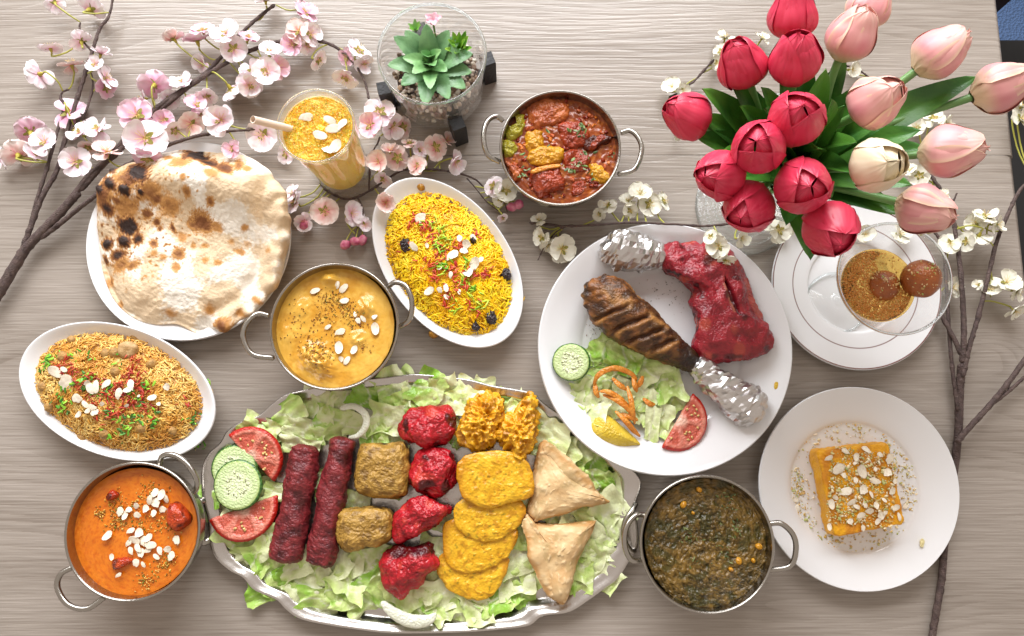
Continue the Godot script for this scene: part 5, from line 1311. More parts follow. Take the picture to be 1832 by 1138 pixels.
	for q in [[0.1016, -0.0922, 60, 46, 0.5, 0.6], [0.0839, -0.0834, 50, 30, 0.2, 0.55], [0.116, -0.0834, 60, 44, 0.3, 0.65], [0.1245, -0.0747, 50, 36, 0.1, 0.8], [0.0953, -0.0689, 50, 34, 2.4, 0.45], [0.066, -0.0532, 56, 44, 0.3, 0.4], [0.0601, -0.0417, 50, 30, 0.5, 0.35], [0.0775, -0.0457, 50, 40, 1, 0.25], [0.086, -0.0371, 56, 44, 0.9, 0.15], [0.1066, -0.0544, 54, 40, 1.9, 0.35], [0.1181, -0.0486, 46, 40, 0.5, 0.2], [0.1091, -0.0342, 52, 44, 0.2, 0.15], [0.1419, -0.0718, 60, 44, 2.6, 0.45], [0.1472, -0.0544, 64, 40, 2.5, 0.5], [0.1617, -0.0572, 60, 50, 1.4, 0.55], [0.1669, -0.0399, 50, 36, 1, 0.5], [0.1352, -0.0399, 46, 40, 0.4, 0.25], [0.1521, -0.0256, 44, 40, 0.3, 0.2], [0.1431, -0.0142, 24, 56, 0.1, 0.15], [0.1377, -0.0256, 40, 30, 1.2, 0.2], [0.1563, -0.0131, 40, 34, 0.9, 0.3], [0.0828, -0.0187, 50, 36, 1.4, 0.3], [0.1424, 0.0085, 20, 46, 0.2, 0.2], [0.1233, -0.0285, 40, 30, 0.5, 0.15]]:
		k += 1.37
		tag(obj("lettuce_shred", lettuce(Vector3(q[0], rng.randf_range(0.009, 0.016), q[1]), q[2] * 0.00062, q[3] * 0.00062, q[4], q[5], rng.randf_range(0.0, 0.35), k, 0.1), M.leaf), "pale shred of lettuce in the salad on the dinner plate", "lettuce shred", "lettuce shreds on the dinner plate").set_meta("shade", "white" if q[5] < 0.25 else "pale green")
	for q in [[Vector3(0.0837, 0.02, -0.0538), Vector3(0.088, 0.024, -0.0638), Vector3(0.1008, 0.024, -0.0707), Vector3(0.1162, 0.02, -0.0687)], [Vector3(0.0912, 0.022, -0.0663), Vector3(0.1052, 0.025, -0.0717), Vector3(0.1216, 0.022, -0.0663), Vector3(0.1286, 0.02, -0.0595)], [Vector3(0.0891, 0.022, -0.048), Vector3(0.0989, 0.026, -0.0466), Vector3(0.1115, 0.024, -0.0388), Vector3(0.1232, 0.02, -0.0282)], [Vector3(0.0927, 0.02, -0.0447), Vector3(0.1046, 0.025, -0.0398), Vector3(0.1168, 0.025, -0.0308), Vector3(0.1264, 0.02, -0.0186)], [Vector3(0.1181, 0.02, -0.0538), Vector3(0.1205, 0.025, -0.041), Vector3(0.1226, 0.024, -0.028), Vector3(0.1255, 0.018, -0.0141)], [Vector3(0.105, 0.02, -0.0282), Vector3(0.1144, 0.024, -0.0185), Vector3(0.1228, 0.02, -0.0095), Vector3(0.1315, 0.014, -0.0017)], [Vector3(0.1241, 0.02, -0.0641), Vector3(0.1255, 0.024, -0.0535), Vector3(0.1283, 0.02, -0.0469)], [Vector3(0.1345, 0.02, -0.0641), Vector3(0.1317, 0.022, -0.0571), Vector3(0.1284, 0.02, -0.0515)], [Vector3(0.1109, 0.018, -0.0254), Vector3(0.1193, 0.022, -0.0219), Vector3(0.129, 0.018, -0.0186)], [Vector3(0.1028, 0.02, -0.0618), Vector3(0.1108, 0.023, -0.0536), Vector3(0.118, 0.02, -0.0492)], [Vector3(0.1342, 0.018, -0.0413), Vector3(0.1406, 0.02, -0.0355), Vector3(0.147, 0.016, -0.0346)], [Vector3(0.0852, 0.018, -0.0585), Vector3(0.0858, 0.021, -0.048), Vector3(0.0895, 0.018, -0.0413)]]:
		tag(obj("carrot_shred", sweep(q, [Vector2(0.0012, 0.0008), Vector2(0.0027, 0.0010), Vector2(0.0027, 0.0010), Vector2(0.0011, 0.0008)], func(p, n): return disp(hx("d07a22").lerp(hx("e0953a"), clampf(0.5 + N(p, 140.0), 0, 1)), 0.0003 * N(p, 300.0)), 24, 10, 0.06), M.juicy), "thin orange carrot shred in the salad on the dinner plate", "carrot shred", "carrot shreds on the dinner plate")
	tag(obj("oil_spot", pillow(oval(Vector2(0.2702, -0.0534), 0.0026, 0.0040, 0.1, 12, 0.15), 0.0231, 0.0006, 0.004, hx("d9b23a"), 24, 8), M.juicy), "small yellow oil spot on the rim of the dinner plate", "oil spot")
	tag(obj("oil_spot", pillow(oval(Vector2(0.4104, 0.103), 0.0022, 0.0042, 0.2, 12, 0.2), 0.0150, 0.0003, 0.003, hx("e6d9a0"), 24, 8), M.juicy), "faint yellow oil spot on the rim of the cake plate", "oil spot")
	var sp2 := []
	for q in [[0.0938, -0.1077, 14, 22], [0.085, -0.1137, 10, 10], [0.1572, -0.1558, 24, 30], [0.1746, -0.1437, 20, 18], [0.131, -0.1802, 14, 12], [0.1521, -0.1863, 18, 10], [0.1636, -0.171, 16, 10], [0.1691, -0.0664, 14, 16], [0.1202, -0.1018, 12, 10]]:
		for i in int(q[3]):
			var d: Vector2 = Vector2(rng.randfn(), rng.randfn()) * q[2] * 0.0005
			sp2.append(crumb(Vector3(q[0] + d.x, 0.0058, q[1] + d.y), 0.0006, [hx("6a5a44"), hx("8a6a4a"), hx("3a2a1c")]))
	crumbs("spice_crumbs", "dark spice specks on the dinner plate around the drumstick", sp2)


func build_sweets():
	# cake square
	var top := [Vector2(0.305, 0.0116), Vector2(0.3772, 0.0028), Vector2(0.3869, 0.0832), Vector2(0.3172, 0.0959)]
	var dense := []
	for i in 4:
		for s in 12:
			var a: Vector2 = top[i]
			var b: Vector2 = top[(i + 1) % 4]
			dense.append(a.lerp(b, (s + 0.5) / 12.0))
	var mid := Vector2.ZERO
	for q in top:
		mid += q / 4.0
	var P := PackedVector3Array()
	var n := 160
	var ring := []
	for i in n:
		ring.append(loop_at(dense, float(i) / n) - mid)
	for r in [[0.01, 0.0052], [0.97, 0.0052], [1.0, 0.0065], [1.005, 0.011], [1.0, 0.016], [1.0, 0.0225], [0.998, 0.0265], [0.988, 0.0292], [0.96, 0.0301], [0.9, 0.0303], [0.8, 0.0303], [0.7, 0.0303], [0.58, 0.0303], [0.45, 0.0303], [0.3, 0.0303], [0.15, 0.0303], [0.01, 0.0303]]:
		for q in ring:
			P.append(Vector3(mid.x + q.x * r[0], r[1], mid.y + q.y * r[0]))
	tag(obj("cake_square", shape(P, n, 17, true, func(p, nn):
		var a: float = FB(p, 80.0)
		var cc := hx("dc9408").lerp(hx("efb21a"), clampf(0.5 + 0.7 * a, 0, 1))
		if p.y > 0.028:
			cc = cc.lerp(hx("c67a1a"), smoothstep(-0.1, 0.4, N(p, 60.0, 4) + 0.3 * N(p, 300.0)) * 0.8)
		return disp(cc, 0.0012 * N(p, 60.0, 2) + 0.0007 * N(p, 260.0) + 0.0004 * N(p, 600.0))), M.fried), "moist yellow cake square topped with almond flakes", "cake")
	for q in [[0.315, 0.0192, 10, 0.2], [0.3238, 0.0296, 17, 0.3], [0.3469, 0.0317, 15, 1.7], [0.3534, 0.0104, 12, 2.2], [0.3423, 0.0181, 10, 1.2], [0.3722, 0.0339, 12, 1.1], [0.3595, 0.041, 13, 2.6], [0.3744, 0.0203, 14, 0.3], [0.3294, 0.0518, 14, 0.1], [0.3472, 0.0507, 13, 1.2], [0.3396, 0.041, 8, 0.6], [0.3552, 0.0545, 8, 1.6], [0.3342, 0.0625, 10, 0.4], [0.3394, 0.0663, 8, 2.4], [0.3478, 0.0652, 9, 1.1], [0.3512, 0.0706, 10, 0.2], [0.3427, 0.0743, 11, 0.2], [0.3588, 0.0652, 9, 1.9], [0.3148, 0.0636, 13, 1.4], [0.3635, 0.0754, 11, 1.7], [0.3593, 0.0802, 9, 0.6], [0.3676, 0.0722, 8, 2.6], [0.381, 0.0759, 10, 1.5], [0.3752, 0.0518, 10, 1], [0.3788, 0.0415, 9, 0.2], [0.3322, 0.0121, 10, 2.4], [0.3318, 0.0807, 10, 0.4], [0.344, 0.0871, 8, 0.8], [0.3112, 0.0855, 8, 1.2], [0.3283, 0.0366, 7, 1.2], [0.3408, 0.0236, 6, 0.2], [0.3597, 0.0301, 7, 0.5], [0.3663, 0.0165, 8, 1.5], [0.3191, 0.0572, 7, 2.2], [0.3779, 0.0668, 8, 0.4], [0.3669, 0.0598, 7, 2]]:
		flake(Vector3(q[0], 0.0322 + rng.randf() * 0.0016, q[1]), q[2] * 0.00054, q[3], "almond flake on top of the yellow cake square", "almond flakes on the cake", 1.0, 0.22)
	for q in [[0.4013, 0.0675, 9, 0.4], [0.2908, 0.0697, 8, 1.3], [0.2895, 0.0619, 7, 0.5], [0.3136, -0.0046, 7, 2.1], [0.3619, -0.0177, 6, 1]]:
		flake(Vector3(q[0], 0.0066, q[1]), q[2] * 0.00054, q[3], "broken almond flake on the plate round the yellow cake", "almond bits on the cake plate")
	var nuts := [hx("ecdcb4"), hx("e0bd7a"), hx("d3c98a"), hx("f2e6c8"), hx("c9a75a"), hx("b9bf78")]
	var sp := []
	for i in 1000:
		var q := mid + Vector2(rng.randf_range(-1, 1) * 0.033, rng.randf_range(-1, 1) * 0.038).rotated(0.14)
		sp.append(crumb(Vector3(q.x, 0.0312, q.y), 0.0011 if rng.randf() < 0.8 else 0.002, nuts))
	crumbs("nut_crumbs", "chopped nut crumbs on top of the yellow cake", sp)
	sp = []
	for q in [[0.2908, 0.0536, 16, 60], [0.2889, 0.0368, 16, 50], [0.3021, 0.0085, 24, 45], [0.3323, -0.0132, 24, 60], [0.3616, -0.0172, 22, 70], [0.3504, -0.0229, 16, 20], [0.3947, 0.0028, 18, 40], [0.4049, 0.0199, 22, 40], [0.4092, 0.0368, 16, 40], [0.4045, 0.0592, 18, 36], [0.4136, 0.0536, 24, 24], [0.2925, 0.073, 14, 40], [0.2975, 0.0841, 16, 40], [0.3189, 0.1033, 22, 60], [0.3412, 0.1088, 30, 60], [0.3696, 0.106, 30, 50], [0.3872, 0.0978, 20, 30], [0.2939, 0.048, 20, 40], [0.3727, -0.0114, 30, 40], [0.4183, 0.0647, 30, 14], [0.2872, 0.0647, 22, 20]]:
		for i in int(q[3] * 1.2):
			var d: Vector2 = Vector2(rng.randfn(), rng.randfn()) * q[2] * 0.0004
			sp.append(crumb(Vector3(q[0] + d.x, 0.0054, q[1] + d.y), 0.00095 if rng.randf() < 0.7 else 0.0018, nuts))
	crumbs("nut_crumbs", "chopped nut crumbs scattered on the plate round the cake", sp)

	# stemmed dessert glass on the saucer
	var f := Vector3(0.3443, 0.012, -0.1426)
	var R: float = 0.1037 / 2
	var t := thing("dessert_glass", "stemmed glass bowl of syrup standing on the ringed saucer", "dessert glass", Vector3(f.x, 0.0055, f.z))
	var y0 := 0.0052
	obj("foot", lathe(Vector3(f.x, y0, f.z), smooth([Vector2(0.0004, 0.0), Vector2(0.024, 0.0), Vector2(0.0318, 0.0004), Vector2(0.0324, 0.0012), Vector2(0.031, 0.002), Vector2(0.02, 0.0032), Vector2(0.009, 0.0055), Vector2(0.0058, 0.009), Vector2(0.0004, 0.0091)], 40), Color.WHITE, 72), M.glass, t)
	obj("foot_rim", ring(Vector3(f.x, y0 + 0.0017, f.z), 0.0318, 0.0011), M.solid_glass, t)
	obj("stem", lathe(Vector3(f.x, y0, f.z), smooth([Vector2(0.0058, 0.0091), Vector2(0.0045, 0.016), Vector2(0.004, 0.03), Vector2(0.0042, 0.045), Vector2(0.0062, 0.056)], 20), Color.WHITE, 36, 1, 1, 0, false), M.glass, t)
	var outer := [Vector2(0.0004, 0.056), Vector2(0.0075, 0.0575), Vector2(0.016, 0.064), Vector2(0.027, 0.078), Vector2(0.037, 0.097), Vector2(R - 0.001, 0.122), Vector2(R - 0.0002, 0.1242), Vector2(R - 0.0010, 0.1250), Vector2(R - 0.0020, 0.1240), Vector2(R - 0.0032, 0.121), Vector2(0.0345, 0.097), Vector2(0.0245, 0.079), Vector2(0.0135, 0.0665), Vector2(0.0004, 0.062)]
	obj("bowl", lathe(Vector3(f.x, y0, f.z), smooth(outer, 56), Color.WHITE, 96), M.glass, t)
	obj("rim", ring(Vector3(f.x, y0 + 0.1262, f.z), R - 0.0009, 0.0012), M.solid_glass, t)
	# syrup, sprinkled all over with ground nuts
	var ys := y0 + 0.094
	var syr := mat(Color(0.99, 0.84, 0.46, 0.05), 0.03, {})
	syr.refraction_enabled = true
	syr.refraction_scale = 0.035
	var so := obj("syrup", lathe(Vector3(f.x, y0, f.z), smooth([Vector2(0.0004, 0.0624), Vector2(0.0132, 0.0668), Vector2(0.0241, 0.0792), Vector2(0.0335, 0.0938), Vector2(0.0333, 0.094), Vector2(0.015, 0.0938), Vector2(0.0004, 0.0938)], 30), Color.WHITE, 72), syr)
	tag(so, "clear amber syrup in the stemmed dessert glass", "syrup")
	sp = []
	for i in 5200:
		var a := rng.randf() * TAU
		var r: float = 0.0325 * sqrt(rng.randf())
		var d := Vector2(cos(a), sin(a)) * r
		var clear: float = Vector2(d.x - 0.018, d.y + 0.018).length()
		if clear < 0.021 + 0.003 * rng.randfn() and rng.randf() < 0.93:
			continue
		sp.append(crumb(Vector3(f.x + d.x, ys + 0.0004 * rng.randf(), f.z + d.y), 0.00085, [hx("d48838"), hx("dc9644"), hx("c67a2c"), hx("d88e40"), hx("e8b46c"), hx("ca9c48")]))
	crumbs("nut_crumbs", "ground brown nuts floating on the syrup", sp)
	var ball := func(p, n):
		var a: float = FB(p, 60.0)
		return disp(hx("8c4820").lerp(hx("b2642f"), clampf(0.5 + 0.8 * a, 0, 1)), 0.0003 * N(p, 90.0))
	var b1 := Vector3(0.3506, 0.1, -0.1427)
	var b2 := Vector3(0.3813, 0.112, -0.1471)
	for q in [[b1, 0.0148, 0.096, "brown syrup dumpling sunk in the middle of the dessert glass"], [b2, 0.0178, 0.107, "brown syrup dumpling resting against the rim of the dessert glass"]]:
		var c: Vector3 = q[0]
		var r: float = q[1]
		tag(obj("syrup_dumpling", pillow(oval(Vector2(c.x, c.z), r, r, 0, 20, 0.01), q[2], r * 0.93, r * 0.93, ball, 60, 24, 2.0), M.juicy), q[3], "dumpling")
		sp = []
		for i in 70:
			var d := Vector3(rng.randfn() - 0.1, absf(rng.randfn()) + 0.7, rng.randfn() - 0.2).normalized()
			sp.append(crumb(Vector3(c.x, q[2], c.z) + d * Vector3(r, r * 0.93, r) * 1.0, 0.0008 if rng.randf() < 0.8 else 0.0014, [hx("d9b57a"), hx("c9a060"), hx("b5c06a"), hx("e6cf9a")]))
		crumbs("nut_crumbs", "chopped nuts on the " + ("sunken dumpling" if r < 0.016 else "dumpling at the rim"), sp)


func build_lassi():
	var c := Vector3(-0.184, 0, -0.2899)
	var h := 0.123
	var R: float = 0.0736 / 2
	var t := thing("drinking_glass", "tall glass of yellow mango drink with crumbs on top", "drinking glass", Vector3(c.x, 0, c.z))
	var y0 := 0.0008
	obj("tumbler", lathe(Vector3(c.x, y0, c.z), smooth([Vector2(0.0004, 0.0), Vector2(0.024, 0.0), Vector2(0.0278, 0.0012), Vector2(0.0288, 0.005), Vector2(0.0302, 0.03), Vector2(0.0325, 0.07), Vector2(R - 0.0002, h - 0.002), Vector2(R - 0.0003, h), Vector2(R - 0.0012, h + 0.0004), Vector2(R - 0.0020, h - 0.001), Vector2(R - 0.0026, h - 0.012)], 60), func(p, n):
		# cut facets in the lower part
		var a := atan2(p.z - c.z, p.x - c.x)
		return disp(Color.WHITE, -0.0005 * absf(sin(a * 10.0)) * (1.0 - smoothstep(0.03, 0.06, p.y)) if n.y > -0.5 and Vector2(p.x - c.x, p.z - c.z).length() > 0.0283 else 0.0), 160), M.glass, t)
	obj("rim", ring(Vector3(c.x, y0 + h + 0.0015, c.z), R - 0.0011, 0.0011), M.solid_glass, t)
	var yellow := mat(Color.WHITE, 0.4, {vc = true})
	yellow.subsurf_scatter_enabled = true
	yellow.subsurf_scatter_strength = 0.5
	var d := obj("mango_drink", lathe(Vector3(c.x, y0, c.z), smooth([Vector2(0.0004, 0.0132), Vector2(0.0215, 0.0135), Vector2(0.0258, 0.016), Vector2(0.0274, 0.03), Vector2(0.0301, 0.07), Vector2(R - 0.0032, h - 0.011), Vector2(R - 0.0036, h - 0.0092), Vector2(0.027, h - 0.009), Vector2(0.018, h - 0.009), Vector2(0.010, h - 0.009), Vector2(0.0004, h - 0.009)], 140), func(p, n): return disp(hx("f2c638").lerp(hx("f6d65a"), clampf(0.5 + FB(p, 60.0), 0, 1)), 0.0022 * FB(p, 110.0) + 0.0007 * N(p, 420.0) if n.y > 0.6 else 0.0), 120), yellow)
	tag(d, "yellow mango drink filling the tall glass", "drink")
	var sp := []
	var yt := y0 + h - 0.009
	for i in 1500:
		var a := rng.randf() * TAU
		var r: float = (R - 0.0038) * sqrt(rng.randf())
		var q := Vector3(c.x + cos(a) * r, 0, c.z + sin(a) * r)
		if Vector2(cos(a) * r - 0.004, sin(a) * r + 0.006).length() < 0.0062 and rng.randf() < 0.9:
			continue
		q.y = yt + 0.001 + 0.0022 * absf(FB(q, 120.0)) + rng.randf() * 0.0012
		sp.append(crumb(q, 0.00095, [hx("f0cc3a"), hx("f4da62"), hx("ecb824"), hx("f7e488"), hx("dc9c18"), hx("c2b83a")]))
	crumbs("nut_crumbs", "yellow crumbs covering the mango drink", sp)
	tag(obj("straw", straw(Vector3(-0.2328, 0.155, -0.283), Vector3(-0.2073, 0.108, -0.2928)), M.paper), "pale pink paper straw standing in the mango drink", "straw")
	for q in [[Vector3(-0.1692, 0.119, -0.2898), 0.0095, 2.9, 0.9], [Vector3(-0.1609, 0.119, -0.2943), 0.0075, 0.8, 0.9], [Vector3(-0.1816, 0.119, -0.2831), 0.0085, 2.8, 0.7], [Vector3(-0.1726, 0.119, -0.2687), 0.009, 0.3, 1.0], [Vector3(-0.1664, 0.119, -0.2721), 0.008, 0.9, 1.0], [Vector3(-0.1727, 0.119, -0.2982), 0.007, 2.4, 0.9], [Vector3(-0.1951, 0.119, -0.301), 0.0085, 0.2, 1.0]]:
		flake(Vector3(q[0].x, yt + 0.0045, q[0].z), q[1], q[2], "cream almond flake on top of the mango drink", "almond flakes on the drink", q[3], 0.3)


func straw(a: Vector3, b: Vector3) -> Dictionary:
	var P := PackedVector3Array()
	var tg := (b - a).normalized()
	var s := tg.cross(Vector3.UP).normalized()
	var u := s.cross(tg)
	var ends := [[a + tg * 0.03, 0.0027], [a, 0.0027], [a, 0.0034], [a + tg * 0.0002, 0.0035], [b, 0.0035]]
	for e in ends:
		for i in 24:
			var t := TAU * i / 24
			P.append(e[0] + (s * cos(t) + u * sin(t)) * e[1])
	return shape(P, 24, 5, true, Color.WHITE, false)


func ring(c: Vector3, R: float, r: float) -> Dictionary:
	var prof := []
	for i in 13:
		var a := TAU * i / 12
		prof.append(Vector2(R + cos(a) * r, sin(a) * r))
	return lathe(c, prof, Color.WHITE, 96)


# ---------------------------------------------------------------- glass planter

func blade(base: Vector3, tip: Vector3, w: float, f, bend: float, tooth := 0.0, fold := 0.25) -> Dictionary:
	var P := PackedVector3Array()
	var n := 25
	var m := 7
	var dir := tip - base
	var side := dir.cross(Vector3.UP).normalized()
	if dir.cross(Vector3.UP).length() < 0.01 * dir.length():
		side = Vector3.RIGHT
	var up := side.cross(dir.normalized())
	for s in [1.0, -1.0]:
		for j in n:
			var v := float(j) / (n - 1)
			var p := base + dir * v + up * bend * sin(v * PI)
			var hw: float = w * (0.35 + 0.65 * sin(PI * 0.82 * pow(v, 0.85))) * sqrt(maxf(0.0, 1.0 - pow(v, 3.2)))
			if tooth > 0:
				hw *= 1.0 + tooth * (1.0 if j % 2 else -1.0)
			hw = maxf(hw, 0.0002)
			for i in m:
				var u := float(i) / (m - 1) * 2.0 - 1.0
				P.append(p + side * u * hw + up * (fold * absf(u) * hw + s * (1.0 - u * u) * w * 0.06))
	var g1 := shape(P.slice(0, n * m), m, n, false, f, false)
	var g2 := shape(P.slice(n * m), m, n, false, f, false)
	return join([g1, g2])


func build_jar():
	var c := Vector3(-0.0801, 0.02, -0.3803)
	var R: float = 0.1098 / 2
	var y0 := 0.018
	# black wooden stand: crossed bars with four upright posts
	var st := thing("planter_stand", "black wooden cross stand with four posts under the glass planter", "stand", Vector3(c.x, 0, c.z))
	var posts := [Vector3(-0.136, 0.02, -0.3673), Vector3(-0.0221, 0.02, -0.4018), Vector3(-0.0581, 0.02, -0.3288), Vector3(-0.1014, 0.02, -0.4415)]
	for q in posts:
		var d := (Vector2(q.x - c.x, q.z - c.z)).normalized()
		var e := Vector2(c.x, c.z) + d * (R * 0.90 + 0.008)
		var n := Vector2(-d.y, d.x)
		obj("post", slab([e - n * 0.0075 - d * 0.007, e - n * 0.0075 + d * 0.007, e + n * 0.0075 + d * 0.007, e + n * 0.0075 - d * 0.007], 0.0004, 0.044, 0.0008), M.black_wood, st)
		var i := Vector2(c.x, c.z)
		obj("bar", slab([i - n * 0.006 + d * 0.0065, i - n * 0.006 + d * (R * 0.9 + 0.0008), i + n * 0.006 + d * (R * 0.9 + 0.0008), i + n * 0.006 + d * 0.0065], 0.006, 0.017, 0.0008), M.black_wood, st)
	var t := thing("glass_planter", "round clear glass planter holding a green succulent and pebbles", "planter", Vector3(c.x, y0, c.z))
	obj("glass_bowl", lathe(Vector3(c.x, y0, c.z), smooth([Vector2(0.0004, 0.0), Vector2(0.03, 0.0), Vector2(R * 0.84, 0.0015), Vector2(R * 0.88, 0.006), Vector2(R * 0.90, 0.02), Vector2(R * 0.95, 0.045), Vector2(R - 0.0004, 0.0705), Vector2(R, 0.0722), Vector2(R - 0.0014, 0.0732), Vector2(R - 0.0029, 0.0718), Vector2(R * 0.95 - 0.0028, 0.045), Vector2(R * 0.90 - 0.003, 0.02), Vector2(R * 0.86 - 0.003, 0.008), Vector2(0.034, 0.005), Vector2(0.0004, 0.005)], 80), func(p, n):
		return disp(Color.WHITE, 0.00035 * sin(p.y * 1900.0) * (1.0 - smoothstep(0.04, 0.05, p.y)) if n.y > -0.6 and n.y < 0.6 else 0.0), 110), M.glass, t)
	obj("rim", ring(Vector3(c.x, y0 + 0.0744, c.z), R - 0.0013, 0.0014), M.solid_glass, t)
	# pebbles
	var sp := []
	var peb := pillow(oval(Vector2.ZERO, 1, 0.8, 0, 9, 0.14), 0, 0.7, 0.6, func(p, n): return disp(Color.WHITE, 0.15 * N(p, 1.3)), 12, 5)
	for i in 720:
		var a := rng.randf() * TAU
		var y := rng.randf()
		var r := (R * 0.88 - 0.0045) * sqrt(rng.randf())
		if i % 2 == 0:
			y = 1.0
		var top: float = 0.031 + 0.008 * pow(r / 0.045, 2) + 0.003 * N(Vector3(cos(a) * r, 0, sin(a) * r), 60.0)
		var s: float = 0.0030 * rng.randf_range(0.6, 1.2)
		sp.append([turned(Vector3(rng.randfn(), 1.5, rng.randfn()), rng.randf() * TAU, Vector3(s, s, s), Vector3(c.x + cos(a) * r, y0 + 0.008 + y * (top - 0.008) - 0.004, c.z + sin(a) * r)), ([hx("b59a84"), hx("d6c6b4"), hx("8a6f5c"), hx("c9b7a8"), hx("6b5648"), hx("e0d8cc")][rng.randi() % 6] as Color) * rng.randf_range(0.7, 1.1)])
	var core := lathe(Vector3(c.x, y0, c.z), smooth([Vector2(0.0004, 0.006), Vector2(0.032, 0.007), Vector2(R * 0.86 - 0.006, 0.012), Vector2(R * 0.88 - 0.007, 0.026), Vector2(0.03, 0.026), Vector2(0.0004, 0.025)], 24), hx("4a3d34"), 48)
	core.R = normals(core.P, core.I)
	var pb := scatter(peb, sp)
	var both := join([pb, core])
	var RR: PackedVector3Array = pb.R
	RR.append_array(core.R)
	both.R = RR
	tag(obj("pebbles", both, M.stone), "small tan and white pebbles filling the glass planter", "pebbles", "", "stuff")
	# succulent
	var heart := Vector3(-0.0842, 0.062, -0.3827)
	var s := thing("succulent", "green toothed succulent rosette growing in the glass planter", "succulent", Vector3(heart.x, y0 + 0.03, heart.z))
	var green := func(p, n): return disp(hx("527f50").lerp(hx("84b078"), clampf(0.45 + 0.8 * FB(p, 50.0), 0, 1)), 0.0)
	var root := Vector3(heart.x, y0 + 0.034, heart.z)
	for q in [Vector3(-0.0864, 0.084, -0.4114), Vector3(-0.0664, 0.078, -0.4087), Vector3(-0.0444, 0.078, -0.3854), Vector3(-0.0459, 0.07, -0.3712), Vector3(-0.0516, 0.068, -0.3569), Vector3(-0.0662, 0.07, -0.3456), Vector3(-0.0876, 0.072, -0.3386), Vector3(-0.1099, 0.07, -0.359), Vector3(-0.1226, 0.072, -0.3775), Vector3(-0.1163, 0.08, -0.4014), Vector3(-0.107, 0.074, -0.4109), Vector3(-0.0563, 0.074, -0.4047)]:
		obj("leaf", blade(root, root + (q - root) * 1.12, 0.0112, green, 0.006, 0.05, 0.22), M.plant, s)
	for q in [Vector3(-0.0922, 0.088, -0.3848), Vector3(-0.0707, 0.09, -0.385), Vector3(-0.0655, 0.082, -0.3663), Vector3(-0.0819, 0.084, -0.3461), Vector3(-0.1002, 0.084, -0.3629), Vector3(-0.0843, 0.092, -0.3767), Vector3(-0.0771, 0.09, -0.3682), Vector3(-0.1113, 0.08, -0.3819)]:
		obj("leaf", blade(root + Vector3(0, 0.006, 0), q, 0.0085, func(p, n): return disp(hx("5a8f54").lerp(hx("92c07c"), clampf(0.5 + 0.8 * FB(p, 50.0), 0, 1)), 0), 0.004, 0.06, 0.35), M.plant, s)
	var f := Vector3(-0.0802, 0.085, -0.4194)
	var fl := thing("small_pink_flower", "tiny ruffled pink flower at the rim of the planter", "flower", Vector3(f.x, y0 + 0.034, f.z))
	obj("stem", tube([Vector3(f.x, y0 + 0.034, f.z), Vector3(f.x, 0.07, f.z + 0.003), f], 0.001, 0.001, hx("6a9a3c"), 6, 10), M.plant, fl)
	for i in 14:
		var a := i * 2.4
		var d := Vector3(cos(a), 0.5 + 0.1 * (i % 3), sin(a)) * (0.003 + 0.0005 * i)
		obj("petal", blade(f, f + d, 0.0036, func(p, n): return disp(hx("dfa0b2").lerp(hx("f0c8d2"), clampf(0.5 + N(p, 300.0), 0, 1)), 0), 0.001, 0.1, 0.4), M.petal, fl)
	var sg := Vector3(-0.0542, 0.07, -0.397)
	var sm := thing("small_leafy_plant", "small bright green leafy sprig beside the succulent", "plant", Vector3(sg.x, y0 + 0.032, sg.z))
	for i in 13:
		var a := i * 2.4
		var d := Vector3(cos(a) * (0.006 + 0.0007 * i), 0.016 - 0.0008 * i, sin(a) * (0.006 + 0.0007 * i))
		obj("leaf", blade(Vector3(sg.x, y0 + 0.036, sg.z), sg + d * 1.25, 0.0046, func(p, n): return disp(hx("5f9a30").lerp(hx("98c24a"), clampf(0.5 + N(p, 120.0), 0, 1)), 0), 0.002, 0.0, 0.4), M.plant, sm)
	var tw := Vector3(-0.1022, 0.06, -0.4277)
	var sm2 := thing("small_leafy_plant", "tiny green sprig behind the succulent at the planter wall", "plant", Vector3(tw.x, y0 + 0.032, tw.z))
	for i in 7:
		var a := i * 2.4
		obj("leaf", blade(Vector3(tw.x, y0 + 0.032, tw.z), tw + Vector3(cos(a) * 0.007, 0.004, sin(a) * 0.007), 0.003, hx("6fa838"), 0.001, 0.0, 0.4), M.plant, sm2)


# ---------------------------------------------------------------- tulips

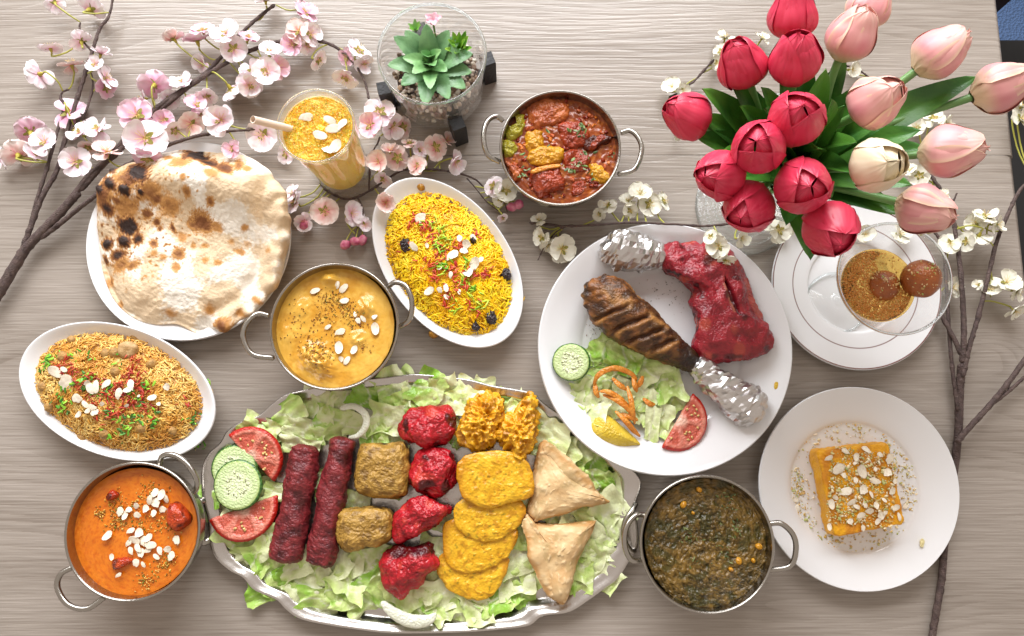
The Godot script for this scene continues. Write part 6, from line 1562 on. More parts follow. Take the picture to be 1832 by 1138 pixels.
# one petal of a head of unit length along +y; inner petals are slimmer
func tulip_petal(inner: bool, kind: int, sd: float) -> ArrayMesh:
	var P := PackedVector3Array()
	var nu := 29
	var nv := 26
	var rr := [0.11, 0.31, 0.395, 0.41, 0.385, 0.325, 0.235, 0.115]
	for j in nv:
		var v := float(j) / (nv - 1)
		var R: float = line_at(rr, v)
		# the inner petals close over the middle, the outer ones end lower with rounded tips
		if inner:
			R = R * 0.86 - 0.085 * smoothstep(0.7, 1.0, v)
		else:
			R += 0.085 * smoothstep(0.65, 1.0, v)
		var half: float = deg_to_rad(76.0) * (0.55 + 0.45 * smoothstep(0.0, 0.25, v)) * pow(maxf(0.0, 1.0 - pow(v, 5.0)), 0.5)
		if kind == 1:
			half *= 0.95
		for i in nu:
			var u := float(i) / (nu - 1) * 2.0 - 1.0
			var a := u * half
			var y := v * (0.93 if not inner else 1.0) + 0.012 * N(Vector3(u, v, sd), 2.0)
			# edges stand a little proud, with a soft midrib
			var r := R * (1.0 + 0.05 * u * u * v + 0.02 * N(Vector3(u * 0.7, v, sd), 2.2)) + 0.0065 * N(Vector3(u * 13.0, v * 0.8, sd), 1.6)
			P.append(Vector3(sin(a) * r, y, cos(a) * r))
	var g := shape(P, nu, nv, false, null, false)
	var k := 0
	for j in nv:
		var v := float(j) / (nv - 1)
		for i in nu:
			var u := float(i) / (nu - 1) * 2.0 - 1.0
			var vein: float = 0.5 + 0.5 * N(Vector3(u * 15.0, v * 0.9, sd), 1.6)
			var c: Color
			if kind == 0:
				c = hx("c82444").lerp(hx("da4560"), vein)
			elif kind == 1:
				c = hx("e6aca2").lerp(hx("efc0b4"), vein).lerp(hx("dc7f90"), clampf(0.75 * sin(PI * clampf(v * 1.15, 0, 1)) * (1.0 - 0.6 * absf(u)) + 0.25 * N(Vector3(u, v, sd), 2.0), 0, 1) * 0.75)
				c = c.lerp(hx("f0d6b0"), maxf(1.0 - smoothstep(0.02, 0.28, v), smoothstep(0.86, 1.0, absf(u)) * 0.7))
			else:
				c = hx("e6d3ae").lerp(hx("efe3c6"), vein).lerp(hx("dca48c"), (1.0 - smoothstep(0.0, 0.5, v)) * 0.55)
			g.C[k] = c
			k += 1
	return fin(g, Vector3.ZERO)


func build_tulips():
	# vase
	var c := Vector3(0.2528, 0, -0.249)
	var h := 0.15
	var t := thing("glass_vase", "clear footed glass vase holding the bunch of tulips", "vase", Vector3(c.x, 0, c.z))
	obj("foot", lathe(Vector3(c.x, 0.0008, c.z), smooth([Vector2(0.0004, 0.0), Vector2(0.04, 0.0), Vector2(0.0515, 0.0006), Vector2(0.053, 0.002), Vector2(0.0515, 0.0034), Vector2(0.046, 0.0046), Vector2(0.040, 0.0058), Vector2(0.034, 0.008), Vector2(0.028, 0.0105), Vector2(0.02, 0.014), Vector2(0.0145, 0.019), Vector2(0.0004, 0.0191)], 60), func(p, n): return disp(Color.WHITE, 0.0007 * sin(Vector2(p.x - c.x, p.z - c.z).length() * 900.0) if n.y > 0.3 else 0.0), 96), M.glass, t)
	for q in [[0.0518, 0.0027, 0.0014], [0.043, 0.0066, 0.0007], [0.034, 0.0094, 0.0007]]:
		obj("foot_rim", ring(Vector3(c.x, q[1], c.z), q[0], q[2]), M.solid_glass, t)
	obj("body", lathe(Vector3(c.x, 0.0008, c.z), smooth([Vector2(0.0145, 0.0191), Vector2(0.016, 0.03), Vector2(0.026, 0.055), Vector2(0.038, 0.09), Vector2(0.050, 0.125), Vector2(0.0605, h), Vector2(0.0608, h + 0.0012), Vector2(0.0595, h + 0.0014), Vector2(0.0585, h - 0.0005), Vector2(0.048, 0.125), Vector2(0.036, 0.09), Vector2(0.024, 0.055), Vector2(0.013, 0.03), Vector2(0.0004, 0.024)], 60), func(p, n): return disp(Color.WHITE, 0.0006 * sin(atan2(p.z - c.z, p.x - c.x) * 24.0) * (1.0 if p.y < h - 0.006 else 0.0)), 144), M.glass, t)
	obj("rim", ring(Vector3(c.x, h + 0.0026, c.z), 0.0600, 0.0013), M.solid_glass, t)
	# heads: centre, length in metres, kind, bud openness, label
	var root := Vector3(c.x, 0.10, c.z)
	var ped := []
	for k in 3:
		ped.append([tulip_petal(false, k, 1.0), tulip_petal(false, k, 4.0), tulip_petal(true, k, 7.0)])
	var list := [
		[Vector3(0.2369, 0.21, -0.3542), 0.052, 0, 0.25, "red tulip at the very top, cut by the picture edge"],
		[Vector3(0.2264, 0.235, -0.3006), 0.053, 0, 0.2, "red tulip directly below the topmost red one"],
		[Vector3(0.189, 0.215, -0.3063), 0.052, 0, 0.25, "red tulip at the upper left leaning outwards over white blossoms"],
		[Vector3(0.1473, 0.19, -0.2716), 0.052, 0, 0.15, "leftmost red tulip lying almost level"],
		[Vector3(0.2168, 0.255, -0.2418), 0.053, 0, 0.5, "upright red tulip in the middle of the bunch"],
		[Vector3(0.1876, 0.25, -0.2197), 0.050, 0, 0.6, "red tulip facing the viewer with its cup open"],
		[Vector3(0.1626, 0.225, -0.2056), 0.051, 0, 0.4, "lower left red tulip opening towards the stew pot"],
		[Vector3(0.2222, 0.245, -0.1904), 0.053, 0, 0.55, "open red tulip below the middle of the bunch"],
		[Vector3(0.1884, 0.215, -0.1812), 0.053, 0, 0.35, "red tulip hanging over the vase foot"],
		[Vector3(0.2498, 0.225, -0.16), 0.056, 0, 0.25, "lowest red tulip hanging over the saucer"],
		[Vector3(0.2801, 0.22, -0.3303), 0.055, 1, 0.3, "pale pink tulip at the top beside the red ones"],
		[Vector3(0.3217, 0.17, -0.3847), 0.052, 1, 0.2, "pink tulip half hidden at the top edge"],
		[Vector3(0.3649, 0.2, -0.3243), 0.058, 1, 0.25, "large pink tulip near the far table corner"],
		[Vector3(0.4208, 0.19, -0.2989), 0.060, 1, 0.1, "rightmost pink tulip reaching past the table edge"],
		[Vector3(0.2866, 0.24, -0.2623), 0.055, 1, 0.35, "pink tulip right of the red ones, leaning to the upper right"],
		[Vector3(0.3632, 0.205, -0.2338), 0.060, 1, 0.1, "pink tulip lying level to the right above the cream one"],
		[Vector3(0.3396, 0.2, -0.1849), 0.057, 1, 0.1, "lowest pink tulip pointing right over the dessert glass"],
		[Vector3(0.2839, 0.24, -0.2092), 0.052, 2, 0.75, "cream white tulip with a wide open yellow cup"]]
	var n := 0
	for q in list:
		n += 1
		var at: Vector3 = q[0]
		var L: float = q[1] * (0.90 if q[2] == 0 else 0.86)
		var kind: int = q[2]
		var ax := (at - root).normalized()
		# the stems bow outwards
		ax = (ax + Vector3(ax.x, 0, ax.z) * (0.25 if n not in [5, 6, 8, 18] else -0.1)).normalized()
		var bottom := at - ax * L * 0.5
		var o := thing("tulip", q[4], "tulip", bottom, "tulips in the glass vase")
		var spin := n * 1.3
		var y := ax
		var x := y.cross(Vector3(0.3, 0.2, 0.9)).normalized()
		var bs := Basis(x, y, x.cross(y))
		var op: float = q[3]
		for i in 6:
			var m := MeshInstance3D.new()
			m.name = "petal"
			m.mesh = ped[kind][2 if i >= 3 else (i % 2)]
			m.material_override = M.tulip
			var r := Basis(Vector3.UP, spin + TAU * (i % 3) / 3.0 + (PI / 3.0 if i >= 3 else 0.0))
			# open flowers lean their petals out
			var lean := Basis(Vector3.RIGHT, (-0.12 + op * 0.125) * (1.0 if i < 3 else 0.45) + 0.035 * sin(n * 3.1 + i * 2.0))
			var fat := 1.0 + 0.08 * op
			m.transform = Transform3D(bs * r * lean * Basis.from_scale(Vector3(fat * 1.08, 1.0, fat * 1.08) * L), Vector3.ZERO)
			o.add_child(m, true)
		if op > 0.3 and kind == 2:
			var pg := []
			for i in 6:
				var a := TAU * i / 6
				pg.append(tube([bottom + ax * L * 0.1, bottom + ax * L * 0.5 + (bs * Vector3(cos(a), 0, sin(a))) * L * 0.1], 0.0007, 0.0012, hx("d9b84a") if kind == 2 else hx("3a1420"), 6, 6))
			obj("stamens", join(pg), M.plant, o).set_meta("kind", "stuff")
		var mid := (root + bottom) / 2 + Vector3(0, 0.012, 0) + Vector3(N(at, 20.0), 0, N(at, 20.0, 5)) * 0.01
		obj("stem", tube([root + Vector3(N(at, 33.0) * 0.012, -0.05, N(at, 33.0, 3) * 0.012), root.lerp(bottom, 0.2), mid, bottom.lerp(mid, 0.25) - ax * 0.002, bottom + ax * L * 0.04], 0.0032, 0.0036, func(p, nn): return disp(hx("648f50").lerp(hx("7ba861"), 0.5 + 0.5 * N(p, 60.0)), 0), 10, 26), M.plant, o)
	# leaves: each belongs to the stem it sheathes
	var tips := [Vector3(0.1652, 0.2, -0.284), Vector3(0.2179, 0.22, -0.2862), Vector3(0.2193, 0.22, -0.2707), Vector3(0.2813, 0.19, -0.3143), Vector3(0.2566, 0.21, -0.2951), Vector3(0.2474, 0.2, -0.3101), Vector3(0.3898, 0.18, -0.3038), Vector3(0.3354, 0.19, -0.2546), Vector3(0.3002, 0.2, -0.2578), Vector3(0.3431, 0.18, -0.2447), Vector3(0.1628, 0.18, -0.2537), Vector3(0.1809, 0.19, -0.2373), Vector3(0.25, 0.175, -0.1554), Vector3(0.3239, 0.17, -0.1931), Vector3(0.2966, 0.18, -0.2112), Vector3(0.2138, 0.2, -0.2116), Vector3(0.2594, 0.23, -0.2566), Vector3(0.2308, 0.18, -0.1818), Vector3(0.2015, 0.23, -0.2543), Vector3(0.2353, 0.235, -0.222), Vector3(0.1936, 0.2, -0.2701), Vector3(0.271, 0.22, -0.2326), Vector3(0.2633, 0.19, -0.2005), Vector3(0.3015, 0.2, -0.2751), Vector3(0.1854, 0.2, -0.295), Vector3(0.2037, 0.22, -0.2755), Vector3(0.2883, 0.21, -0.2852), Vector3(0.3148, 0.2, -0.2652), Vector3(0.3301, 0.18, -0.2137), Vector3(0.2524, 0.19, -0.1764), Vector3(0.1659, 0.18, -0.2715), Vector3(0.2464, 0.24, -0.2568), Vector3(0.2161, 0.22, -0.2139), Vector3(0.1908, 0.2, -0.2116), Vector3(0.2695, 0.21, -0.2128), Vector3(0.2073, 0.23, -0.2379)]
	var owner := [2, 2, 4, 10, 10, 1, 13, 15, 14, 15, 3, 3, 8, 16, 16, 8, 4, 7, 4, 7, 2, 17, 9, 14, 2, 4, 10, 14, 16, 7, 3, 4, 5, 6, 17, 5]
	var all := get_children().filter(func(x): return str(x.name).begins_with("tulip"))
	for i in tips.size():
		var d: Vector3 = tips[i] - root
		obj("leaf", blade(root + Vector3(d.x, 0, d.z) * 0.12 + Vector3(0, 0.0, 0), tips[i] + d * 0.08, 0.0165, func(p, nn): return disp(hx("2f6424").lerp(hx("62a03c"), clampf(0.5 + 0.7 * N(p, 25.0, i) + 0.2 * N(Vector3(p.x * 5.0, p.y, p.z * 5.0), 60.0), 0, 1)), 0), 0.012, 0.0, 0.45), M.plant, all[owner[i]])


# ---------------------------------------------------------------- blossom branches

var petal_mesh := []
var heart_mesh: ArrayMesh
var sepal_mesh: ArrayMesh


# one blossom petal of unit length from the middle out along +x, cupped upwards
func blossom_petal(kind: int, sd: float) -> ArrayMesh:
	var P := PackedVector3Array()
	var n := 9
	for j in n:
		var v := float(j) / (n - 1)
		for i in n:
			var u := float(i) / (n - 1) * 2.0 - 1.0
			var w: float = 0.12 + 0.43 * sin(PI * pow(v, 0.9) * 0.62)
			w *= sqrt(maxf(0.02, 1.0 - pow(v, 6.0)))
			var x: float = 0.06 + v * (0.97 - 0.13 * (1.0 - u * u) * smoothstep(0.7, 1.0, v)) - 0.10 * u * u * v
			var z := u * w
			var y: float = 0.20 * v * v + 0.10 * u * u * v - 0.10 * pow(v, 5.0) + 0.07 * N(Vector3(u, v, sd), 1.9) * v + 0.06 * N(Vector3(u * 3.0, v * 1.5, sd), 1.7) * v
			P.append(Vector3(x, y, z))
	var g := shape(P, n, n, false, null, false)
	for j in n:
		var v := float(j) / (n - 1)
		for i in n:
			var u := float(i) / (n - 1) * 2.0 - 1.0
			var c: Color
			var t: float = clampf(v + 0.25 * N(Vector3(u, v, sd), 2.0) + 0.15 * absf(u), 0, 1)
			if kind == 0:
				c = hx("e9a4c0").lerp(hx("f3d2df"), smoothstep(0.0, 0.3, t)).lerp(hx("f8f0f3"), smoothstep(0.25, 0.75, t))
			elif kind == 1:
				c = hx("da7ca6").lerp(hx("ecb4cc"), smoothstep(0.0, 0.4, t)).lerp(hx("f4dae4"), smoothstep(0.4, 1.0, t))
			elif kind == 2:
				c = hx("e07e88").lerp(hx("f0c2bc"), smoothstep(0.05, 0.35, t)).lerp(hx("f6e6e0"), smoothstep(0.35, 0.8, t))
			else:
				c = hx("d5d8a8").lerp(hx("eeecdc"), smoothstep(0.0, 0.3, t))
			g.C[j * n + i] = c
	return fin(g, Vector3.ZERO)


func build_branches():
	for k in 4:
		petal_mesh.append([blossom_petal(k, 1.0 + k), blossom_petal(k, 6.0 + k), blossom_petal(k, 12.0 + k)])
	var th := []
	for i in 9:
		var a := TAU * i / 9 + 0.2 * sin(i * 3.0)
		th.append(tube([Vector3.ZERO, Vector3(cos(a) * 0.16, 0.25, sin(a) * 0.16), Vector3(cos(a) * 0.36, 0.40 + 0.06 * sin(i * 5.0), sin(a) * 0.36)], 0.014, 0.014, hx("ecd08c"), 5, 5))
	heart_mesh = fin(join(th), Vector3.ZERO)
	var sl := []
	for i in 5:
		var a := TAU * i / 5 + 0.6
		sl.append(blade(Vector3(0, -0.05, 0), Vector3(cos(a) * 0.45, 0.06, sin(a) * 0.45), 0.13, hx("97903e"), 0.03, 0.0, 0.2))
	sl.append(lathe(Vector3(0, -0.34, 0), [Vector2(0.05, 0.0), Vector2(0.1, 0.1), Vector2(0.13, 0.26), Vector2(0.16, 0.34), Vector2(0.01, 0.36)], hx("b5a83e"), 8))
	sepal_mesh = fin(join(sl), Vector3.ZERO)

	# the big pink branch at the left
	branch("large pink blossom branch fanning out from the lower left over the flatbread plate", [
		[[Vector3(-0.5513, 0.012, -0.1379), Vector3(-0.5413, 0.012, -0.1547), Vector3(-0.5245, 0.013, -0.1877), Vector3(-0.5169, 0.014, -0.2003), Vector3(-0.49, 0.016, -0.2305), Vector3(-0.4636, 0.018, -0.2621)], 0.0085, 0.0058],
		[[Vector3(-0.4636, 0.018, -0.2621), Vector3(-0.443, 0.022, -0.2844), Vector3(-0.423, 0.026, -0.3067), Vector3(-0.4023, 0.028, -0.3298), Vector3(-0.3811, 0.026, -0.3549), Vector3(-0.3484, 0.022, -0.3839), Vector3(-0.3374, 0.022, -0.393), Vector3(-0.3211, 0.02, -0.4137), Vector3(-0.3079, 0.016, -0.4371), Vector3(-0.2875, 0.014, -0.4624), Vector3(-0.266, 0.014, -0.4814)], 0.0045, 0.0022],
		[[Vector3(-0.4766, 0.017, -0.2475), Vector3(-0.4488, 0.022, -0.2819), Vector3(-0.4243, 0.026, -0.3004), Vector3(-0.4012, 0.024, -0.329), Vector3(-0.3766, 0.024, -0.3558), Vector3(-0.3474, 0.024, -0.3816), Vector3(-0.3197, 0.022, -0.4028), Vector3(-0.2939, 0.018, -0.4214), Vector3(-0.2582, 0.016, -0.4357), Vector3(-0.221, 0.016, -0.4371), Vector3(-0.1959, 0.016, -0.4291), Vector3(-0.1759, 0.014, -0.4116), Vector3(-0.1632, 0.012, -0.3908), Vector3(-0.1576, 0.012, -0.3691)], 0.0048, 0.0017],
		[[Vector3(-0.5041, 0.014, -0.2101), Vector3(-0.4836, 0.016, -0.2255), Vector3(-0.4608, 0.02, -0.2428), Vector3(-0.4391, 0.026, -0.2569), Vector3(-0.416, 0.032, -0.2795), Vector3(-0.4009, 0.034, -0.2886), Vector3(-0.3618, 0.036, -0.3071), Vector3(-0.3355, 0.034, -0.3172), Vector3(-0.3091, 0.028, -0.3248), Vector3(-0.2839, 0.022, -0.3298), Vector3(-0.254, 0.014, -0.3371)], 0.0040, 0.0016],
		[[Vector3(-0.5231, 0.013, -0.1908), Vector3(-0.5069, 0.015, -0.2506), Vector3(-0.4911, 0.016, -0.2866), Vector3(-0.4867, 0.016, -0.317), Vector3(-0.4755, 0.018, -0.3676), Vector3(-0.4643, 0.018, -0.4207), Vector3(-0.4592, 0.016, -0.4505), Vector3(-0.4511, 0.014, -0.4678), Vector3(-0.4483, 0.014, -0.4936)], 0.0042, 0.0017],
		[[Vector3(-0.5148, 0.014, -0.2273), Vector3(-0.5088, 0.016, -0.2577), Vector3(-0.5022, 0.016, -0.2891), Vector3(-0.4956, 0.014, -0.3345), Vector3(-0.4931, 0.012, -0.3613), Vector3(-0.4977, 0.012, -0.3704), Vector3(-0.4959, 0.012, -0.3776), Vector3(-0.4888, 0.012, -0.3809)], 0.0030, 0.0013],
		[[Vector3(-0.479, 0.017, -0.332), Vector3(-0.4677, 0.016, -0.3498), Vector3(-0.4642, 0.014, -0.3669), Vector3(-0.4634, 0.012, -0.3875), Vector3(-0.4689, 0.012, -0.4073)], 0.0022, 0.0012],
		[[Vector3(-0.4644, 0.018, -0.4227), Vector3(-0.4767, 0.016, -0.4371), Vector3(-0.483, 0.014, -0.4529), Vector3(-0.4823, 0.014, -0.4597)], 0.0016, 0.0012]],
		[[Vector3(-0.5087, 0.02, -0.479), 0.0112, Vector3(-0.4, -0.5, -0.5)], [Vector3(-0.4701, 0.02, -0.4716), 0.0155, Vector3(0.2, -0.5, -0.6)], [Vector3(-0.4747, 0.022, -0.4317), 0.0123, Vector3(-0.3, -0.1, -0.8)], [Vector3(-0.5104, 0.018, -0.426), 0.0124, Vector3(-0.3, 0.15, -0.9)], [Vector3(-0.5185, 0.02, -0.3946), 0.0153, Vector3(-0.9, -0.3, 0.1)], [Vector3(-0.4852, 0.018, -0.4068), 0.0135, Vector3(-0.2, 0.3, -0.9)], [Vector3(-0.4508, 0.024, -0.4161), 0.011, Vector3(0.3, 0.4, -0.8)], [Vector3(-0.4547, 0.026, -0.4027), 0.0098, Vector3(0, 1, -0.2)], [Vector3(-0.4458, 0.02, -0.3901), 0.0129, Vector3(0.8, 0.2, -0.3)], [Vector3(-0.4471, 0.014, -0.3819), 0.0123, Vector3(0.8, 0.2, 0.4)], [Vector3(-0.4864, 0.014, -0.3539), 0.019, Vector3(-0.1, -0.7, 0.4)], [Vector3(-0.5223, 0.018, -0.3277), 0.0164, Vector3(-0.3, -0.4, -0.5)], [Vector3(-0.5016, 0.024, -0.3144), 0.015, Vector3(0.1, 1, -0.2)], [Vector3(-0.5336, 0.018, -0.3023), 0.0163, Vector3(-0.3, -0.5, -0.5)], [Vector3(-0.519, 0.014, -0.3057), 0.0121, Vector3(0.5, 0.5, -0.3)], [Vector3(-0.5503, 0.016, -0.2992), 0.0121, Vector3(-0.7, 0.2, 0.2)], [Vector3(-0.4623, 0.03, -0.3227), 0.0125, Vector3(-0.2, 1, -0.1)], [Vector3(-0.4458, 0.026, -0.3281), 0.0156, Vector3(0.1, 0.9, -0.3)], [Vector3(-0.4578, 0.02, -0.3103), 0.0097, Vector3(0.2, 0.4, 0.8)], [Vector3(-0.4654, 0.026, -0.2917), 0.0161, Vector3(0, 1, 0.1)], [Vector3(-0.429, 0.034, -0.2998), 0.0148, Vector3(0.1, 0.7, -0.6)], [Vector3(-0.373, 0.02, -0.4355), 0.0124, Vector3(-0.6, 0.2, -0.8)], [Vector3(-0.3467, 0.022, -0.4324), 0.0154, Vector3(-0.2, 0.35, -0.8)], [Vector3(-0.3396, 0.026, -0.4427), 0.0135, Vector3(0, 0.7, -0.5)], [Vector3(-0.3126, 0.03, -0.4371), 0.0165, Vector3(0, 0.9, -0.3)], [Vector3(-0.3046, 0.026, -0.421), 0.0141, Vector3(0.3, 0.6, 0.3)], [Vector3(-0.2895, 0.024, -0.4353), 0.0111, Vector3(0.4, 0.6, -0.3)], [Vector3(-0.3423, 0.014, -0.4102), 0.0118, Vector3(-0.2, 0.6, 0.4)], [Vector3(-0.3863, 0.03, -0.3767), 0.0163, Vector3(-0.1, -0.6, -0.5)], [Vector3(-0.4007, 0.022, -0.3651), 0.0122, Vector3(-0.7, 0.4, 0.3)], [Vector3(-0.3597, 0.024, -0.3835), 0.0128, Vector3(-0.1, 0.9, -0.3)], [Vector3(-0.3727, 0.022, -0.3651), 0.0109, Vector3(0.4, 0.5, 0.4)], [Vector3(-0.3965, 0.04, -0.3378), 0.0183, Vector3(-0.05, 1, 0)], [Vector3(-0.3812, 0.05, -0.3082), 0.0209, Vector3(0.1, 1, 0.15)], [Vector3(-0.3803, 0.045, -0.2888), 0.014, Vector3(0.1, 0.6, 0.7)], [Vector3(-0.3703, 0.036, -0.3345), 0.0113, Vector3(0.1, 1, 0.2)], [Vector3(-0.3591, 0.034, -0.3235), 0.0113, Vector3(0.5, 0.3, 0.5)], [Vector3(-0.3435, 0.03, -0.3328), 0.0132, Vector3(0.2, 0.6, 0.5)], [Vector3(-0.3401, 0.03, -0.3543), 0.012, Vector3(0.2, 0.9, -0.3)], [Vector3(-0.3319, 0.024, -0.3674), 0.0115, Vector3(0.1, 0.3, 0.7)], [Vector3(-0.3074, 0.04, -0.3328), 0.0177, Vector3(0.1, 1, 0.1)], [Vector3(-0.3333, 0.026, -0.344), 0.0102, Vector3(0, 0.5, 0.7)], [Vector3(-0.3079, 0.02, -0.3783), 0.0153, Vector3(0.3, -0.6, 0.4)], [Vector3(-0.2873, 0.022, -0.3813), 0.0134, Vector3(0.3, 0.5, 0.4)], [Vector3(-0.2852, 0.02, -0.3979), 0.0135, Vector3(0.5, 0.5, -0.1)], [Vector3(-0.2754, 0.018, -0.483), 0.0112, Vector3(0, 0.4, -0.6)], [Vector3(-0.2293, 0.022, -0.467), 0.0136, Vector3(0.4, 0.6, -0.3)], [Vector3(-0.2379, 0.014, -0.4854), 0.0088, Vector3(0, 0.4, -0.7)], [Vector3(-0.2334, 0.028, -0.4416), 0.0135, Vector3(0, 1, 0)], [Vector3(-0.2418, 0.02, -0.4295), 0.013, Vector3(-0.3, 0.9, 0.2)], [Vector3(-0.2221, 0.024, -0.4392), 0.0129, Vector3(0.6, 0.6, 0)], [Vector3(-0.2145, 0.016, -0.4138), 0.0117, Vector3(0.8, 0.2, 0.4)], [Vector3(-0.2263, 0.016, -0.4304), 0.0099, Vector3(0.2, 0.4, 0.7)], [Vector3(-0.1692, 0.018, -0.4233), 0.0142, Vector3(0.5, 0.6, -0.3)], [Vector3(-0.1829, 0.014, -0.4182), 0.0099, Vector3(-0.4, 0.6, 0.4)], [Vector3(-0.1641, 0.014, -0.4102), 0.0111, Vector3(0.5, 0.5, 0.4)], [Vector3(-0.1829, 0.016, -0.394), 0.0142, Vector3(0, 0.3, 0.7)], [Vector3(-0.2655, 0.022, -0.4212), 0.0123, Vector3(0.3, 0.7, -0.4)], [Vector3(-0.2672, 0.026, -0.3949), 0.0152, Vector3(0.1, 0.9, 0.2)], [Vector3(-0.2578, 0.02, -0.4025), 0.0129, Vector3(0.6, 0.6, 0.2)], [Vector3(-0.2826, 0.018, -0.3839), 0.0141, Vector3(-0.1, 0.7, 0.5)], [Vector3(-0.2698, 0.018, -0.3251), 0.0176, Vector3(-0.2, 0.9, 0.5)], [Vector3(-0.1413, 0.035, -0.3438), 0.0161, Vector3(0.2, 1, -0.1)], [Vector3(-0.149, 0.042, -0.3263), 0.0135, Vector3(-0.1, 1, 0.1)], [Vector3(-0.1293, 0.026, -0.3319), 0.0144, Vector3(0.6, 0.5, 0.3)], [Vector3(-0.2959, 0.036, -0.3027), 0.01, Vector3(-0.2, 0.9, 0.2)]], [0, 0, 1, 0, 0, 0, 1, 0, 2], Vector3(-0.1576, 0.012, -0.3691))
	branch("short pink blossom twig between the drink glass and the yellow rice", [
		[[Vector3(-0.217, 0.004, -0.2948), Vector3(-0.2073, 0.005, -0.274), Vector3(-0.1947, 0.005, -0.2626), Vector3(-0.1767, 0.006, -0.2572), Vector3(-0.1557, 0.006, -0.2661), Vector3(-0.1374, 0.008, -0.2781), Vector3(-0.1191, 0.01, -0.2881), Vector3(-0.0948, 0.01, -0.2894), Vector3(-0.0707, 0.008, -0.2882), Vector3(-0.0432, 0.008, -0.2806), Vector3(-0.0291, 0.008, -0.2679), Vector3(-0.0206, 0.008, -0.2566), Vector3(-0.0133, 0.008, -0.2466)], 0.0022, 0.0013],
		[[Vector3(-0.1557, 0.006, -0.2661), Vector3(-0.1545, 0.01, -0.2913), Vector3(-0.151, 0.012, -0.3097), Vector3(-0.1464, 0.012, -0.3186), Vector3(-0.1438, 0.014, -0.3255)], 0.0016, 0.0012],
		[[Vector3(-0.1676, 0.006, -0.2591), Vector3(-0.1606, 0.008, -0.2415), Vector3(-0.1662, 0.008, -0.226), Vector3(-0.1682, 0.008, -0.2136)], 0.0014, 0.0010]],
		[[Vector3(-0.2464, 0.01, -0.3066), 0.011, Vector3(-0.3, 0.7, 0.3)], [Vector3(-0.2342, 0.012, -0.2516), 0.0132, Vector3(-0.6, 0.6, -0.2)], [Vector3(-0.2353, 0.016, -0.2609), 0.0096, Vector3(-0.5, 0.6, -0.4)], [Vector3(-0.2231, 0.012, -0.2304), 0.0108, Vector3(0, 0.6, 0.6)], [Vector3(-0.2008, 0.014, -0.2403), 0.015, Vector3(0.2, 0.9, 0.2)], [Vector3(-0.1726, 0.014, -0.2385), 0.0138, Vector3(0.6, 0.5, 0)], [Vector3(-0.1586, 0.01, -0.2273), 0.0084, Vector3(0.3, 0.6, 0.3)], [Vector3(-0.1433, 0.022, -0.2932), 0.0126, Vector3(-0.2, 0.9, 0.2)], [Vector3(-0.123, 0.022, -0.2976), 0.0132, Vector3(0.2, 0.8, 0.1)], [Vector3(-0.1304, 0.026, -0.3042), 0.0102, Vector3(0.1, 0.7, -0.6)], [Vector3(-0.1105, 0.02, -0.3154), 0.0091, Vector3(0, 0.6, -0.6)], [Vector3(-0.0991, 0.018, -0.3086), 0.0091, Vector3(0.4, 0.6, 0)], [Vector3(-0.1021, 0.02, -0.2889), 0.0114, Vector3(0, 0.9, 0)], [Vector3(-0.0832, 0.02, -0.3103), 0.0139, Vector3(0.4, 0.6, 0.2)], [Vector3(-0.0704, 0.016, -0.3196), 0.0097, Vector3(0.5, 0.5, -0.3)], [Vector3(-0.0616, 0.016, -0.2954), 0.0133, Vector3(0.5, 0.4, 0.5)], [Vector3(-0.1386, 0.012, -0.2779), 0.0103, Vector3(0, 0.4, 0.6)], [Vector3(-0.1196, 0.014, -0.3358), 0.0122, Vector3(0.5, 0.5, 0.3)], [Vector3(-0.134, 0.024, -0.2477), 0.013, Vector3(0.2, 0.9, 0.3)]], [0, 2, 0, 2], Vector3.ZERO, [Vector3(-0.1787, 0.008, -0.2055), Vector3(-0.1676, 0.01, -0.2087), Vector3(-0.1605, 0.01, -0.2099), Vector3(-0.2229, 0.01, -0.2273)])
	branch("thin pale blossom twig between the yellow rice and the stew pot", [
		[[Vector3(-0.029, 0.012, -0.2666), Vector3(-0.0218, 0.012, -0.2716), Vector3(-0.0145, 0.012, -0.2622), Vector3(-0.0085, 0.01, -0.2522), Vector3(-0.0048, 0.008, -0.2415)], 0.0012, 0.0009],
		[[Vector3(-0.049, 0.012, -0.2792), Vector3(-0.0386, 0.012, -0.2666), Vector3(-0.0266, 0.01, -0.2522), Vector3(-0.0139, 0.008, -0.2428)], 0.0012, 0.0009]],
		[[Vector3(-0.0197, 0.02, -0.267), 0.0114, Vector3(-0.4, 0.8, 0)], [Vector3(-0.0066, 0.022, -0.262), 0.0125, Vector3(0.3, 0.8, 0.1)], [Vector3(-0.012, 0.014, -0.2547), 0.009, Vector3(0, 0.5, 0.6)], [Vector3(-0.0102, 0.012, -0.2341), 0.006, Vector3(0.1, 0.4, 0.7)]], [0, 3], Vector3.ZERO, [Vector3(0, 0.012, -0.2466), Vector3(0.0072, 0.012, -0.2491)])

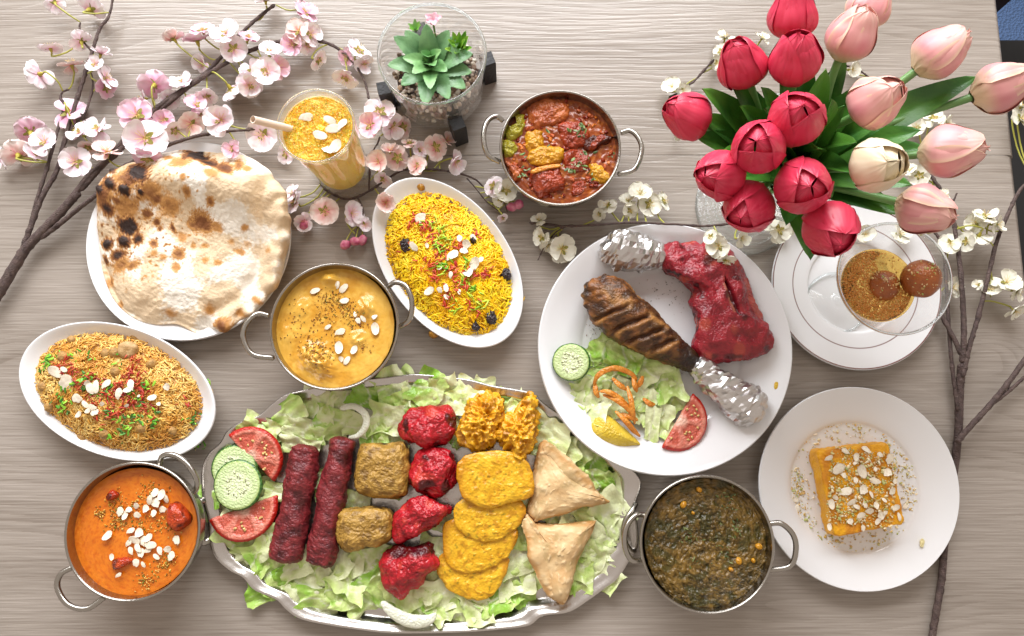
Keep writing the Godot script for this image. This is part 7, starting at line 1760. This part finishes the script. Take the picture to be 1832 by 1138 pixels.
	# white blossom
	branch("white blossom twig lying across the top of the dinner plate", [
		[[Vector3(0.0181, 0.006, -0.2309), Vector3(0.0414, 0.012, -0.2267), Vector3(0.056, 0.016, -0.2237), Vector3(0.0906, 0.026, -0.2226), Vector3(0.1252, 0.031, -0.2236), Vector3(0.1657, 0.033, -0.2212), Vector3(0.2018, 0.033, -0.2194), Vector3(0.2396, 0.03, -0.2239), Vector3(0.2642, 0.022, -0.2299), Vector3(0.2899, 0.014, -0.2372)], 0.0020, 0.0016],
		[[Vector3(0.056, 0.016, -0.2237), Vector3(0.0453, 0.014, -0.2162), Vector3(0.0353, 0.01, -0.2038), Vector3(0.0275, 0.008, -0.1883)], 0.0012, 0.0008]],
		[[Vector3(0.0287, 0.014, -0.231), 0.009, Vector3(-0.2, 0.6, -0.6)], [Vector3(0.0322, 0.014, -0.2126), 0.0113, Vector3(-0.6, 0.6, 0.1)], [Vector3(0.0382, 0.012, -0.2045), 0.0095, Vector3(0.1, 0.5, 0.6)], [Vector3(0.0523, 0.014, -0.1997), 0.0155, Vector3(0.1, 0.9, 0.3)], [Vector3(0.1016, 0.022, -0.2447), 0.0101, Vector3(-0.4, 0.6, -0.4)], [Vector3(0.093, 0.018, -0.236), 0.0072, Vector3(-0.6, 0.6, 0.2)], [Vector3(0.1237, 0.022, -0.2496), 0.0101, Vector3(-0.1, 0.7, -0.5)], [Vector3(0.1357, 0.026, -0.2563), 0.013, Vector3(0, 0.9, -0.3)], [Vector3(0.1454, 0.026, -0.2446), 0.0124, Vector3(0.2, 0.9, 0.1)], [Vector3(0.1612, 0.022, -0.2496), 0.0101, Vector3(0.6, 0.6, -0.2)], [Vector3(0.1255, 0.024, -0.2391), 0.0083, Vector3(0, 0.7, 0.4)], [Vector3(0.2101, 0.05, -0.1935), 0.0125, Vector3(-0.4, 0.7, 0.1)], [Vector3(0.2185, 0.046, -0.1793), 0.0097, Vector3(0.1, 0.6, 0.7)], [Vector3(0.2357, 0.042, -0.2038), 0.0098, Vector3(0.5, 0.7, 0.2)], [Vector3(0.2025, 0.05, -0.2028), 0.008, Vector3(-0.6, 0.6, 0)], [Vector3(0.282, 0.02, -0.2183), 0.0136, Vector3(0, 0.9, 0.1)], [Vector3(0.2724, 0.022, -0.2275), 0.0118, Vector3(-0.3, 0.8, -0.2)], [Vector3(0.2985, 0.018, -0.2249), 0.0107, Vector3(0.3, 0.7, 0.2)]], [3], Vector3.ZERO)
	branch("white blossom twig showing behind the red tulips", [
		[[Vector3(0.1734, 0.008, -0.373), Vector3(0.1853, 0.008, -0.3796), Vector3(0.204, 0.01, -0.3938), Vector3(0.221, 0.012, -0.4126), Vector3(0.2319, 0.014, -0.4195), Vector3(0.2629, 0.014, -0.4195), Vector3(0.2967, 0.014, -0.4142), Vector3(0.3315, 0.012, -0.4126)], 0.0018, 0.0013],
		[[Vector3(0.3633, 0.01, -0.4117), Vector3(0.3817, 0.01, -0.407), Vector3(0.3974, 0.008, -0.3974)], 0.0018, 0.0013]],
		[[Vector3(0.2372, 0.014, -0.4415), 0.01, Vector3(0, 0.6, -0.5)], [Vector3(0.2316, 0.016, -0.4238), 0.0087, Vector3(-0.5, 0.6, 0)], [Vector3(0.2279, 0.014, -0.4116), 0.008, Vector3(-0.5, 0.5, 0.3)], [Vector3(0.2789, 0.014, -0.4409), 0.0093, Vector3(0.3, 0.6, -0.4)], [Vector3(0.1761, 0.014, -0.3826), 0.0111, Vector3(-0.3, 0.8, -0.2)], [Vector3(0.1888, 0.012, -0.3796), 0.008, Vector3(0.3, 0.7, 0.3)], [Vector3(0.1813, 0.01, -0.3272), 0.0049, Vector3(0, 0.3, 0.8)], [Vector3(0.3769, 0.012, -0.4046), 0.0093, Vector3(0.2, 0.7, 0.3)]], [3], Vector3.ZERO)
	branch("tall white blossom branch along the right side of the table", [
		[[Vector3(0.4157, 0.006, 0.1998), Vector3(0.4309, 0.006, 0.1413), Vector3(0.4393, 0.005, 0.098), Vector3(0.4495, 0.005, 0.0537), Vector3(0.4599, 0.008, -0.0028), Vector3(0.4647, 0.01, -0.0487), Vector3(0.4674, 0.014, -0.0774)], 0.0048, 0.0058],
		[[Vector3(0.4674, 0.014, -0.0774), Vector3(0.4698, 0.016, -0.0976), Vector3(0.4723, 0.016, -0.1241), Vector3(0.4726, 0.018, -0.1655), Vector3(0.4718, 0.018, -0.2017), Vector3(0.4696, 0.018, -0.2354), Vector3(0.4644, 0.016, -0.2577), Vector3(0.4541, 0.014, -0.2785), Vector3(0.4468, 0.012, -0.2938)], 0.0046, 0.0020],
		[[Vector3(0.4676, 0.014, -0.0862), Vector3(0.4611, 0.014, -0.1043), Vector3(0.4549, 0.013, -0.1198), Vector3(0.4517, 0.012, -0.1307), Vector3(0.4471, 0.01, -0.146)], 0.0040, 0.0020],
		[[Vector3(0.4599, 0.012, -0.0285), Vector3(0.4593, 0.01, -0.072), Vector3(0.4595, 0.01, -0.1132), Vector3(0.4609, 0.01, -0.1551), Vector3(0.4607, 0.012, -0.191), Vector3(0.4575, 0.012, -0.2094), Vector3(0.4524, 0.012, -0.2186)], 0.0030, 0.0022],
		[[Vector3(0.4654, 0.016, -0.0627), Vector3(0.4768, 0.016, -0.0976), Vector3(0.4892, 0.016, -0.13), Vector3(0.5011, 0.018, -0.1685), Vector3(0.5145, 0.018, -0.2078), Vector3(0.5294, 0.018, -0.2373), Vector3(0.5439, 0.016, -0.2609), Vector3(0.5616, 0.014, -0.2785)], 0.0036, 0.0024],
		[[Vector3(0.4541, 0.014, -0.2785), Vector3(0.4656, 0.014, -0.2584), Vector3(0.4734, 0.014, -0.2522), Vector3(0.4791, 0.014, -0.2615)], 0.0018, 0.0012]],
		[[Vector3(0.4612, 0.014, -0.3461), 0.0122, Vector3(0, 0.8, -0.2)], [Vector3(0.4753, 0.014, -0.3397), 0.0098, Vector3(0.5, 0.6, 0.1)], [Vector3(0.4431, 0.012, -0.3367), 0.0098, Vector3(-0.5, 0.6, 0)], [Vector3(0.4382, 0.018, -0.2796), 0.0108, Vector3(-0.4, 0.7, 0.3)], [Vector3(0.462, 0.02, -0.2564), 0.0078, Vector3(0.2, 0.8, -0.3)], [Vector3(0.4306, 0.014, -0.2867), 0.0085, Vector3(-0.4, 0.7, -0.3)], [Vector3(0.4968, 0.03, -0.23), 0.0129, Vector3(0, 0.6, -0.5)], [Vector3(0.5109, 0.026, -0.2226), 0.01, Vector3(0.6, 0.5, 0.1)], [Vector3(0.4901, 0.024, -0.2257), 0.0106, Vector3(-0.6, 0.4, 0)], [Vector3(0.4922, 0.024, -0.2111), 0.0124, Vector3(0, -0.4, 0.4)], [Vector3(0.4799, 0.022, -0.2055), 0.0106, Vector3(-0.5, 0.4, 0.1)], [Vector3(0.4644, 0.018, -0.2042), 0.0113, Vector3(-0.4, 0.8, 0)], [Vector3(0.4648, 0.014, -0.1579), 0.0112, Vector3(0.3, 0.6, 0.1)], [Vector3(0.5032, 0.018, -0.1535), 0.0094, Vector3(-0.2, 0.5, -0.4)], [Vector3(0.4909, 0.016, -0.1599), 0.0059, Vector3(-0.6, 0.3, -0.3)], [Vector3(0.5166, 0.022, -0.161), 0.014, Vector3(0.1, 0.7, -0.4)], [Vector3(0.5287, 0.02, -0.1519), 0.0105, Vector3(0.6, 0.6, 0.3)], [Vector3(0.5269, 0.016, -0.1324), 0.0105, Vector3(0.4, 0.4, 0.6)], [Vector3(0.376, 0.016, -0.2145), 0.0107, Vector3(-0.2, 0.9, 0)], [Vector3(0.4119, 0.018, -0.2151), 0.0119, Vector3(0.1, 0.9, -0.2)], [Vector3(0.5523, 0.02, -0.3435), 0.0134, Vector3(0.3, 0.7, 0)], [Vector3(0.5551, 0.02, -0.3576), 0.0097, Vector3(0.3, 0.6, -0.5)]], [3], Vector3.ZERO)
	branch("bare forked twig leaving the table edge at the lower right", [
		[[Vector3(0.4512, 0.02, 0.0039), Vector3(0.4637, 0.018, -0.0084), Vector3(0.4851, 0.016, -0.0283), Vector3(0.5108, 0.014, -0.0542), Vector3(0.5347, 0.014, -0.0832), Vector3(0.5524, 0.014, -0.1067)], 0.0042, 0.0036],
		[[Vector3(0.4853, 0.016, -0.03), Vector3(0.5038, 0.014, -0.0416), Vector3(0.5201, 0.014, -0.0542), Vector3(0.5416, 0.014, -0.0716)], 0.0030, 0.0022]],
		[], [3], Vector3.ZERO)


func branch(label: String, twigs: Array, flowers: Array, kinds: Array, tip: Vector3, buds := []):
	var b: Vector3 = twigs[0][0][0]
	var t := thing("blossom_branch", label, "branch", Vector3(b.x, 0, b.z))
	var bark := func(p, n):
		var k: float = clampf(0.5 + 0.8 * FB(p, 160.0), 0, 1)
		return disp(hx("3a2c2a").lerp(hx("6a5852"), k), 0.0005 * FB(p, 220.0) + 0.0006 * smoothstep(0.35, 0.6, N(p, 110.0, 3)))
	var first := true
	var pts := []
	for w in twigs:
		var len := 0.0
		for i in w[0].size() - 1:
			len += w[0][i].distance_to(w[0][i + 1])
		obj("stem" if first else "twig", tube(w[0], w[1] * 0.68, w[2] * 0.72, bark, 10, int(clampf(len * 500.0, 12, 160))), M.bark, t)
		first = false
		for i in 40:
			pts.append(line_at(w[0], i / 39.0))
	var n := 0
	for q in flowers:
		n += 1
		var at: Vector3 = q[0]
		var r: float = q[1]
		var face: Vector3 = (q[2] as Vector3).normalized()
		var o := Node3D.new()
		o.name = "blossom"
		t.add_child(o, true)
		base_of[o] = t.position
		var kind: int = kinds[rng.randi() % kinds.size()]
		var xf := turned(face, rng.randf() * TAU, Vector3.ONE * r * 1.14, at - t.position)
		for i in 5:
			var m := MeshInstance3D.new()
			m.name = "petal"
			m.mesh = petal_mesh[kind][rng.randi() % 3]
			m.material_override = M.petal
			m.transform = xf * Transform3D(Basis(Vector3.UP, TAU * i / 5 + rng.randfn() * 0.10) * Basis(Vector3(0, 0, 1), rng.randfn() * 0.30 + 0.06), Vector3(0, 0.015 * (i % 3), 0))
			o.add_child(m, true)
		for s in [["stamens", heart_mesh], ["calyx", sepal_mesh]]:
			var m := MeshInstance3D.new()
			m.name = s[0]
			m.mesh = s[1]
			m.material_override = M.plant
			m.transform = xf
			o.add_child(m, true)
		var foot := at - face * r * 0.40
		stalk(t, o, pts, foot, face)
	for p in buds:
		var o := Node3D.new()
		o.name = "bud"
		t.add_child(o, true)
		base_of[o] = t.position
		obj("petal", pillow(oval(Vector2(p.x, p.z), 0.0058, 0.0050, p.x * 300.0, 10, 0.08), p.y, 0.005, 0.005, func(v, nn): return disp(hx("c25a7c").lerp(hx("d98a9c"), clampf(0.5 + N(v, 160.0), 0, 1)), 0.0005 * N(v, 260.0)), 24, 10), M.petal, o)
		stalk(t, o, pts, p, Vector3(0, 0.3, 1))


func stalk(t: Node3D, o: Node3D, pts: Array, foot: Vector3, face: Vector3):
	var best := 0.075
	var near := foot
	for p in pts:
		var d: float = foot.distance_to(p)
		# stalks reach back along the twig, not straight across
		d = absf(d - 0.024) + 0.012
		if d < best:
			best = d
			near = p
	if near != foot:
		var mid := foot.lerp(near, 0.5) - face * 0.006
		mid.y = maxf(mid.y, 0.003)
		var f2 := foot - face * 0.004
		f2.y = maxf(f2.y, 0.003)
		obj("stalk", tube([foot, f2, mid, near], 0.0011, 0.0008, hx("a9a84a"), 6, 12), M.plant, o)


# ---------------------------------------------------------------- labels that tell alike pieces apart

# every member of a group is named by its rank from the nearest thing that stands out
func tell_apart():
	var marks := {
		"lettuce pieces on the silver tray": ["torn %s lettuce piece on the tray", ["the two red kebabs", "the lower golden brown cube", "the upper cucumber slice", "the upper onion slice", "the right onion fritter", "the upper pastry triangle", "the lower pastry triangle", "the lowest red chicken piece", "the ragged bottom fritter", "the topmost red chicken piece", "the upper golden brown cube"], [[-0.2094, 0.121], [-0.1491, 0.0891], [-0.2771, 0.0464], [-0.1583, -0.0227], [0.0138, -0.0255], [0.0532, 0.0419], [0.0496, 0.1183], [-0.1034, 0.129], [-0.0394, 0.1344], [-0.0864, -0.0141], [-0.1339, 0.0308]]],
		"lettuce shreds on the dinner plate": ["%s lettuce shred in the dinner plate salad", ["the cucumber slice", "the lemon wedge", "the tomato slice", "the drumstick"], [[0.0615, -0.0785], [0.1034, -0.0056], [0.1787, -0.017], [0.1363, -0.1007]]],
		"carrot shreds on the dinner plate": ["thin orange carrot shred in the salad", ["the cucumber slice", "the lemon wedge", "the tomato slice", "the drumstick"], [[0.0615, -0.0785], [0.1034, -0.0056], [0.1787, -0.017], [0.1363, -0.1007]]],
		"almond flakes on the orange curry": ["almond flake on the orange curry", ["the large chicken chunk", "the top charred chunk", "the bottom chunk", "the upper right handle", "the middle of the pot"], [[-0.3217, 0.0746], [-0.3882, 0.0535], [-0.3733, 0.1172], [-0.3244, 0.0349], [-0.3634, 0.0929]]],
		"almond flakes on the yellow curry": ["almond flake on the yellow curry", ["the flatbread", "the right handle", "the lump at the bottom of the pot", "the silver tray"], [[-0.2352, -0.148], [-0.1133, -0.1336], [-0.1929, -0.0798], [-0.1476, -0.0576]]],
		"almond flakes on the yellow rice": ["almond flake on the yellow rice", ["the left raisin", "the right raisin", "the lowest raisin", "the upper chickpea"], [[-0.1108, -0.1983], [-0.0063, -0.1688], [-0.029, -0.1206], [-0.0959, -0.2621]]],
		"almond flakes on the brown rice": ["almond flake on the brown rice", ["the mushroom slice", "the left tip of the dish", "the orange curry pot", "the flatbread plate"], [[-0.3919, -0.0909], [-0.4868, -0.0694], [-0.374, 0.0353], [-0.3302, -0.0807]]],
		"chickpeas in the brown rice": ["tan chickpea in the brown rice", ["the mushroom slice", "the left tip of the dish", "the orange curry pot", "the silver tray"], [[-0.3919, -0.0909], [-0.4868, -0.0694], [-0.3952, 0.0191], [-0.2965, 0.0082]]],
		"almond flakes on the cake": ["almond flake on the yellow cake", ["the upper left cake corner", "the upper right cake corner", "the lower left cake corner", "the lower right cake corner", "the middle of the cake"], [[0.305, 0.0116], [0.3772, 0.0028], [0.3172, 0.0959], [0.3869, 0.0832], [0.3459, 0.0493]]],
		"almond bits on the cake plate": ["broken almond bit on the plate", ["the upper left cake corner", "the upper right cake corner", "the lower left cake corner", "the lower right cake corner"], [[0.305, 0.0116], [0.3772, 0.0028], [0.3172, 0.0959], [0.3869, 0.0832]]],
		"almond flakes on the drink": ["almond flake on the mango drink", ["the straw", "the rim towards the planter", "the rim towards the yellow rice"], [[-0.204, -0.2882], [-0.1573, -0.3122], [-0.166, -0.2594]]],
		"yellow lentils in the spinach curry": ["yellow lentil in the spinach curry", ["the left handle", "the right handle", "the dinner plate"], [[0.1177, 0.0929], [0.2598, 0.1007], [0.1711, 0.0296]]]}
	var ordinal := ["", "second ", "third ", "fourth ", "fifth ", "sixth ", "seventh ", "eighth ", "ninth ", "tenth ", "eleventh ", "twelfth ", "thirteenth ", "fourteenth ", "fifteenth ", "sixteenth ", "seventeenth ", "eighteenth ", "nineteenth ", "twentieth "]
	for g in marks:
		var words: Array = marks[g]
		var by := {}
		for o in get_children():
			if o is Node3D and str(o.get_meta("group", "")) == g:
				var at := Vector2(o.position.x, o.position.z)
				var best := 0
				for i in words[2].size():
					if at.distance_to(Vector2(words[2][i][0], words[2][i][1])) < at.distance_to(Vector2(words[2][best][0], words[2][best][1])):
						best = i
				if not by.has(best):
					by[best] = []
				by[best].append([at.distance_to(Vector2(words[2][best][0], words[2][best][1])), o])
		for i in by:
			var row: Array = by[i]
			row.sort_custom(func(a, b): return a[0] < b[0])
			for k in row.size():
				var o: Node3D = row[k][1]
				var head: String = words[0]
				if head.contains("%s"):
					head = head % str(o.get_meta("shade", "pale"))
				if k < ordinal.size():
					o.set_meta("label", head + ", " + ordinal[k] + "nearest " + words[1][i])
